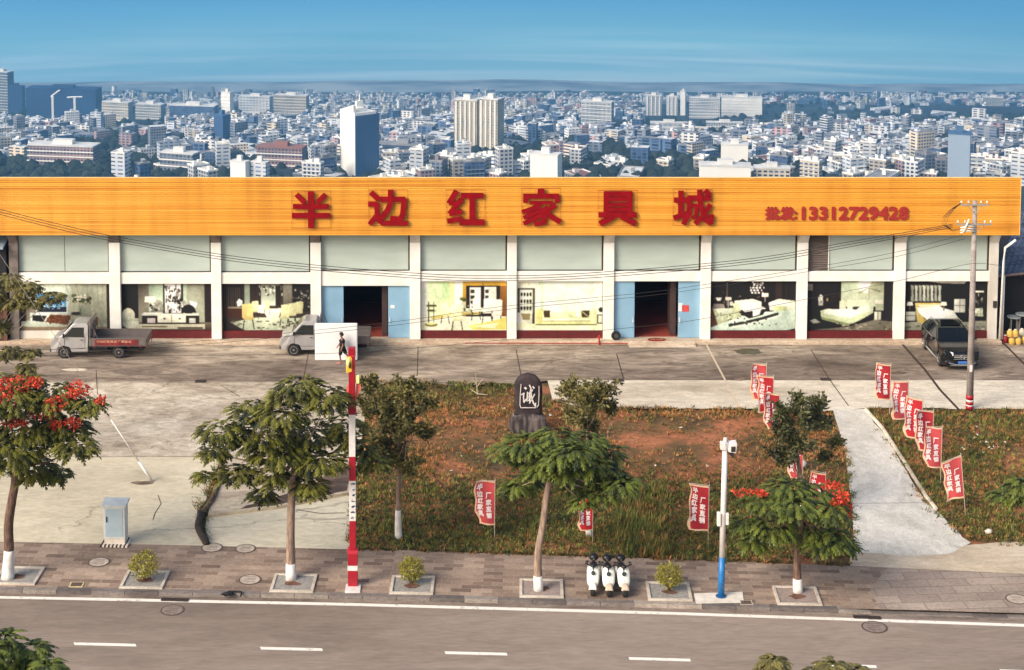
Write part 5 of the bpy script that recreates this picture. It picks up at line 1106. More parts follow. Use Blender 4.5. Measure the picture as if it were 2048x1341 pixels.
# ------------------------------------------------------------------ scooters
wpl = M('scooter_white', s3(236, 234, 222), .3, var=.03, coat=.5); bpl = M('scooter_black', s3(20, 18, 20), .45, var=.2); seatm = M('seat_black', s3(26, 22, 24), .6, var=.2)
def scooter(label, loc, rz, fender=None):
    t = thing('electric_scooter', label, 'scooter', loc, rz, 'white electric scooters parked on the pavement')   # nose towards -Y, length 1.6
    for y, nm in ((-.62, 'front'), (.60, 'rear')):
        B = MB(); B.lathe([(.10, -.075), (.19, -.085), (.225, -.05), (.225, .05), (.19, .085), (.10, .075)], (0, y, .225), 18, 'x'); w_ = B.build('wheel', rubber, t, smooth=False)
        B = MB(); B.lathe([(.02, -.082), (.10, -.07), (.10, .07), (.02, .082)], (0, y, .225), 12, 'x'); B.build('rim', galv, w_)
    # front apron: curved shell
    B = MB(); nx_, nz_ = 8, 10; V = []
    for j in range(nz_+1):
        k = j/nz_; z = .30+.62*k; hw = .205+.03*math.sin(k*math.pi) - (.07*((k-.8)/.2)**2 if k > .8 else 0) - (.03*(1-k/.2) if k < .2 else 0); y0_ = -.52+.30*k
        for i in range(nx_+1): a = i/nx_*2-1; V.append((hw*a, y0_ + .09*a*a - .02, z))
    n1_ = len(V); V += [(x, y+.05, z) for x, y, z in V]; w_ = nx_+1
    fs = [(j*w_+i, j*w_+i+1, (j+1)*w_+i+1, (j+1)*w_+i) for j in range(nz_) for i in range(nx_)]; fs += [tuple(q+n1_ for q in f)[::-1] for f in fs]
    edge = [i for i in range(w_)] + [j*w_+nx_ for j in range(1, nz_+1)] + [nz_*w_+i for i in range(nx_-1, -1, -1)] + [j*w_ for j in range(nz_-1, 0, -1)]
    fs += [(edge[i], edge[(i+1) % len(edge)], edge[(i+1) % len(edge)]+n1_, edge[i]+n1_) for i in range(len(edge))]
    B.add(V, fs); ap = B.build('front_apron', wpl, t, smooth=True)
    B = MB(); c0 = Vector((0, -.345, .74)); ax = Vector((0, -.9, .43)); B.tube([c0+ax*.0, c0+ax*.04], [.082, .074], 16); B.build('headlight', bpl, ap)
    B = MB(); B.tube([c0+ax*.04, c0+ax*.048], .03, 12); B.build('lens', M('lens_teal', s3(40, 84, 76), .2), ap)
    B = MB(); c1 = Vector((0, -.455, .50)); B.tube([c1+ax*.01, c1+ax*.02], .022, 10); B.build('badge', galv, ap)
    # fender
    B = MB(); V = []; n_ = 8
    for j in range(n_+1):
        a = R(205 - 120*j/n_) ; 
        y = -.62 - math.cos(a)*-.25; z = .225+.25*math.sin(math.pi*(.12+.62*j/n_)); y = -.62-.25*math.cos(math.pi*(.12+.62*j/n_)); w2 = lerp(.15, .09, j/n_)
        for i in range(5): q_ = i/4*2-1; V.append((w2*q_, y, z + .02*(1-q_*q_)))
    B.add(V, [(j*5+i, j*5+i+1, (j+1)*5+i+1, (j+1)*5+i) for j in range(n_) for i in range(4)]); o_ = B.build('fender', fender or wpl, t, smooth=True, fixn=False); sm_ = o_.modifiers.new('solid', 'SOLIDIFY'); sm_.thickness = .012
    # frame, floor, rear body
    B = MB(); B.tube([(0, -.22, .95), (0, -.34, .55), (-.0, -.42, .34)], .035, 8)
    for s in (-1, 1): B.tube([(s*.075, -.50, .46), (s*.08, -.62, .225)], .018, 6)
    B.cbox((0, -.05, .27), (.26, .62, .10)); B.cbox((0, .42, .36), (.24, .62, .22)); B.build('frame', bpl, t, bevel=.02)
    for s in (-1, 1): B = MB(); B.ell((s*.19, .34, .52), (.06, .32, .17), 12, 8); B.build('side_panel', wpl, t, smooth=True)
    B = MB(); B.ell((0, .36, .70), (.155, .40, .09), 14, 8); B.ell((0, .12, .66), (.13, .18, .08), 12, 8); B.build('seat', seatm, t, smooth=True)
    B = MB(); B.ell((0, .76, .88), (.185, .17, .14), 14, 8); tcs = B.build('top_case', bpl, t, smooth=True)
    B = MB(); B.cbox((0, .60, .86), (.07, .02, .02)); B.build('catch', galv, tcs)
    B = MB(); B.tube([(-.27, -.16, 1.02), (-.2, -.22, 1.0), (0, -.24, .98), (.2, -.22, 1.0), (.27, -.16, 1.02)], .018, 8); B.build('handlebar', bpl, t, smooth=True)
    for s in (-1, 1):
        B = MB(); B.tube([(s*.20, -.21, 1.01), (s*.30, -.15, 1.03)], .028, 8); B.build('grip', rubber, t, smooth=True)
        B = MB(); B.tube([(s*.18, -.22, 1.02), (s*.22, -.23, 1.10)], .008, 5); B.ell((s*.23, -.22, 1.13), (.055, .02, .04), 10, 6); B.build('mirror', bpl, t, smooth=True)
    B = MB(); B.ell((0, -.29, 1.0), (.11, .09, .07), 12, 8); B.build('display_pod', bpl, t, smooth=True)
    return t
tan = M('fender_tan', s3(196, 176, 152), .4)
for u, v, lab, fm, rz in ((1190, 1197, 'white scooter with white mudguard, leftmost of the three parked together', None, -6), (1220, 1199, 'white scooter with tan mudguard, middle of the three parked together', tan, -2), (1250, 1199, 'white scooter with tan mudguard, rightmost of the three parked together', tan, 1)):
    g = G(u, v); scooter(lab, (g.x, g.y+.84, 0), R(rz), fm)
# ------------------------------------------------------------------ plants
def leaf_mat(name, a, b_, sc=1.6, r=.55):
    m, t, bs = new_mat(name); L = t.links; tc = t.nodes.new('ShaderNodeTexCoord')
    n = t.nodes.new('ShaderNodeTexNoise'); n.inputs['Scale'].default_value = sc; n.inputs['Detail'].default_value = 3; L.new(tc.outputs['Object'], n.inputs[0])
    w = t.nodes.new('ShaderNodeTexWhiteNoise'); gm = t.nodes.new('ShaderNodeNewGeometry'); at_ = t.nodes.new('ShaderNodeAttribute'); at_.attribute_name = 'Col'
    ad = t.nodes.new('ShaderNodeMath'); ad.operation = 'MULTIPLY_ADD'; ad.inputs[1].default_value = .55; L.new(at_.outputs['Fac'], ad.inputs[0]); L.new(n.outputs[0], ad.inputs[2])
    rp = ramp(t, [(.45, a), (.72, tuple(lerp(x, y, .5) for x, y in zip(a, b_))), (.98, b_)], ad.outputs[0]); L.new(rp.outputs[0], bs.inputs['Base Color'])
    bs.inputs['Roughness'].default_value = r
    tr = t.nodes.new('ShaderNodeBsdfTranslucent'); L.new(rp.outputs[0], tr.inputs[0]); mxs = t.nodes.new('ShaderNodeMixShader'); mxs.inputs[0].default_value = .25
    L.new(bs.outputs[0], mxs.inputs[1]); L.new(tr.outputs[0], mxs.inputs[2]); L.new(mxs.outputs[0], t.nodes['Material Output'].inputs[0])
    return m
lfA = leaf_mat('leaf_flame', s3(30, 36, 14), s3(122, 120, 42)); lfB = leaf_mat('leaf_olive', s3(58, 54, 26), s3(138, 128, 70)); lfC = leaf_mat('leaf_fresh', s3(34, 46, 16), s3(112, 122, 44))
lfS = leaf_mat('leaf_shrub', s3(84, 86, 24), s3(176, 166, 64), sc=6); flw = leaf_mat('flower_red', s3(176, 30, 20), s3(232, 92, 56), sc=3)
bark = M('bark', s3(120, 98, 84), .9, c2=s3(166, 142, 124), sc=4, stretch=(3, 3, .6), bump=.5); barkd = M('bark_dark', s3(72, 52, 42), .9, c2=s3(124, 96, 80), sc=4, stretch=(3, 3, .6), bump=.5)
lime = M('lime_wash', s3(206, 198, 190), .9, c2=s3(240, 236, 230), sc=3, stretch=(2, 2, 1))
def frond(B, p, d, L_, wd, q, n=4):
    """feathery leaf: a drooping spine with leaflets both sides"""
    d = d.normalized(); side = d.cross(Vector((0, 0, 1)))
    if side.length < .1: side = Vector((1, 0, 0))
    side.normalize(); up = side.cross(d); tone = q.uniform(0, 1); B.col = (tone,)*3
    pts = []
    for i in range(n+1):
        k = i/n; pts.append(p + d*L_*k - Vector((0, 0, 1))*L_*.55*k*k)
    for i in range(n):
        k = (i+.5)/n; w = wd*math.sin(math.pi*(.16+.78*k)); a, c_ = pts[i], pts[i+1]; ax = (c_-a)
        for s in (-1, 1):
            tip = a + ax*1.2 + side*s*w - Vector((0, 0, 1))*w*.35
            B.add([a - ax*.1, a + ax*1.05, tip + ax*.15, tip - ax*.5], [(0, 1, 2, 3)])
def sprig(B, p, L_, q):
    d = Vector((q.gauss(0, 1), q.gauss(0, 1), q.gauss(0, .8))).normalized(); e = d.orthogonal().normalized(); e.rotate(Matrix.Rotation(q.uniform(0, 6.28), 3, d)); B.col = (q.uniform(0, 1),)*3
    B.add([p, p+d*L_*.5+e*L_*.22, p+d*L_, p+d*L_*.5-e*L_*.22], [(0, 1, 2, 3)])
def tree(name, label, cat, base, trunk, blobs, kind='flame', flowers=(), seed=1, white=(0, 0), tr=(.16, .10), dens=1.0, leaf=None, group=None, barkm=None, spread=.9, fl=.47, Y=None, gz=0):
    q = random.Random(seed); g = G(*base) if Y is None else Vector((D(base[0], 600, Y).x, Y, gz)); root = thing(name, label, cat, (g.x, g.y, g.z), 0, group); s_ = SC(g.y)
    loc = lambda u, v, dy=0: D(u, v, g.y+dy) - g
    tp = [loc(u, v) for u, v in trunk]; tp[0].z = min(tp[0].z, -.05) if Y is None else tp[0].z
    n = len(tp); rs = [lerp(tr[0], tr[1], i/(n-1)) for i in range(n)]; rs[0] *= 1.25
    B = MB(); B.tube(spline([tuple(p) + (r,) for p, r in zip(tp, rs)], 4) and [Vector(x[:3]) for x in spline([tuple(p)+(r,) for p, r in zip(tp, rs)], 4)], [x[3] for x in spline([tuple(p)+(r,) for p, r in zip(tp, rs)], 4)], 9)
    top = tp[-1]; cen = []
    for b_ in blobs:
        u, v, ru, rv = b_[:4]; dy = b_[4] if len(b_) > 4 else q.uniform(-1, 1)*spread; cen.append((loc(u, v, dy), ru/s_*(.92 if kind == 'flame' else 1), rv/s_))
    for c_, a, h in cen:                                    # limbs, in the same mesh as the trunk
        st = tp[-1] if kind == 'flame' else tp[max(1, n-1-q.randint(0, max(0, n-2)))]
        mid = st.lerp(c_, .5) + Vector((0, 0, -.25*(c_-st).length*.4)); B.tube([st, mid, c_ - Vector((0, 0, h*.2))], [tr[1]*.5, tr[1]*.26, .010], 5)
    tk = B.build('trunk', barkm or bark, root, smooth=True)
    if white[1] > 0:
        B = MB(); k = [p for p in spline([tuple(p)+(r,) for p, r in zip(tp, rs)], 4)]; k = [x for x in k if x[2] <= white[1]] or k[:2]
        B.tube([Vector(x[:3]) for x in k], [x[3]+.006 for x in k], 9); tag(B.build('whitewash', lime, tk, smooth=True), 'white painted foot of the trunk')
    B = MB()
    for c_, a, h in cen:
        vol = a*a*h; 
        if kind == 'flame':
            N_ = int((46 + 150*a*a)*dens)
            for k in range(N_):
                th = q.uniform(0, math.tau); rr = math.sqrt(q.uniform(0, 1)); zz = q.uniform(-.8, 1)*math.sqrt(max(0, 1-rr*rr*.85))
                p = c_ + Vector((math.cos(th)*rr*a*.85, math.sin(th)*rr*a*.85, zz*h*.8)); d = Vector((math.cos(th), math.sin(th), q.uniform(-.15, .55)))
                frond(B, p, d, fl*q.uniform(.5, 1.0), .105, q)
        else:
            N_ = int((150 + 1150*a*a*min(1.6, h/a+.4))*dens); arms = [Vector((q.gauss(0, .6), q.gauss(0, .6), q.uniform(-.2, 1.1))) for _ in range(max(4, int(14*a)))]
            for k in range(N_):
                ar = q.choice(arms); tt = q.uniform(.1, 1.0)**.7; p = c_ + Vector((ar.x*a, ar.y*a, ar.z*h))*tt*1.05 + Vector((q.gauss(0, .07), q.gauss(0, .07), q.gauss(0, .09)))
                sprig(B, p, q.uniform(.13, .24) if kind == 'bush' else q.uniform(.06, .11), q)
    B.build('crown', leaf or lfA, root, fixn=False)
    if flowers:
        B = MB()
        for u, v, ru, rv in flowers:
            c_ = loc(u, v, -.7+q.uniform(-.3, .3)); a, h = ru/s_, rv/s_
            for k in range(int(50+900*a*h)):
                r = Vector((q.gauss(0, 1), q.gauss(0, 1), q.gauss(0, 1))).normalized()*q.uniform(.4, 1)**.5; sprig(B, c_ + Vector((r.x*a, r.y*.5*max(a, h), r.z*h)), q.uniform(.10, .19), q)
        B.build('blossom', flw, root, fixn=False)
    return root
tree('flame_tree', 'street tree with clusters of red blossom at the left edge', 'tree', (15, 1158), [(15, 1158), (18, 1100), (17, 1050), (24, 1000), (30, 965), (30, 930)],
     [(20, 800, 75, 32), (110, 795, 65, 30), (-50, 800, 60, 40), (60, 860, 85, 32), (135, 855, 55, 35), (20, 905, 80, 32), (150, 895, 45, 24), (70, 940, 50, 22), (-50, 900, 60, 45), (180, 810, 28, 16), (0, 770, 60, 20), (60, 760, 20, 14), (120, 950, 22, 12)], seed=3,
     flowers=[(35, 770, 45, 18), (158, 778, 26, 16), (140, 800, 16, 12), (110, 808, 22, 14), (112, 850, 12, 12), (146, 846, 16, 14), (202, 800, 10, 7), (12, 800, 28, 14), (80, 822, 30, 14), (70, 765, 16, 10), (30, 845, 30, 8), (100, 825, 14, 12)], white=(0, 1.15), tr=(.2, .15), dens=1.25, group='street trees along the pavement', barkm=barkd)
tree('street_tree', 'broad dark green street tree left of the red and white post', 'tree', (582, 1160), [(582, 1160), (581, 1080), (583, 1000), (588, 950), (592, 915)],
     [(600, 772, 50, 20), (655, 797, 55, 25), (500, 822, 50, 25), (560, 828, 65, 26), (440, 862, 48, 24), (520, 872, 80, 28), (620, 868, 75, 30), (692, 852, 36, 30), (705, 885, 26, 28), (475, 948, 42, 22), (430, 905, 30, 16), (560, 905, 70, 22), (640, 925, 55, 22), (545, 955, 30, 28), (622, 975, 36, 24), (525, 992, 26, 16), (600, 955, 30, 20), (752, 928, 30, 16), (728, 905, 28, 16), (410, 950, 14, 8), (565, 790, 30, 12)], seed=4, white=(0, .95), tr=(.17, .13), group='street trees along the pavement', dens=1.05)
tree('street_tree', 'light green street tree with a slanting trunk in front of the stone monument', 'tree', (1077, 1182), [(1077, 1182), (1076, 1110), (1086, 1050), (1092, 1000), (1100, 955), (1102, 935)],
     [(1060, 888, 62, 18), (1110, 872, 45, 18), (1170, 882, 48, 20), (1215, 905, 38, 22), (1008, 900, 26, 14), (1060, 918, 42, 14), (1120, 915, 42, 16), (1180, 928, 55, 20), (1045, 962, 36, 20), (1215, 950, 48, 18), (1150, 972, 32, 14), (1245, 968, 38, 14), (1205, 985, 36, 10), (1165, 1002, 18, 14), (1030, 975, 24, 12), (1100, 898, 44, 20), (1150, 905, 44, 22), (1140, 942, 44, 18), (1085, 938, 34, 16), (1190, 958, 36, 16)], seed=5, white=(0, .85), tr=(.15, .10), leaf=lfC, group='street trees along the pavement', dens=.85)
tree('flame_tree', 'low street tree with drooping red blossom on its right side by the driveway', 'tree', (1596, 1186), [(1596, 1186), (1594, 1120), (1598, 1080), (1602, 1050), (1602, 1030)],
     [(1580, 975, 55, 16), (1630, 990, 50, 22), (1530, 1002, 46, 20), (1590, 1012, 65, 24), (1660, 1022, 36, 24), (1495, 1048, 34, 18), (1540, 1055, 55, 24), (1620, 1058, 55, 24), (1675, 1070, 28, 20), (1515, 1082, 34, 12), (1650, 1085, 45, 14), (1695, 1092, 16, 12)], seed=6,
     flowers=[(1488, 984, 24, 3), (1524, 987, 12, 4), (1664, 972, 20, 10), (1684, 992, 16, 12), (1692, 1018, 14, 12), (1688, 1034, 12, 8), (1643, 1022, 8, 5), (1676, 1006, 14, 10)], white=(0, .75), tr=(.15, .11), leaf=lfC, group='street trees along the pavement', barkm=barkd, dens=.9)
tree('young_tree', 'upright olive leaved sapling in the weeds right of the red and white post', 'tree', (797, 1076), [(797, 1076), (796, 1020), (798, 960), (796, 920), (798, 880)],
     [(745, 775, 26, 28), (822, 790, 40, 28), (770, 832, 50, 45), (812, 862, 48, 50), (758, 900, 36, 45), (800, 930, 46, 40), (848, 872, 18, 40), (735, 820, 24, 36), (850, 810, 16, 24)], kind='bush', seed=7, white=(0, 1.3), tr=(.12, .07), leaf=lfB, group='young trees planted in the weedy lot', dens=1.5)
tree('young_tree', 'bushy olive sapling behind the light green street tree beside the monument', 'tree', (1178, 1072), [(1178, 1072), (1177, 1020), (1176, 940), (1175, 890), (1175, 860)],
     [(1175, 805, 44, 34), (1148, 788, 26, 24), (1202, 790, 26, 26), (1182, 850, 42, 36), (1142, 832, 20, 18), (1225, 820, 22, 18), (1180, 890, 30, 24)], kind='bush', seed=8, white=(0, 1.6), tr=(.11, .05), leaf=lfB, group='young trees planted in the weedy lot', dens=1.2)
tree('young_tree', 'dark spreading sapling standing among the red flags left of the driveway', 'tree', (1606, 1030), [(1606, 1030), (1604, 980), (1598, 930), (1592, 890), (1590, 870)],
     [(1600, 845, 50, 36), (1570, 825, 26, 26), (1560, 872, 38, 34), (1640, 852, 34, 30), (1590, 900, 42, 32), (1672, 888, 22, 14), (1602, 805, 24, 18), (1562, 925, 34, 20), (1650, 915, 16, 12), (1640, 815, 18, 18)], kind='bush', seed=9, white=(0, .5), tr=(.10, .06), leaf=leaf_mat('leaf_dark', s3(36, 36, 24), s3(104, 104, 58)), group='young trees planted in the weedy lot', dens=.8)
tree('yard_tree', 'pale branched tree reaching in from the left edge above the red blossom', 'tree', (-95, 930), [(-95, 930), (-92, 840), (-80, 770), (-55, 720), (-30, 690)],
     [(55, 578, 26, 22), (105, 592, 22, 10), (18, 562, 24, 20), (30, 604, 26, 16), (20, 705, 26, 14), (62, 705, 14, 10), (52, 738, 14, 18), (-30, 600, 40, 40), (-10, 650, 30, 20), (70, 605, 18, 10)], seed=10, tr=(.14, .09), leaf=lfB, barkm=M('bark_pale', s3(150, 136, 124), .8, c2=s3(190, 176, 160), sc=5), dens=1.5, fl=.42, spread=.5)
gz = ZR
tree('street_tree', 'leafy treetop poking into the bottom left corner', 'tree', (-10, 1600), [(-10, 1620), (-8, 1500), (0, 1400)], [(8, 1278, 28, 16), (62, 1300, 30, 16), (20, 1322, 40, 18), (92, 1332, 22, 10), (-30, 1300, 30, 20), (40, 1350, 60, 26), (-30, 1360, 50, 26)], seed=12, leaf=lfC, dens=1.2, Y=50.5, gz=gz, fl=.55, group='trees on the near side of the road')
tree('street_tree', 'small rounded treetop at the bottom edge, leftmost of the right hand pair', 'tree', (1548, 1600), [(1548, 1620), (1549, 1500), (1549, 1400)], [(1548, 1322, 20, 12), (1545, 1346, 34, 16), (1560, 1372, 46, 22), (1525, 1378, 30, 18)], seed=13, leaf=lfB, dens=1.6, Y=50.8, gz=gz, fl=.4, group='trees on the near side of the road')
tree('street_tree', 'flat treetop at the bottom edge hiding part of a lane dash', 'tree', (1680, 1600), [(1680, 1620), (1680, 1500), (1680, 1400)], [(1665, 1332, 26, 9), (1712, 1341, 22, 8), (1640, 1350, 34, 14), (1690, 1362, 50, 20), (1730, 1372, 34, 18)], seed=14, leaf=lfB, dens=1.6, Y=50.8, gz=gz, fl=.4, group='trees on the near side of the road')
tree('street_tree', 'leafy branch reaching in at the right edge over the weeds', 'tree', (2110, 1180), [(2110, 1180), (2108, 1100), (2100, 1050), (2095, 1020)], [(2010, 990, 26, 9), (2040, 968, 20, 12), (2062, 985, 34, 18), (2100, 960, 50, 30), (2140, 1000, 50, 25)], seed=15, leaf=lfC, dens=1.2, fl=.5)

# planters
plate = M('plate_grey', s3(132, 128, 122), .8, c2=s3(160, 154, 146), sc=7, bump=.2); platp = M('plate_pink', s3(138, 122, 114), .8, c2=s3(160, 142, 132), sc=7, bump=.2); rim_m = concrete('planter_rim', s3(180, 168, 154), s3(206, 194, 178), s3(222, 212, 196), sc=2, cracks=0, seed=91)
soilm = M('planter_soil', s3(84, 56, 42), .95, c2=s3(120, 84, 64), sc=9)
def planter(u, v, lab, tree_=True, w=1.64, d_=1.5):
    g = G(u, v); t = thing('tree_pit', lab, 'tree pit', (g.x, g.y+d_/2, 0), R(-2.5), 'square stone framed tree pits along the pavement')
    B = MB(); b_ = .11; h = .07
    B.box((-w/2, -d_/2, -.02), (w/2, -d_/2+b_, h)); B.box((-w/2, d_/2-b_, -.02), (w/2, d_/2, h)); B.box((-w/2, -d_/2+b_+.002, -.02), (-w/2+b_, d_/2-b_-.002, h)); B.box((w/2-b_, -d_/2+b_+.002, -.02), (w/2, d_/2-b_-.002, h)); B.build('stone_frame', rim_m, t, bevel=.008)
    B = MB(); B.box((-w/2+b_+.002, -d_/2+b_+.002, -.02), (w/2-b_-.002, d_/2-b_-.002, .03 if tree_ else .02)); B.build('infill', platp if (tree_ and u > 800) else plate, t)
    B = MB(); q = random.Random(u); B.poly([(.32*math.cos(k/12*6.28)*q.uniform(.6, 1.2), .22*math.sin(k/12*6.28)*q.uniform(.6, 1.2)+(-.05), .036) for k in range(12)]); B.build('soil_patch', soilm, t)
    return t
for u, v, lab, tr_ in ((28, 1171, 'stone tree pit round the red blossom tree at the left edge', True), (283, 1179, 'stone framed bed of the shrub near the electrical cabinet', False), (584, 1186, 'stone tree pit round the broad dark green tree', True), (824, 1190, 'stone framed bed of the shrub right of the red and white post', False),
                       (1085, 1197, 'stone tree pit round the slanting light green tree', True), (1343, 1203, 'stone framed bed of the shrub right of the scooters', False), (1602, 1212, 'stone tree pit round the tree with drooping red blossom', True)): planter(u, v, lab, tr_)
def shrub(u, v, rx, rz_, lab, seed):
    q = random.Random(seed); g = G(u, v); t = thing('shrub', lab, 'shrub', (g.x, g.y, .03), 0, 'round yellow green shrubs in stone framed beds')
    B = MB(); 
    for k in range(9): a = q.uniform(0, 6.28); B.tube([(q.uniform(-.06, .06), q.uniform(-.06, .06), 0), (math.cos(a)*rx*.5, math.sin(a)*rx*.5, rz_*.9)], [.014, .006], 5)
    B.build('stems', barkd, t); B = MB()
    for k in range(1500):
        r = Vector((q.gauss(0, 1), q.gauss(0, 1), q.gauss(0, 1))).normalized(); r *= q.uniform(.25, 1)**.45*(1+.22*noise.noise(r*2.2+Vector((seed, 0, 0)))); p = Vector((r.x*rx, r.y*rx, rz_*1.25+r.z*rz_)); 
        if p.z > .12: sprig(B, p, q.uniform(.07, .12), q)
    B.build('foliage', lfS, t, fixn=False)
shrub(288, 1163, .60, .50, 'rounded yellow green shrub just right of the electrical cabinet', 1); shrub(823, 1168, .50, .44, 'rounded yellow green shrub right of the red and white post', 2); shrub(1338, 1182, .52, .46, 'rounded yellow green shrub right of the three scooters', 3)

# grass and weeds of the two lots
def gm(name, a, b_): return M(name, s3(*a), .8, c2=s3(*b_), sc=.9, detail=4)
gmats = [gm('grass_green', (68, 80, 28), (104, 112, 44)), gm('grass_olive', (104, 92, 42), (138, 120, 60)), gm('grass_dry', (160, 106, 56), (190, 136, 78)), gm('grass_dark', (54, 54, 26), (82, 78, 38)), gm('grass_bright', (112, 118, 44), (148, 148, 66))]
lots = [[(740, 770), (860, 768), (1028, 770), (1105, 802), (1250, 818), (1400, 820), (1560, 821), (1660, 824), (1692, 900), (1704, 1000), (1712, 1112), (1500, 1124), (1348, 1118), (1024, 1106), (702, 1098), (710, 985), (720, 915), (730, 850)],
        [(1732, 820), (1940, 822), (2500, 828), (2500, 1082), (1945, 1082), (1900, 1046), (1855, 996), (1806, 922), (1766, 858)]]
def inside(p, poly):
    x, y = p; r = False; j = len(poly)-1
    for i in range(len(poly)):
        if (poly[i][1] > y) != (poly[j][1] > y) and x < (poly[j][0]-poly[i][0])*(y-poly[i][1])/(poly[j][1]-poly[i][1])+poly[i][0]: r = not r
        j = i
    return r
def sstep(a, b_, x): t = min(1, max(0, (x-a)/(b_-a))); return t*t*(3-2*t)
def tuft(B, p, h, n, q, lean=.35, w=.022):
    for _ in range(n):
        a = q.uniform(0, 6.28); r = q.uniform(0, .12); b_ = p + Vector((math.cos(a)*r, math.sin(a)*r, 0)); hh_ = h*q.uniform(.5, 1.1); t_ = Vector((math.cos(a)*hh_*lean*q.uniform(.4, 1.6), math.sin(a)*hh_*lean, hh_)); sd = Vector((-math.sin(a), math.cos(a), 0))*w
        B.add([b_-sd, b_+sd, b_+t_], [(0, 1, 2)])
q = random.Random(22); BG = MB(); cnt = 0
for li, poly in enumerate(lots):
    n_try = 23000 if li == 0 else 15000; u0 = min(p[0] for p in poly); u1 = max(p[0] for p in poly); v0 = min(p[1] for p in poly); v1 = max(p[1] for p in poly)
    if li == 1: u1 = 2500
    for _ in range(n_try):
        u, v = q.uniform(u0, u1), q.uniform(v0, v1)
        if not inside((u, v), poly): continue
        g = G(u, v, -.04); nz_ = noise.noise(Vector((g.x*.28, g.y*.5, 2)))*.5+.5; nf = noise.noise(Vector((g.x*1.1, g.y*1.6, 7)))*.5+.5
        if li == 0:
            bare = sstep(1170, 1240, u)*(1-sstep(1500, 1570, u))*sstep(826, 846, v)*(1-sstep(930, 975, v))
            bare = max(bare, .95*sstep(850, 890, u)*(1-sstep(1000, 1050, u))*sstep(830, 870, v)*(1-sstep(935, 985, v)))
            green = 1.15*sstep(915, 975, v) + .8*(1-sstep(775, 860, v)); dry = (1-.72*sstep(905, 985, v))*sstep(785, 820, v)
        else:
            bare = .8*sstep(1985, 2030, u)*sstep(880, 900, v)*(1-sstep(930, 960, v)) + .7*sstep(1990, 2030, u)*sstep(1000, 1012, v)*(1-sstep(1030, 1050, v)); green = .75; dry = .35
        if q.random() < bare*(1.35-1.0*nf) or (nz_ < .36 and q.random() < .7*(1-green*.6)): continue
        x = q.random(); gr = green*.75 + (nz_-.5)*.9
        if x < dry*.55 + (.08 if nz_ < .42 else 0): mi = 2
        elif q.random() < gr: mi = q.choice([0, 0, 3, 4, 1])
        else: mi = q.choice([1, 1, 2, 3, 0])
        BG.mi = mi; h = q.uniform(.07, .18)*(1.2 if mi in (0, 4) else .9)*(.7+.7*nz_)
        if 1230 < u < 1340 and v > 985: h *= 2.3
        tuft(BG, g, h, 7, q, .5 if mi == 2 else .4, .024)
        cnt += 1
# ragged edges over the concrete
for pts, w_, n_ in (([(735, 766), (860, 767), (1028, 770)], 4, 170), ([(1105, 801), (1250, 817), (1650, 822)], 3, 330), ([(736, 770), (722, 900), (708, 985), (701, 1096)], 6, 300), ([(701, 1098), (1024, 1107), (1348, 1119), (1705, 1130)], 2.5, 640), ([(1735, 820), (2300, 824)], 3, 330),
                    ([(1764, 862), (1806, 930), (1852, 1000), (1900, 1046), (1945, 1084), (2300, 1086)], 9, 420), ([(1692, 900), (1704, 1000), (1714, 1108)], 5, 120), ([(440, 918), (425, 975), (412, 1028), (396, 1030), (432, 940)], 7, 200)):
    L_ = LN if False else None; seg_ = list(zip(pts[:-1], pts[1:])); ln_ = [math.hypot(b_[0]-a[0], b_[1]-a[1]) for a, b_ in seg_]
    for _ in range(n_):
        (a, b_), = q.choices(seg_, ln_); t_ = q.random(); g = G(lerp(a[0], b_[0], t_)+q.gauss(0, w_), lerp(a[1], b_[1], t_)+q.gauss(0, w_*.5), 0)
        if noise.noise(Vector((g.x*.9, g.y*.9, 1))) < -.12: continue
        BG.mi = q.choice([0, 1, 3, 3, 2]); tuft(BG, g, q.uniform(.06, .2), 6, q, .7)
BG.build('grass', gmats, fixn=False, kind='stuff')
# low broadleaf weeds
BW = MB()
for _ in range(2600):
    u, v = q.uniform(700, 2200), q.uniform(770, 1120); 
    if not (inside((u, v), lots[0]) or inside((u, v), lots[1])): continue
    g = G(u, v, -.03); k = noise.noise(Vector((g.x*.35, g.y*.5, 11)))
    if k < .02 and v < 1000: continue
    for _ in range(16):
        sprig(BW, g + Vector((q.gauss(0, .2), q.gauss(0, .2), q.uniform(.02, .22))), q.uniform(.06, .13), q)
for pts in ([(440, 918), (424, 975), (412, 1028), (398, 1036)], [(412, 1028), (404, 1060), (414, 1084)]):
    for _ in range(80):
        i = q.randrange(len(pts)-1); t_ = q.random(); g = G(lerp(pts[i][0], pts[i+1][0], t_)+q.gauss(0, 3), lerp(pts[i][1], pts[i+1][1], t_), .02)
        for _ in range(5): sprig(BW, g + Vector((q.gauss(0, .1), q.gauss(0, .1), q.uniform(.0, .12))), q.uniform(.05, .11), q)
BW.build('weeds', leaf_mat('leaf_weed', s3(40, 48, 20), s3(110, 112, 50)), fixn=False, kind='stuff')
# litter and stones
BL = MB()
for _ in range(46):
    u, v = (q.gauss(1975, 45), q.gauss(888, 14)) if q.random() < .6 else ((q.uniform(1240, 1480), q.uniform(850, 950)) if q.random() < .5 else (q.uniform(720, 2040), q.uniform(800, 1090)))
    if not (inside((u, v), lots[0]) or inside((u, v), lots[1])): continue
    g = G(u, v, .02); s2 = q.uniform(.03, .13); a = q.uniform(0, 6); BL.mi = q.choice([0, 0, 1])
    BL.add([g+Vector((math.cos(a+k*1.57)*s2*q.uniform(.4, 1), math.sin(a+k*1.57)*s2*q.uniform(.4, 1), q.uniform(.02, .12))) for k in range(4)], [(0, 1, 2, 3)])
BL.build('litter', [M('litter_white', s3(226, 218, 206), .7, var=.1), M('litter_buff', s3(186, 160, 130), .8)], kind='stuff')
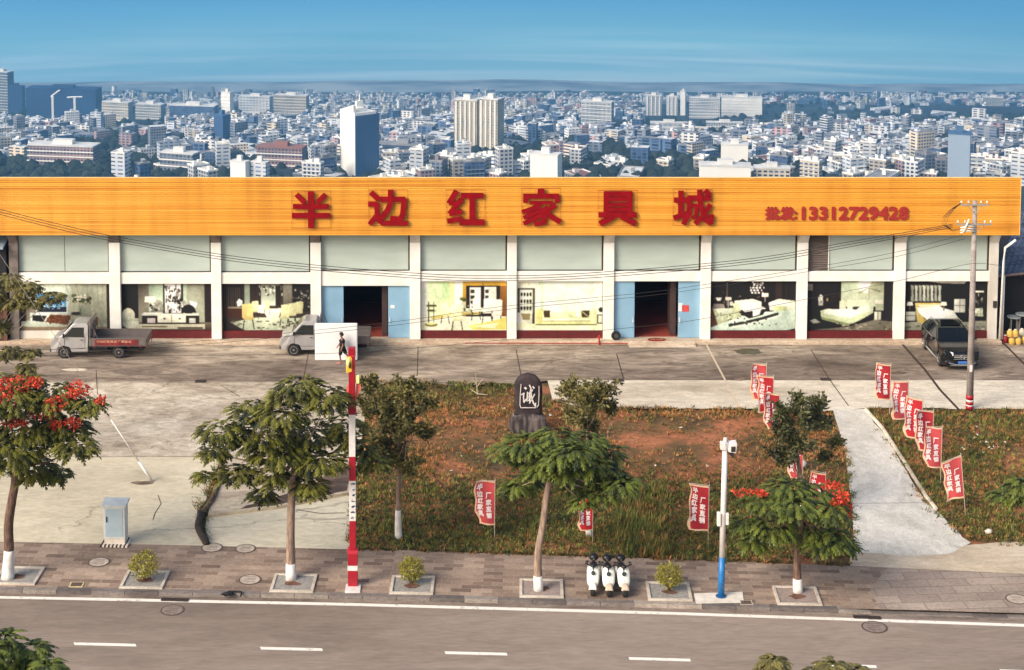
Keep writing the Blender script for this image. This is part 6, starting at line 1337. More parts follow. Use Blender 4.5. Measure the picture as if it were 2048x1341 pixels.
# ------------------------------------------------------------------ small things on the ground
cov_m = M('cover_pale', s3(170, 154, 138), .75, c2=s3(196, 180, 162), sc=5); cov_r = M('cover_road', s3(120, 104, 94), .7, c2=s3(146, 130, 118), sc=6); cov_d = M('cover_groove', s3(90, 74, 64), .8)
def cover(u, v, w, lab, z=0, mt=None, square=False):
    g = G(u, v, z); r = w/SC(g.y, v)/2; t = thing('manhole_cover', lab, 'manhole cover', (g.x, g.y, z), 0, 'manhole covers in the road and pavement')
    if square:
        B = MB(); B.box((-r, -r*.8, 0), (r, r*.8, .016)); B.build('lid', mt or cov_m, t); B = MB(); B.box((-r*.8, -r*.62, .0165), (r*.8, r*.62, .02)); B.box((-r*1.06, -r*.86, 0), (-r-.003, r*.86, .012)); B.box((r+.003, -r*.86, 0), (r*1.06, r*.86, .012)); B.build('rim', cov_d, t); return
    B = MB(); B.lathe([(r*.86, 0), (r*.86, .016), (r*.84, .018)], n=28); B.build('lid', mt or cov_m, t)
    B = MB(); n = 28; V = []
    for rr, z_ in ((r*.87, .014), (r, .014), (r, 0)): V += [(rr*math.cos(k/n*6.2832), rr*math.sin(k/n*6.2832), z_) for k in range(n)]
    B.add(V, [(j*n+k, j*n+(k+1) % n, (j+1)*n+(k+1) % n, (j+1)*n+k) for j in range(2) for k in range(n)])
    for k in (-.4, -.1, .2, .5): B.box((-r*.5, r*k-.012, .0175), (r*.5, r*k+.012, .021))
    B.build('rim', cov_d if mt is None else M('cover_groove_road', s3(84, 70, 62), .8), t)
cover(424, 1096, 44, 'pale round cover touching the dark crevice'); cover(491, 1098, 42, 'pale round cover just right of the one by the crevice'); cover(500, 1160, 46, 'pale round cover left of the broad green tree'); cover(198, 1125, 44, 'faint round cover below the electrical cabinet')
cover(345, 1221, 48, 'dark round cover in the road below the left shrub', ZR, cov_r); cover(1749, 1255, 52, 'dark round cover in the road at the right', ZR, cov_r); cover(2034, 1199, 46, 'pale round cover at the right edge of the pavement')
cover(153, 1170, 28, 'small square yellowish cover left of the left shrub bed', 0, M('cover_yellow', s3(206, 190, 140), .75), True); cover(1492, 1206, 26, 'small square cover beside the camera pole footing', .0, None, True)
def drain(u, v, w, d_, lab, z=.014, n=8):
    g = G(u, v, z); w /= SC(g.y, v); t = thing('drain_grate', lab, 'drain', (g.x, g.y, z), R(-3 if z < 0 else 0), 'drain grates'); B = MB(); B.box((-w/2, -d_/2, 0), (w/2, d_/2, .008)); B.build('opening', under, t)
    B = MB()
    for k in range(n+1): x = -w/2+w*k/n; B.box((x-.015, -d_/2, .0085), (x+.015, d_/2, .016))
    B.box((-w/2, d_/2+.001, 0), (w/2, d_/2+.04, .014)); B.box((-w/2, -d_/2-.04, 0), (w/2, -d_/2-.001, .014)); B.build('grate', M('iron', s3(76, 62, 54), .7, metal=.2), t)
drain(401, 763, 20, .35, 'dark slot drain in the yard left of centre'); drain(1237, 761, 20, .35, 'dark slot drain near the middle of the yard'); drain(1651, 759, 20, .35, 'dark slot drain behind the driveway')
drain(340, 1199.5, 34, .18, 'gutter drain left of the burnt kerb patch', ZR+.014); drain(366, 1200.3, 22, .18, 'shorter gutter drain beside the burnt kerb patch', ZR+.014); drain(1722, 1234.5, 30, .18, 'left gutter drain near the right road cover', ZR+.014); drain(1748, 1236, 26, .18, 'right gutter drain near the right road cover', ZR+.014)
# burnt patch with a dark hose on the kerb
g = G(462, 1192); t = thing('burnt_hose', 'charred black patch and curled hose lying on the kerb', 'hose', (g.x, g.y, .012))
B = MB(); q = random.Random(4); B.poly([(-.08+.32*math.cos(k/16*6.283)*q.uniform(.5, 1.2), .1+.2*math.sin(k/16*6.283)*q.uniform(.5, 1.2), .004) for k in range(16)]); B.ell((-.15, .12, .03), (.2, .1, .05), 10, 6, .2); B.build('char', under, t)
B = MB(); B.tube([(-.25, .05, .03), (-.1, .18, .07), (.15, .22, .06), (.36, .2, .05), (.38, .0, .03), (.37, -.1, .02)], .035, 8); B.build('hose', under, t, smooth=True)
# tyre, welcome mat at the right hand door
ty = thing('spare_tyre', 'black tyre leaning against the right hand blue door', 'tyre', (X(1231), YF-.35, ZB))
B = MB(); n, k_ = 20, 8; V = [((.19+.07*math.cos(j/k_*6.283))*math.cos(i/n*6.283), .06*math.sin(j/k_*6.283), .26+(.19+.07*math.cos(j/k_*6.283))*math.sin(i/n*6.283)) for i in range(n) for j in range(k_)]
B.add(V, [(i*k_+j, ((i+1) % n)*k_+j, ((i+1) % n)*k_+(j+1) % k_, i*k_+(j+1) % k_) for i in range(n) for j in range(k_)]); B.build('tyre', rubber, ty, smooth=True)
B = MB(); B.lathe([(.12, -.02), (.12, .02)], (0, 0, .26), 16, 'y'); B.build('hub', greyp, ty)
mtx = thing('door_mat', 'oval red welcome mat on the step of the right hand door', 'door mat', (X(1313), YF-.28, ZB+.003))
B = MB(); B.v = []; n = 28; V = [(.5*math.cos(k/n*6.283), .27*math.sin(k/n*6.283), 0) for k in range(n)]; B.prism(V, (0, 0, .018)); B.build('mat', M('mat_red', s3(120, 24, 24), .9, c2=s3(146, 36, 32), sc=12), mtx)
vs, fs = text_geo('WELCOME', .66, .17, .03, 0); B = MB(); B.add([(p[0]-.33, p[2]-.085, .022-p[1]) for p in vs], fs); B.build('lettering', M('mat_gold', s3(206, 160, 110), .8), mtx, fixn=False)
# gas bottles and stools by the dark shed
gy = M('bottle_yellow', s3(206, 160, 60), .5, c2=s3(226, 190, 110), sc=3); gr_ = M('bottle_red', s3(140, 30, 34), .5)
for i, (u, v, z, mt_, lab) in enumerate(((2011, 686, 0, gr_, 'red squat canister at the left of the heap by the dark shed'), (2024, 690, 0, gy, 'yellow canister in front of the heap, left one'), (2037, 690, 0, gy, 'yellow canister in front of the heap, right one'), (2050, 688, 0, gy, 'yellow canister at the right edge of the heap'),
                       (2020, 690, .42, gy, 'upper left yellow canister on top of the heap'), (2031, 690, .42, gy, 'upper right yellow canister on top of the heap'), (2044, 684, .30, M('bottle_cream', s3(206, 196, 170), .6), 'cream canister leaning behind the yellow heap'))):
    g = G(u, v); t = thing('canister', lab, 'canister', (g.x, g.y+.05, z), 0, 'canisters heaped by the dark shed'); 
    B = MB(); B.lathe([(.11, 0), (.16, .03), (.165, .2), (.15, .32), (.09, .38), (.07, .385)], n=14); b_ = B.build('body', mt_, t, smooth=True); B = MB(); B.lathe([(.075, .386), (.09, .40), (.07, .43), (.02, .44)], n=10); B.build('cap', pad, t)
for i, (u, v, h, lab) in enumerate(((2035, 684, 1.15, 'grey topped bar stool beside the dark shed, left one'), (2052, 684, 1.3, 'grey topped bar stool beside the dark shed, right one'))):
    g = G(u, v); t = thing('bar_stool', lab, 'stool', (g.x, g.y+.7, 0), 0, 'bar stools by the dark shed'); B = MB(); B.lathe([(.36, 0), (.38, .02), (.38, .05), (.34, .06)], (0, 0, h), 18); B.build('seat', M('stool_grey', s3(150, 156, 156), .5), t)
    for a in (.6, 2.2, 3.8, 5.4): B = MB(); B.tube([(math.cos(a)*.26, math.sin(a)*.26, 0), (math.cos(a)*.2, math.sin(a)*.2, h)], .018, 6); B.build('leg', galv, t)
# pale rag and flat board in the left yard, dead twig, white stones
g = G(152, 741); B = MB(); q = random.Random(6); B.ell((0, 0, .03), (.62, .22, .05), 12, 6, .25); o = B.build('cement_lump', M('cement_buff', s3(184, 172, 152), .9, c2=s3(206, 196, 178), sc=4)); o.location = (g.x, g.y, 0); tag(o, 'flat pale lump of cement on the yard in front of the left truck', 'rubble')
g = G(955, 790); t = thing('dead_twig', 'bare pale twig standing at the back edge of the weeds left of the monument', 'twig', (g.x, g.y, 0)); B = MB(); tw = M('twig_pale', s3(206, 190, 166), .8)
for a, b_ in (((0, 0, 0), (-.1, 0, 1.1)), ((-.03, 0, .4), (.25, 0, .8)), ((-.05, 0, .55), (-.3, 0, .85)), ((0, 0, .05), (.5, -.3, .1)), ((0, 0, .05), (-.4, .2, .25))): B.tube([a, b_], [.02, .006], 5)
B.build('twig', tw, t)
for i, (u, v, r, lab) in enumerate(((1977, 1067, .16, 'white stone lying in the weeds below the nearest flag'), (1600, 935, .3, 'pale rock behind the sapling among the flags'))):
    g = G(u, v); B = MB(); B.ell((0, 0, r*.5), (r, r*.8, r*.7), 10, 7, .1); o = B.build('stone', pad, smooth=True); o.location = (g.x, g.y, 0); tag(o, lab, 'stone')

g = G(412, 1010); t = thing('dead_branch', 'dark bent branch wrapped in vine lying on the concrete left of the broad tree', 'branch', (g.x, g.y, 0))
pts = [G(u, v, z) - Vector((g.x, g.y, 0)) for u, v, z in ((446, 914, .08), (438, 960, .14), (424, 1000, .16), (402, 1028, .14), (397, 1056, .12), (414, 1088, .07))]
B = MB(); B.tube([Vector(p) for p in spline([tuple(p) for p in pts[:4]], 6)], .12, 8); B.build('upper_branch', M('branch_brown', s3(70, 54, 40), .9, c2=s3(120, 98, 72), sc=5, bump=.6), t, smooth=True)
B = MB(); B.tube([Vector(p) for p in spline([tuple(p) for p in pts[3:]], 6)], [.15]*7+[.14]*5+[.12], 8); B.build('burnt_butt', M('branch_black', s3(30, 22, 20), .9, c2=s3(60, 46, 38), sc=6, bump=.6), t, smooth=True)
q = random.Random(31); B = MB()
for k in range(260):
    i = q.randrange(3); p = pts[i].lerp(pts[i+1], q.random()); sprig(B, p + Vector((q.gauss(0, .12), q.gauss(0, .12), q.uniform(0, .12))), q.uniform(.05, .1), q)
B.build('vine_leaves', lfB, t, fixn=False)

# ------------------------------------------------------------------ the city on the plain below
def city_mat(name, wall, win, bw=3.8, rh=3.3, ms=.75):
    m, t, b = new_mat(name); L = t.links; tc = t.nodes.new('ShaderNodeTexCoord'); sp_ = t.nodes.new('ShaderNodeSeparateXYZ'); L.new(tc.outputs['Object'], sp_.inputs[0])
    ad = t.nodes.new('ShaderNodeMath'); L.new(sp_.outputs[0], ad.inputs[0]); L.new(sp_.outputs[1], ad.inputs[1]); cb = t.nodes.new('ShaderNodeCombineXYZ'); L.new(ad.outputs[0], cb.inputs[0]); L.new(sp_.outputs[2], cb.inputs[1])
    br = t.nodes.new('ShaderNodeTexBrick'); br.offset = 0; br.inputs['Scale'].default_value = 1; br.inputs['Brick Width'].default_value = bw; br.inputs['Row Height'].default_value = rh; br.inputs['Mortar Size'].default_value = ms; br.inputs['Mortar Smooth'].default_value = 0
    br.inputs['Color1'].default_value = (*win, 1); br.inputs['Color2'].default_value = (*[min(1, w*6+.08) for w in win], 1); br.inputs['Mortar'].default_value = (*wall, 1); br.inputs['Bias'].default_value = -.35
    L.new(cb.outputs[0], br.inputs[0]); oi = t.nodes.new('ShaderNodeObjectInfo')
    n = t.nodes.new('ShaderNodeTexNoise'); n.inputs['Scale'].default_value = .02; n.inputs['Detail'].default_value = 6; L.new(tc.outputs['Object'], n.inputs[0])
    r = ramp(t, [(.38, (.50, .56, .64)), (.62, (1.05, 1.03, 1.0))], n.outputs[0]); q_ = t.nodes.new('ShaderNodeMix'); q_.data_type = 'RGBA'; q_.blend_type = 'MULTIPLY'; q_.inputs[0].default_value = 1
    L.new(br.outputs[0], q_.inputs[6])
    rr_ = t.nodes.new('ShaderNodeMapRange'); rr_.inputs[3].default_value = .62; rr_.inputs[4].default_value = 1.06; L.new(oi.outputs['Random'], rr_.inputs[0]); vm = t.nodes.new('ShaderNodeVectorMath'); vm.operation = 'SCALE'; L.new(r.outputs[0], vm.inputs[0]); L.new(rr_.outputs[0], vm.inputs['Scale']); L.new(vm.outputs[0], q_.inputs[7]); L.new(q_.outputs[2], b.inputs['Base Color']); b.inputs['Roughness'].default_value = .75; return m
win = s3(30, 44, 70)
CM = [city_mat('city_white', s3(240, 236, 228), win), city_mat('city_cream', s3(230, 214, 188), win, 4.4, 3.1, .8), city_mat('city_pink', s3(206, 170, 164), win, 3.4, 3.2, .7), city_mat('city_grey', s3(150, 154, 160), win, 4, 3.2, .7), city_mat('city_blue', s3(96, 124, 160), win, 3.6, 3.4, .5), city_mat('city_bright', s3(244, 242, 238), s3(60, 76, 100), 7, 3.4, 1.1)]
CN = ['white', 'cream', 'pinkish', 'grey', 'bluish', 'stark white']
plain_w = M('city_plain_white', s3(244, 240, 230), .7, var=.04, sc=.05); plain_b = M('city_plain_blue', s3(52, 82, 122), .6, c2=s3(66, 98, 140), sc=.03); deep_b = M('city_deep_blue', s3(14, 48, 92), .6, c2=s3(24, 62, 110), sc=.02)
roofs = [M('city_roof_pale', s3(206, 204, 198), .8, c2=s3(234, 230, 222), sc=.08), M('city_roof_grey', s3(120, 120, 124), .8, c2=s3(160, 160, 160), sc=.08), M('city_roof_red', s3(150, 104, 92), .8), M('city_roof_blue', s3(70, 104, 140), .7)]
tankm = M('city_tank', s3(180, 186, 190), .4)
def city_box(B, x0, y0, x1, y1, z0, z1, wm, rm, par=True):
    B.mi = wm; V = [(x0,y0,z0),(x1,y0,z0),(x1,y1,z0),(x0,y1,z0),(x0,y0,z1),(x1,y0,z1),(x1,y1,z1),(x0,y1,z1)]; B.add(V, [(0,1,5,4),(1,2,6,5),(2,3,7,6),(3,0,4,7)])
    B.mi = rm; B.add([(x0,y0,z1),(x1,y0,z1),(x1,y1,z1),(x0,y1,z1)], [(0,1,2,3)])
def pv(u, v):         # a spot on the far plain seen at that bearing
    t = (v-VA)/(VB-VA); k = 1/YA + (1/YB-1/YA)*t; y = 1/k; p = D(u, v, y); return Vector((p.x, y, terrain_z(p.x, y)-1.5))
arch = []; q = random.Random(77)
for i in range(18):
    B = MB(); w, d_, fl_ = q.uniform(8, 18), q.uniform(7, 12), q.randint(2, 6); H_ = fl_*3.3; wm, rm = 0, 1
    if i % 6 == 5: w, d_, H_ = q.uniform(26, 46), q.uniform(12, 18), q.uniform(6, 10)
    if i == 3: w, d_, H_ = q.uniform(12, 16), q.uniform(11, 13), q.uniform(26, 32)
    city_box(B, -w/2, -d_/2, w/2, d_/2, -8, H_, 0, 1)
    for a, b_, c_, e in ((-w/2-.2, -d_/2-.2, w/2+.2, -d_/2+.3), (-w/2-.2, d_/2-.3, w/2+.2, d_/2+.2), (-w/2-.2, -d_/2+.31, -w/2+.3, d_/2-.31), (w/2-.3, -d_/2+.31, w/2+.2, d_/2-.31)): B.mi = 2; B.box((a, b_, H_-.3), (c_, e, H_+1.0))
    for k in range(q.randint(1, 3)): x = q.uniform(-w/2+2, w/2-4); y = q.uniform(-d_/2+1.5, d_/2-4.5); city_box(B, x, y, x+q.uniform(2.5, 4.5), y+3, H_+.01, H_+q.uniform(2.4, 4), 2, 1)
    if i % 3 == 0:
        B.mi = 3; x = q.uniform(-w/3, w/3); B.lathe([(.9, H_+.5), (.9, H_+2.2), (.3, H_+2.6)], (x, d_*.2, 0), 8)
    if i % 2 == 0:
        B.mi = 2
        for k in range(1, int(H_/3.3)): B.box((-w/2+1, -d_/2-.9, k*3.3-.15), (w/2-1, -d_/2-.01, k*3.3+.25))
    arch.append((B, w, d_, H_))
# which lot of ground stays wooded
def wooded(p): return noise.noise(Vector((p.x*.0042, p.y*.0016, 9))) + .35*noise.noise(Vector((p.x*.012, p.y*.005, 3)))
LREC = [(908, 1008, 194, 300), (685, 762, 190, 352), (54, 203, 172, 228), (18, 50, 170, 226), (-14, 28, 141, 224), (205, 330, 199, 238), (443, 468, 180, 230), (428, 462, 228, 276), (478, 618, 187, 224), (1162, 1228, 196, 244), (1290, 1372, 186, 224), (1378, 1524, 189, 226),
 (461, 540, 316, 372), (514, 614, 290, 320), (58, 200, 286, 328), (1440, 1497, 292, 326), (1396, 1580, 331, 376), (1892, 1942, 264, 372), (1060, 1124, 308, 372), (1300, 1486, 243, 258)]
def blocked(u, v, y):
    hw, hp = 9*SC(y), 20*SC(y)
    for a, b_, c_, d_ in LREC:
        if a-hw < u < b_+hw and v > d_-12 and v - hp < d_: return True
    return False
spots = []
q = random.Random(5)
while len(spots) < 4600:
    u = q.uniform(-120, 2170); v = 372 - 178*q.random()**.80; y_ = pv(u, v)
    if q.random() > min(1, .26 + .74*((y_.y-1400)/2300)): continue
    if u > 1500 and 212 < v < 262 and q.random() < .965: continue
    if wooded(y_) > .15 and q.random() < .9: continue
    if blocked(u, v, y_.y): continue
    spots.append((y_.y, u, v, y_))
spots.sort(key=lambda s: s[0])
lm = [(0, 'the far left board'), (330, 'the blank left board'), (622, 'the first sign character'), (776, 'the second sign character'), (931, 'the third sign character'), (1082, 'the fourth sign character'), (1235, 'the fifth sign character'), (1385, 'the sixth sign character'), (1600, 'the phone number lettering'), (1760, 'the last phone digits'), (1939, 'the utility pole')]
meshes = {}; nb = 0
def city_mesh(ai, mi, ri):
    k = (ai, mi, ri)
    if k not in meshes:
        B = arch[ai][0]; o = B.build('city_building', [CM[mi], roofs[ri], plain_w if mi not in (3, 4) else roofs[1], tankm]); meshes[k] = o.data; bpy.data.objects.remove(o)
    return meshes[k]
for k, (yy, u, v, p) in enumerate(spots[:262]):
    ai = q.randrange(18); mi = q.choices(range(6), [5, 3, 2, 4, 3, 4])[0]; ri = q.choices(range(4), [5, 3, 1, 1])[0]
    o = bpy.data.objects.new('city_building', city_mesh(ai, mi, ri)); COL.objects.link(o); o.location = p; o.rotation_euler = (0, 0, R(q.choice([-38, -24, -14, 18, 28, 40]) + q.uniform(-6, 6)) + (R(90) if q.random() < .3 else 0))
    w, d_, H_ = arch[ai][1:]; sz = 'tall' if H_ > 24 else ('long low' if w > 24 else ('middling' if H_ > 13 else 'low'))
    l_ = min(lm, key=lambda a: abs(a[0]-u))[1]; row = ['front', 'second', 'third', 'fourth', 'fifth', 'sixth', 'seventh', 'eighth'][min(7, k//33)]
    tag(o, ' '.join(('%s %s %s building, %s city row above %s' % (sz, CN[mi], ('', 'grey roofed', 'red roofed', 'blue roofed')[ri], row, l_)).split()), 'building', 'flat roofed city buildings beyond the shop')
same = {}
for o in bpy.data.objects:
    if o.name.startswith('city_building') and o.get('label'): same.setdefault(o['label'], []).append(o)
for l_, os_ in same.items():
    if 1 < len(os_) < 4:
        for o, w_ in zip(sorted(os_, key=lambda o: o.location.x/o.location.y), (['left', 'right'] if len(os_) == 2 else ['left', 'middle', 'right'])): o['label'] = l_ + ', ' + w_ + ' one'
B = MB()
for k, (yy, u, v, p) in enumerate(spots[262:]):
    a = R(q.choice([-30, -20, 25, 35])+q.uniform(-8, 8)); c_, s_ = math.cos(a), math.sin(a); w, d_ = q.uniform(8, 22), q.uniform(7, 13); H_ = q.choice([6, 9, 12, 12, 15, 18, 18, 22]) + (12 if q.random() < .06 else 0) ; 
    if q.random() < .1: w, d_, H_ = q.uniform(30, 60), 20, 10
    mi = q.choices(range(6), [5, 3, 2, 5, 4, 4])[0]; V0 = len(B.v); city_box(B, -w/2, -d_/2, w/2, d_/2, -10, H_, mi, 6+q.choice([0, 1, 1]))
    if q.random() < .7: x = q.uniform(-w/2+1, w/2-5); city_box(B, x, -2, x+4, 2, H_+.01, H_+3, 5, 6)
    B.v[V0:] = [(p.x+x*c_-y*s_, p.y+x*s_+y*c_, p.z+z) for x, y, z in B.v[V0:]]
B.build('distant_buildings', CM + roofs[:2], kind='stuff', fixn=False)

# landmarks seen over the roof
def block(name, lab, u0, u1, vt, vb, mats, yaw=-30, dr=.8, feat=None, fl=3.3, cat='building'):
    um = (u0+u1)/2; p = pv(um, vb); s_ = SC(p.y, vb); W_ = (u1-u0)/s_; a = R(abs(yaw)); w = W_/(math.cos(a)+dr*math.sin(a)); d_ = w*dr; H_ = (vb-vt)/s_
    t = thing(name, lab, cat, tuple(p), R(yaw)); wall, roof, trim = mats
    B = MB(); B.mi = 0; B.box((-w/2, -d_/2, -14), (w/2, d_/2, H_)); B.build('wall', wall, t)
    B = MB(); B.box((-w/2-.3, -d_/2-.3, H_+.01), (w/2+.3, d_/2+.3, H_+1.1)); x = w*.15; B.box((-x, -d_*.2, H_+1.11), (x, d_*.2, H_+1.1+min(5, H_*.12+1.5))); B.build('roof', roof, t)
    if feat: feat(t, w, d_, H_, trim)
    return t, w, d_, H_
def piers(n, front=True):
    def f(t, w, d_, H_, trim):
        for k in range(n):
            B = MB(); x = -w/2 + w*(k+.5)/n; B.box((x-w/n*.16, -d_/2-1.2, -10), (x+w/n*.16, -d_/2-.01, H_*.98)); B.build('pier', trim, t)
    return f
def bands(t, w, d_, H_, trim):
    n = max(2, min(14, int(H_/6)))
    for k in range(n): B = MB(); z = H_*(k+1)/(n+1); B.box((-w/2-.6, -d_/2-.8, z-.5), (w/2+.6, -d_/2-.01, z+.5)); B.build('balcony_band', trim, t)
lit_shade_pair = [plain_w, plain_b]
# tower with sun and shade put into its white left and blue right faces
p = pv(720, 352); s_ = SC(p.y, 350); t = thing('office_tower', 'tall tower with sunlit white left face and shaded blue right face above second sign character', 'tower', tuple(p), R(-54))
w = 56/s_; H_ = (352-222)/s_
B = MB(); B.box((-w/2, -w/2, -15), (w/2, w/2, H_)); B.build('wall', plain_b, t)
B = MB(); B.box((-w/2+.4, -w/2-.5, -15), (w/2-.4, -w/2-.01, H_+3)); B.box((-w/2+.4, -w/2-.01, H_+.01), (w/2-.4, w/2-3, H_+2.4)); 
o = B
for k in range(6): B.box((-w/2+1+k*w/7, -w/2-.5, H_+3.01), (-w/2+1+(k+1)*w/7, -w/2+2, H_+3.5+k*1.1))
B.build('sunlit_face', plain_w, t)
B = MB(); B.box((-1.5, -4, H_+2.5), (1.5, 3, H_+11)); B.box((2, -6, H_+2.5), (8, 0, H_+6)); B.tube([(0, 0, H_+11), (0, 0, H_+17)], .7, 6); B.build('roof_frame', plain_w, t)
B = MB()
for k in range(7): B.box((w/2+.01, -w/2+2+k*w/7.5, 4), (w/2+.12, -w/2+2.6+k*w/7.5, H_-3))
B.build('window_line', M('tower_line', s3(60, 92, 132), .4), t)
# twin cream apartment tower
crm = city_mat('tower_cream', s3(226, 208, 176), s3(120, 110, 100), 5, 3.2, 1.2)
t, w, d_, H_ = block('apartment_tower', 'big cream ribbed apartment tower, left half of the pair above the third character', 908, 962, 194, 300, (crm, roofs[0], plain_w), -18, .6, piers(5))
t, w, d_, H_ = block('apartment_tower', 'big cream apartment tower, right half of the pair above the third character', 958, 1008, 193, 302, (crm, roofs[0], plain_w), -28, .7, piers(4))
L_ = [('glass_block', 'deep blue slab block with sharp edges on the far left skyline', 54, 203, 172, 232, (deep_b, deep_b, plain_b), -8, .25, None),
 ('glass_block', 'narrow deep blue block beside the larger one on the far left skyline', 18, 50, 170, 228, (deep_b, deep_b, plain_b), -8, .5, None),
 ('tower_block', 'pale tower cut by the left edge of the skyline', -14, 28, 141, 226, (CM[3], roofs[0], plain_w), -20, .6, bands),
 ('apartment_block', 'cream block immediately right of the deep blue slab', 205, 266, 199, 240, (CM[1], roofs[0], plain_w), -15, .4, bands),
 ('apartment_block', 'low white block two along from the deep blue slab', 272, 330, 203, 236, (CM[0], roofs[0], plain_w), -15, .4, bands),
 ('apartment_block', 'wide blue grey block left of the slim white tower', 340, 436, 206, 250, (CM[4], roofs[0], plain_w), -10, .3, None),
 ('tower_block', 'slim white tower with a square cap on the left skyline', 443, 468, 180, 250, (plain_w, roofs[0], plain_w), -25, .7, bands),
 ('tower_block', 'blue tower with one white edge under the slim white tower', 428, 462, 228, 284, (plain_b, roofs[3], plain_w), -40, .8, None),
 ('apartment_block', 'long white block with many bays right of the slim white tower', 478, 545, 190, 226, (CM[5], roofs[0], plain_w), -12, .3, bands),
 ('apartment_block', 'pale block at the right end of the left skyline group', 548, 618, 187, 228, (CM[1], roofs[0], plain_w), -12, .3, bands),
 ('apartment_block', 'tall pinkish white block with dark windows above the fifth sign character', 1162, 1228, 196, 252, (CM[5], roofs[0], plain_w), -18, .4, bands),
 ('apartment_block', 'white slab with vertical stripes above the sixth sign character, left one', 1290, 1324, 186, 228, (CM[5], roofs[0], plain_w), -10, .4, piers(4)),
 ('apartment_block', 'narrower white slab above the sixth sign character, right one', 1332, 1356, 188, 228, (CM[0], roofs[0], plain_w), -10, .4, piers(3)),
 ('tower_block', 'thin white tower with a flared top above the sixth sign character', 1360, 1372, 178, 228, (plain_w, roofs[0], plain_w), -20, .8, None),
 ('warehouse', 'long blank white block on the skyline, left of two', 1378, 1440, 189, 232, (CM[0], roofs[0], plain_w), -8, .3, bands),
 ('warehouse', 'long blank white block on the skyline, right of two', 1442, 1524, 189, 230, (plain_w, roofs[0], plain_w), -8, .3, bands),
 ('apartment_block', 'near white block pair over the left board, left one', 461, 500, 316, 372, (plain_w, roofs[0], plain_w), -24, .5, None),
 ('apartment_block', 'near white block pair over the left board, right one', 502, 540, 318, 372, (CM[5], roofs[0], plain_w), -24, .5, None),
 ('factory_building', 'pinkish factory building behind the near white block pair', 514, 614, 290, 336, (CM[2], roofs[2], plain_w), -12, .4, bands),
 ('factory_building', 'long pinkish factory building on the left behind the board', 58, 200, 286, 336, (CM[2], roofs[0], plain_w), -10, .3, bands),
 ('warehouse', 'bright white warehouse above the gap before the phone number', 1440, 1497, 292, 340, (plain_w, roofs[0], plain_w), -10, .5, None),
 ('warehouse', 'wide white hall rising just over the board before the phone number', 1396, 1502, 331, 376, (plain_w, roofs[0], plain_w), -8, .4, None),
 ('warehouse', 'long pale hall just over the board above the phone lettering', 1506, 1580, 336, 376, (CM[1], roofs[0], plain_w), -8, .4, None),
 ('tower_block', 'pale blue grey tower behind the utility pole', 1892, 1942, 264, 372, (M('city_haze_blue', s3(150, 166, 184), .7), roofs[3], plain_w), -20, .7, None),
 ('apartment_block', 'broad white block above the space between fourth and fifth characters', 1060, 1124, 308, 372, (plain_w, roofs[0], plain_w), -22, .5, None),
 ('apartment_block', 'long white terrace above the sixth sign character', 1300, 1375, 243, 268, (CM[5], roofs[0], plain_w), -6, .2, bands),
 ('apartment_block', 'row of white flats on the wooded slope right of the skyline warehouses', 1412, 1486, 240, 262, (CM[0], roofs[0], plain_w), -6, .2, bands),
 ('apartment_block', 'white block row at the far right skyline', 1966, 2006, 194, 216, (CM[0], roofs[0], plain_w), -10, .3, None),
 ('apartment_block', 'large grey white block over the blank left board', 320, 400, 300, 350, (CM[3], roofs[0], plain_w), -20, .4, bands),
 ('apartment_block', 'broad blue grey block right of the white and blue tower', 765, 850, 286, 330, (CM[4], roofs[1], plain_w), -16, .4, bands)]
for a in L_: block(*a[:8], a[8], a[9])
# tower cranes by the deep blue slab
for u, vt, vb, lab in ((106, 176, 236, 'white tower crane leaning across the deep blue slab, left one'), (150, 180, 238, 'white tower crane in front of the deep blue slab, right one')):
    p = pv(u, vb); s_ = SC(p.y, vb); H_ = (vb-vt)/s_; t = thing('tower_crane', lab, 'crane', tuple(p)); B = MB(); B.box((-2, -2, -10), (2, 2, H_*.8)); B.build('mast', plain_w, t); B = MB(); B.tube([(-3, 0, H_*.78), (14, 0, H_*1.0)] if u < 120 else [(-14, 0, H_*.82), (14, 0, H_*.84)], 1.6, 5); B.build('jib', plain_w, t)
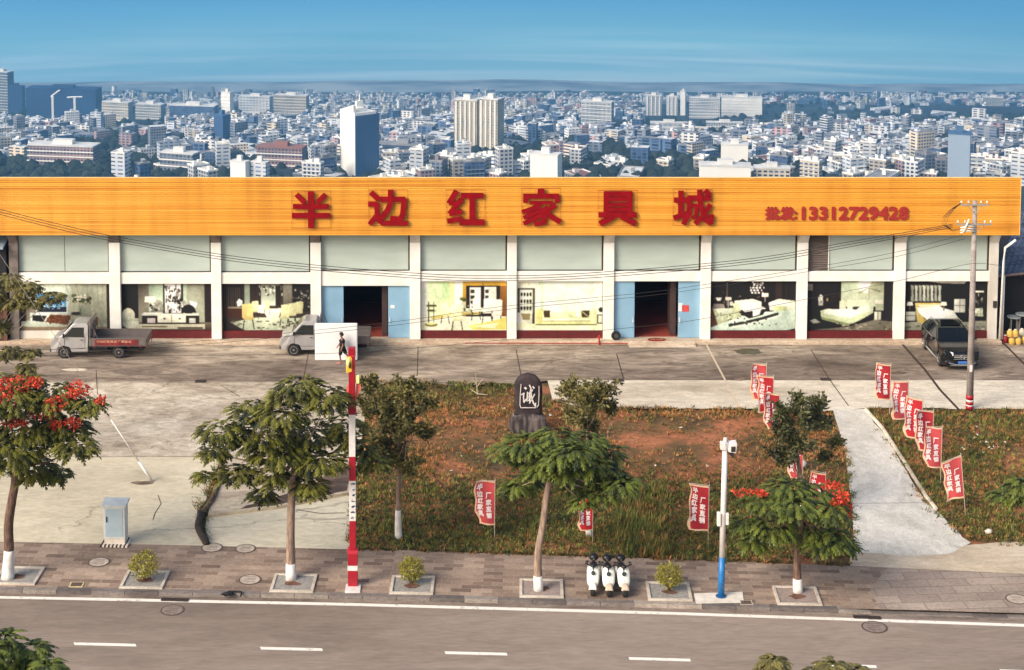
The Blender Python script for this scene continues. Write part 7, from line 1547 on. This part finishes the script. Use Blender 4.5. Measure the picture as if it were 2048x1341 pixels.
# woods among the houses: one mass nobody could count
B = MB(); q = random.Random(15); n_ = 0
while n_ < 5200:
    u = q.uniform(-150, 2200); v = 374 - 180*q.random()**.8; p = pv(u, v)
    if wooded(p) < .07 and q.random() < .75: continue
    r = q.uniform(3.5, 8); B.mi = q.randrange(2); a0 = q.uniform(0, 6); V = [(p.x, p.y, p.z+r*1.5)]; 
    for z_, rr in ((1.1, .75), (.45, 1.05)): V += [(p.x+math.cos(a0+k*1.047)*r*rr*q.uniform(.75, 1.2), p.y+math.sin(a0+k*1.047)*r*rr*q.uniform(.75, 1.2), p.z+r*z_*q.uniform(.85, 1.1)) for k in range(6)]
    V += [(x, y, p.z-3) for x, y, z in V[7:13]]
    B.add(V, [(0, 1+k, 1+(k+1) % 6) for k in range(6)] + [(1+k, 7+k, 7+(k+1) % 6, 1+(k+1) % 6) for k in range(6)] + [(7+k, 13+k, 13+(k+1) % 6, 7+(k+1) % 6) for k in range(6)]); n_ += 1
B.build('woods', [M('wood_dark', s3(14, 24, 24), .95, c2=s3(30, 42, 34), sc=.05), M('wood_mid', s3(24, 34, 30), .95, c2=s3(46, 56, 44), sc=.05)], kind='stuff', fixn=False)
# ------------------------------------------------------------------ the air
if HAZE:
    B = MB(); x_ = 5600; B.add([(-x_, -170, -1600), (x_, -170, -1600), (x_, 8300, -1600), (-x_, 8300, -1600), (-x_, -170, 45), (x_, -170, 45), (x_, 8300, 45), (-x_, 8300, 45)], [(0,3,2,1),(4,5,6,7),(0,1,5,4),(1,2,6,5),(2,3,7,6),(3,0,4,7)])
    hm_ = bpy.data.materials.new('haze'); hm_.use_nodes = True; t = hm_.node_tree; t.nodes.clear()
    vo = t.nodes.new('ShaderNodeVolumePrincipled'); vo.inputs['Density'].default_value = HAZE; vo.inputs['Color'].default_value = (.22, .58, .95, 1); vo.inputs['Anisotropy'].default_value = .2
    mo = t.nodes.new('ShaderNodeOutputMaterial'); t.links.new(vo.outputs[0], mo.inputs['Volume']); B.build('haze', hm_, kind='stuff')
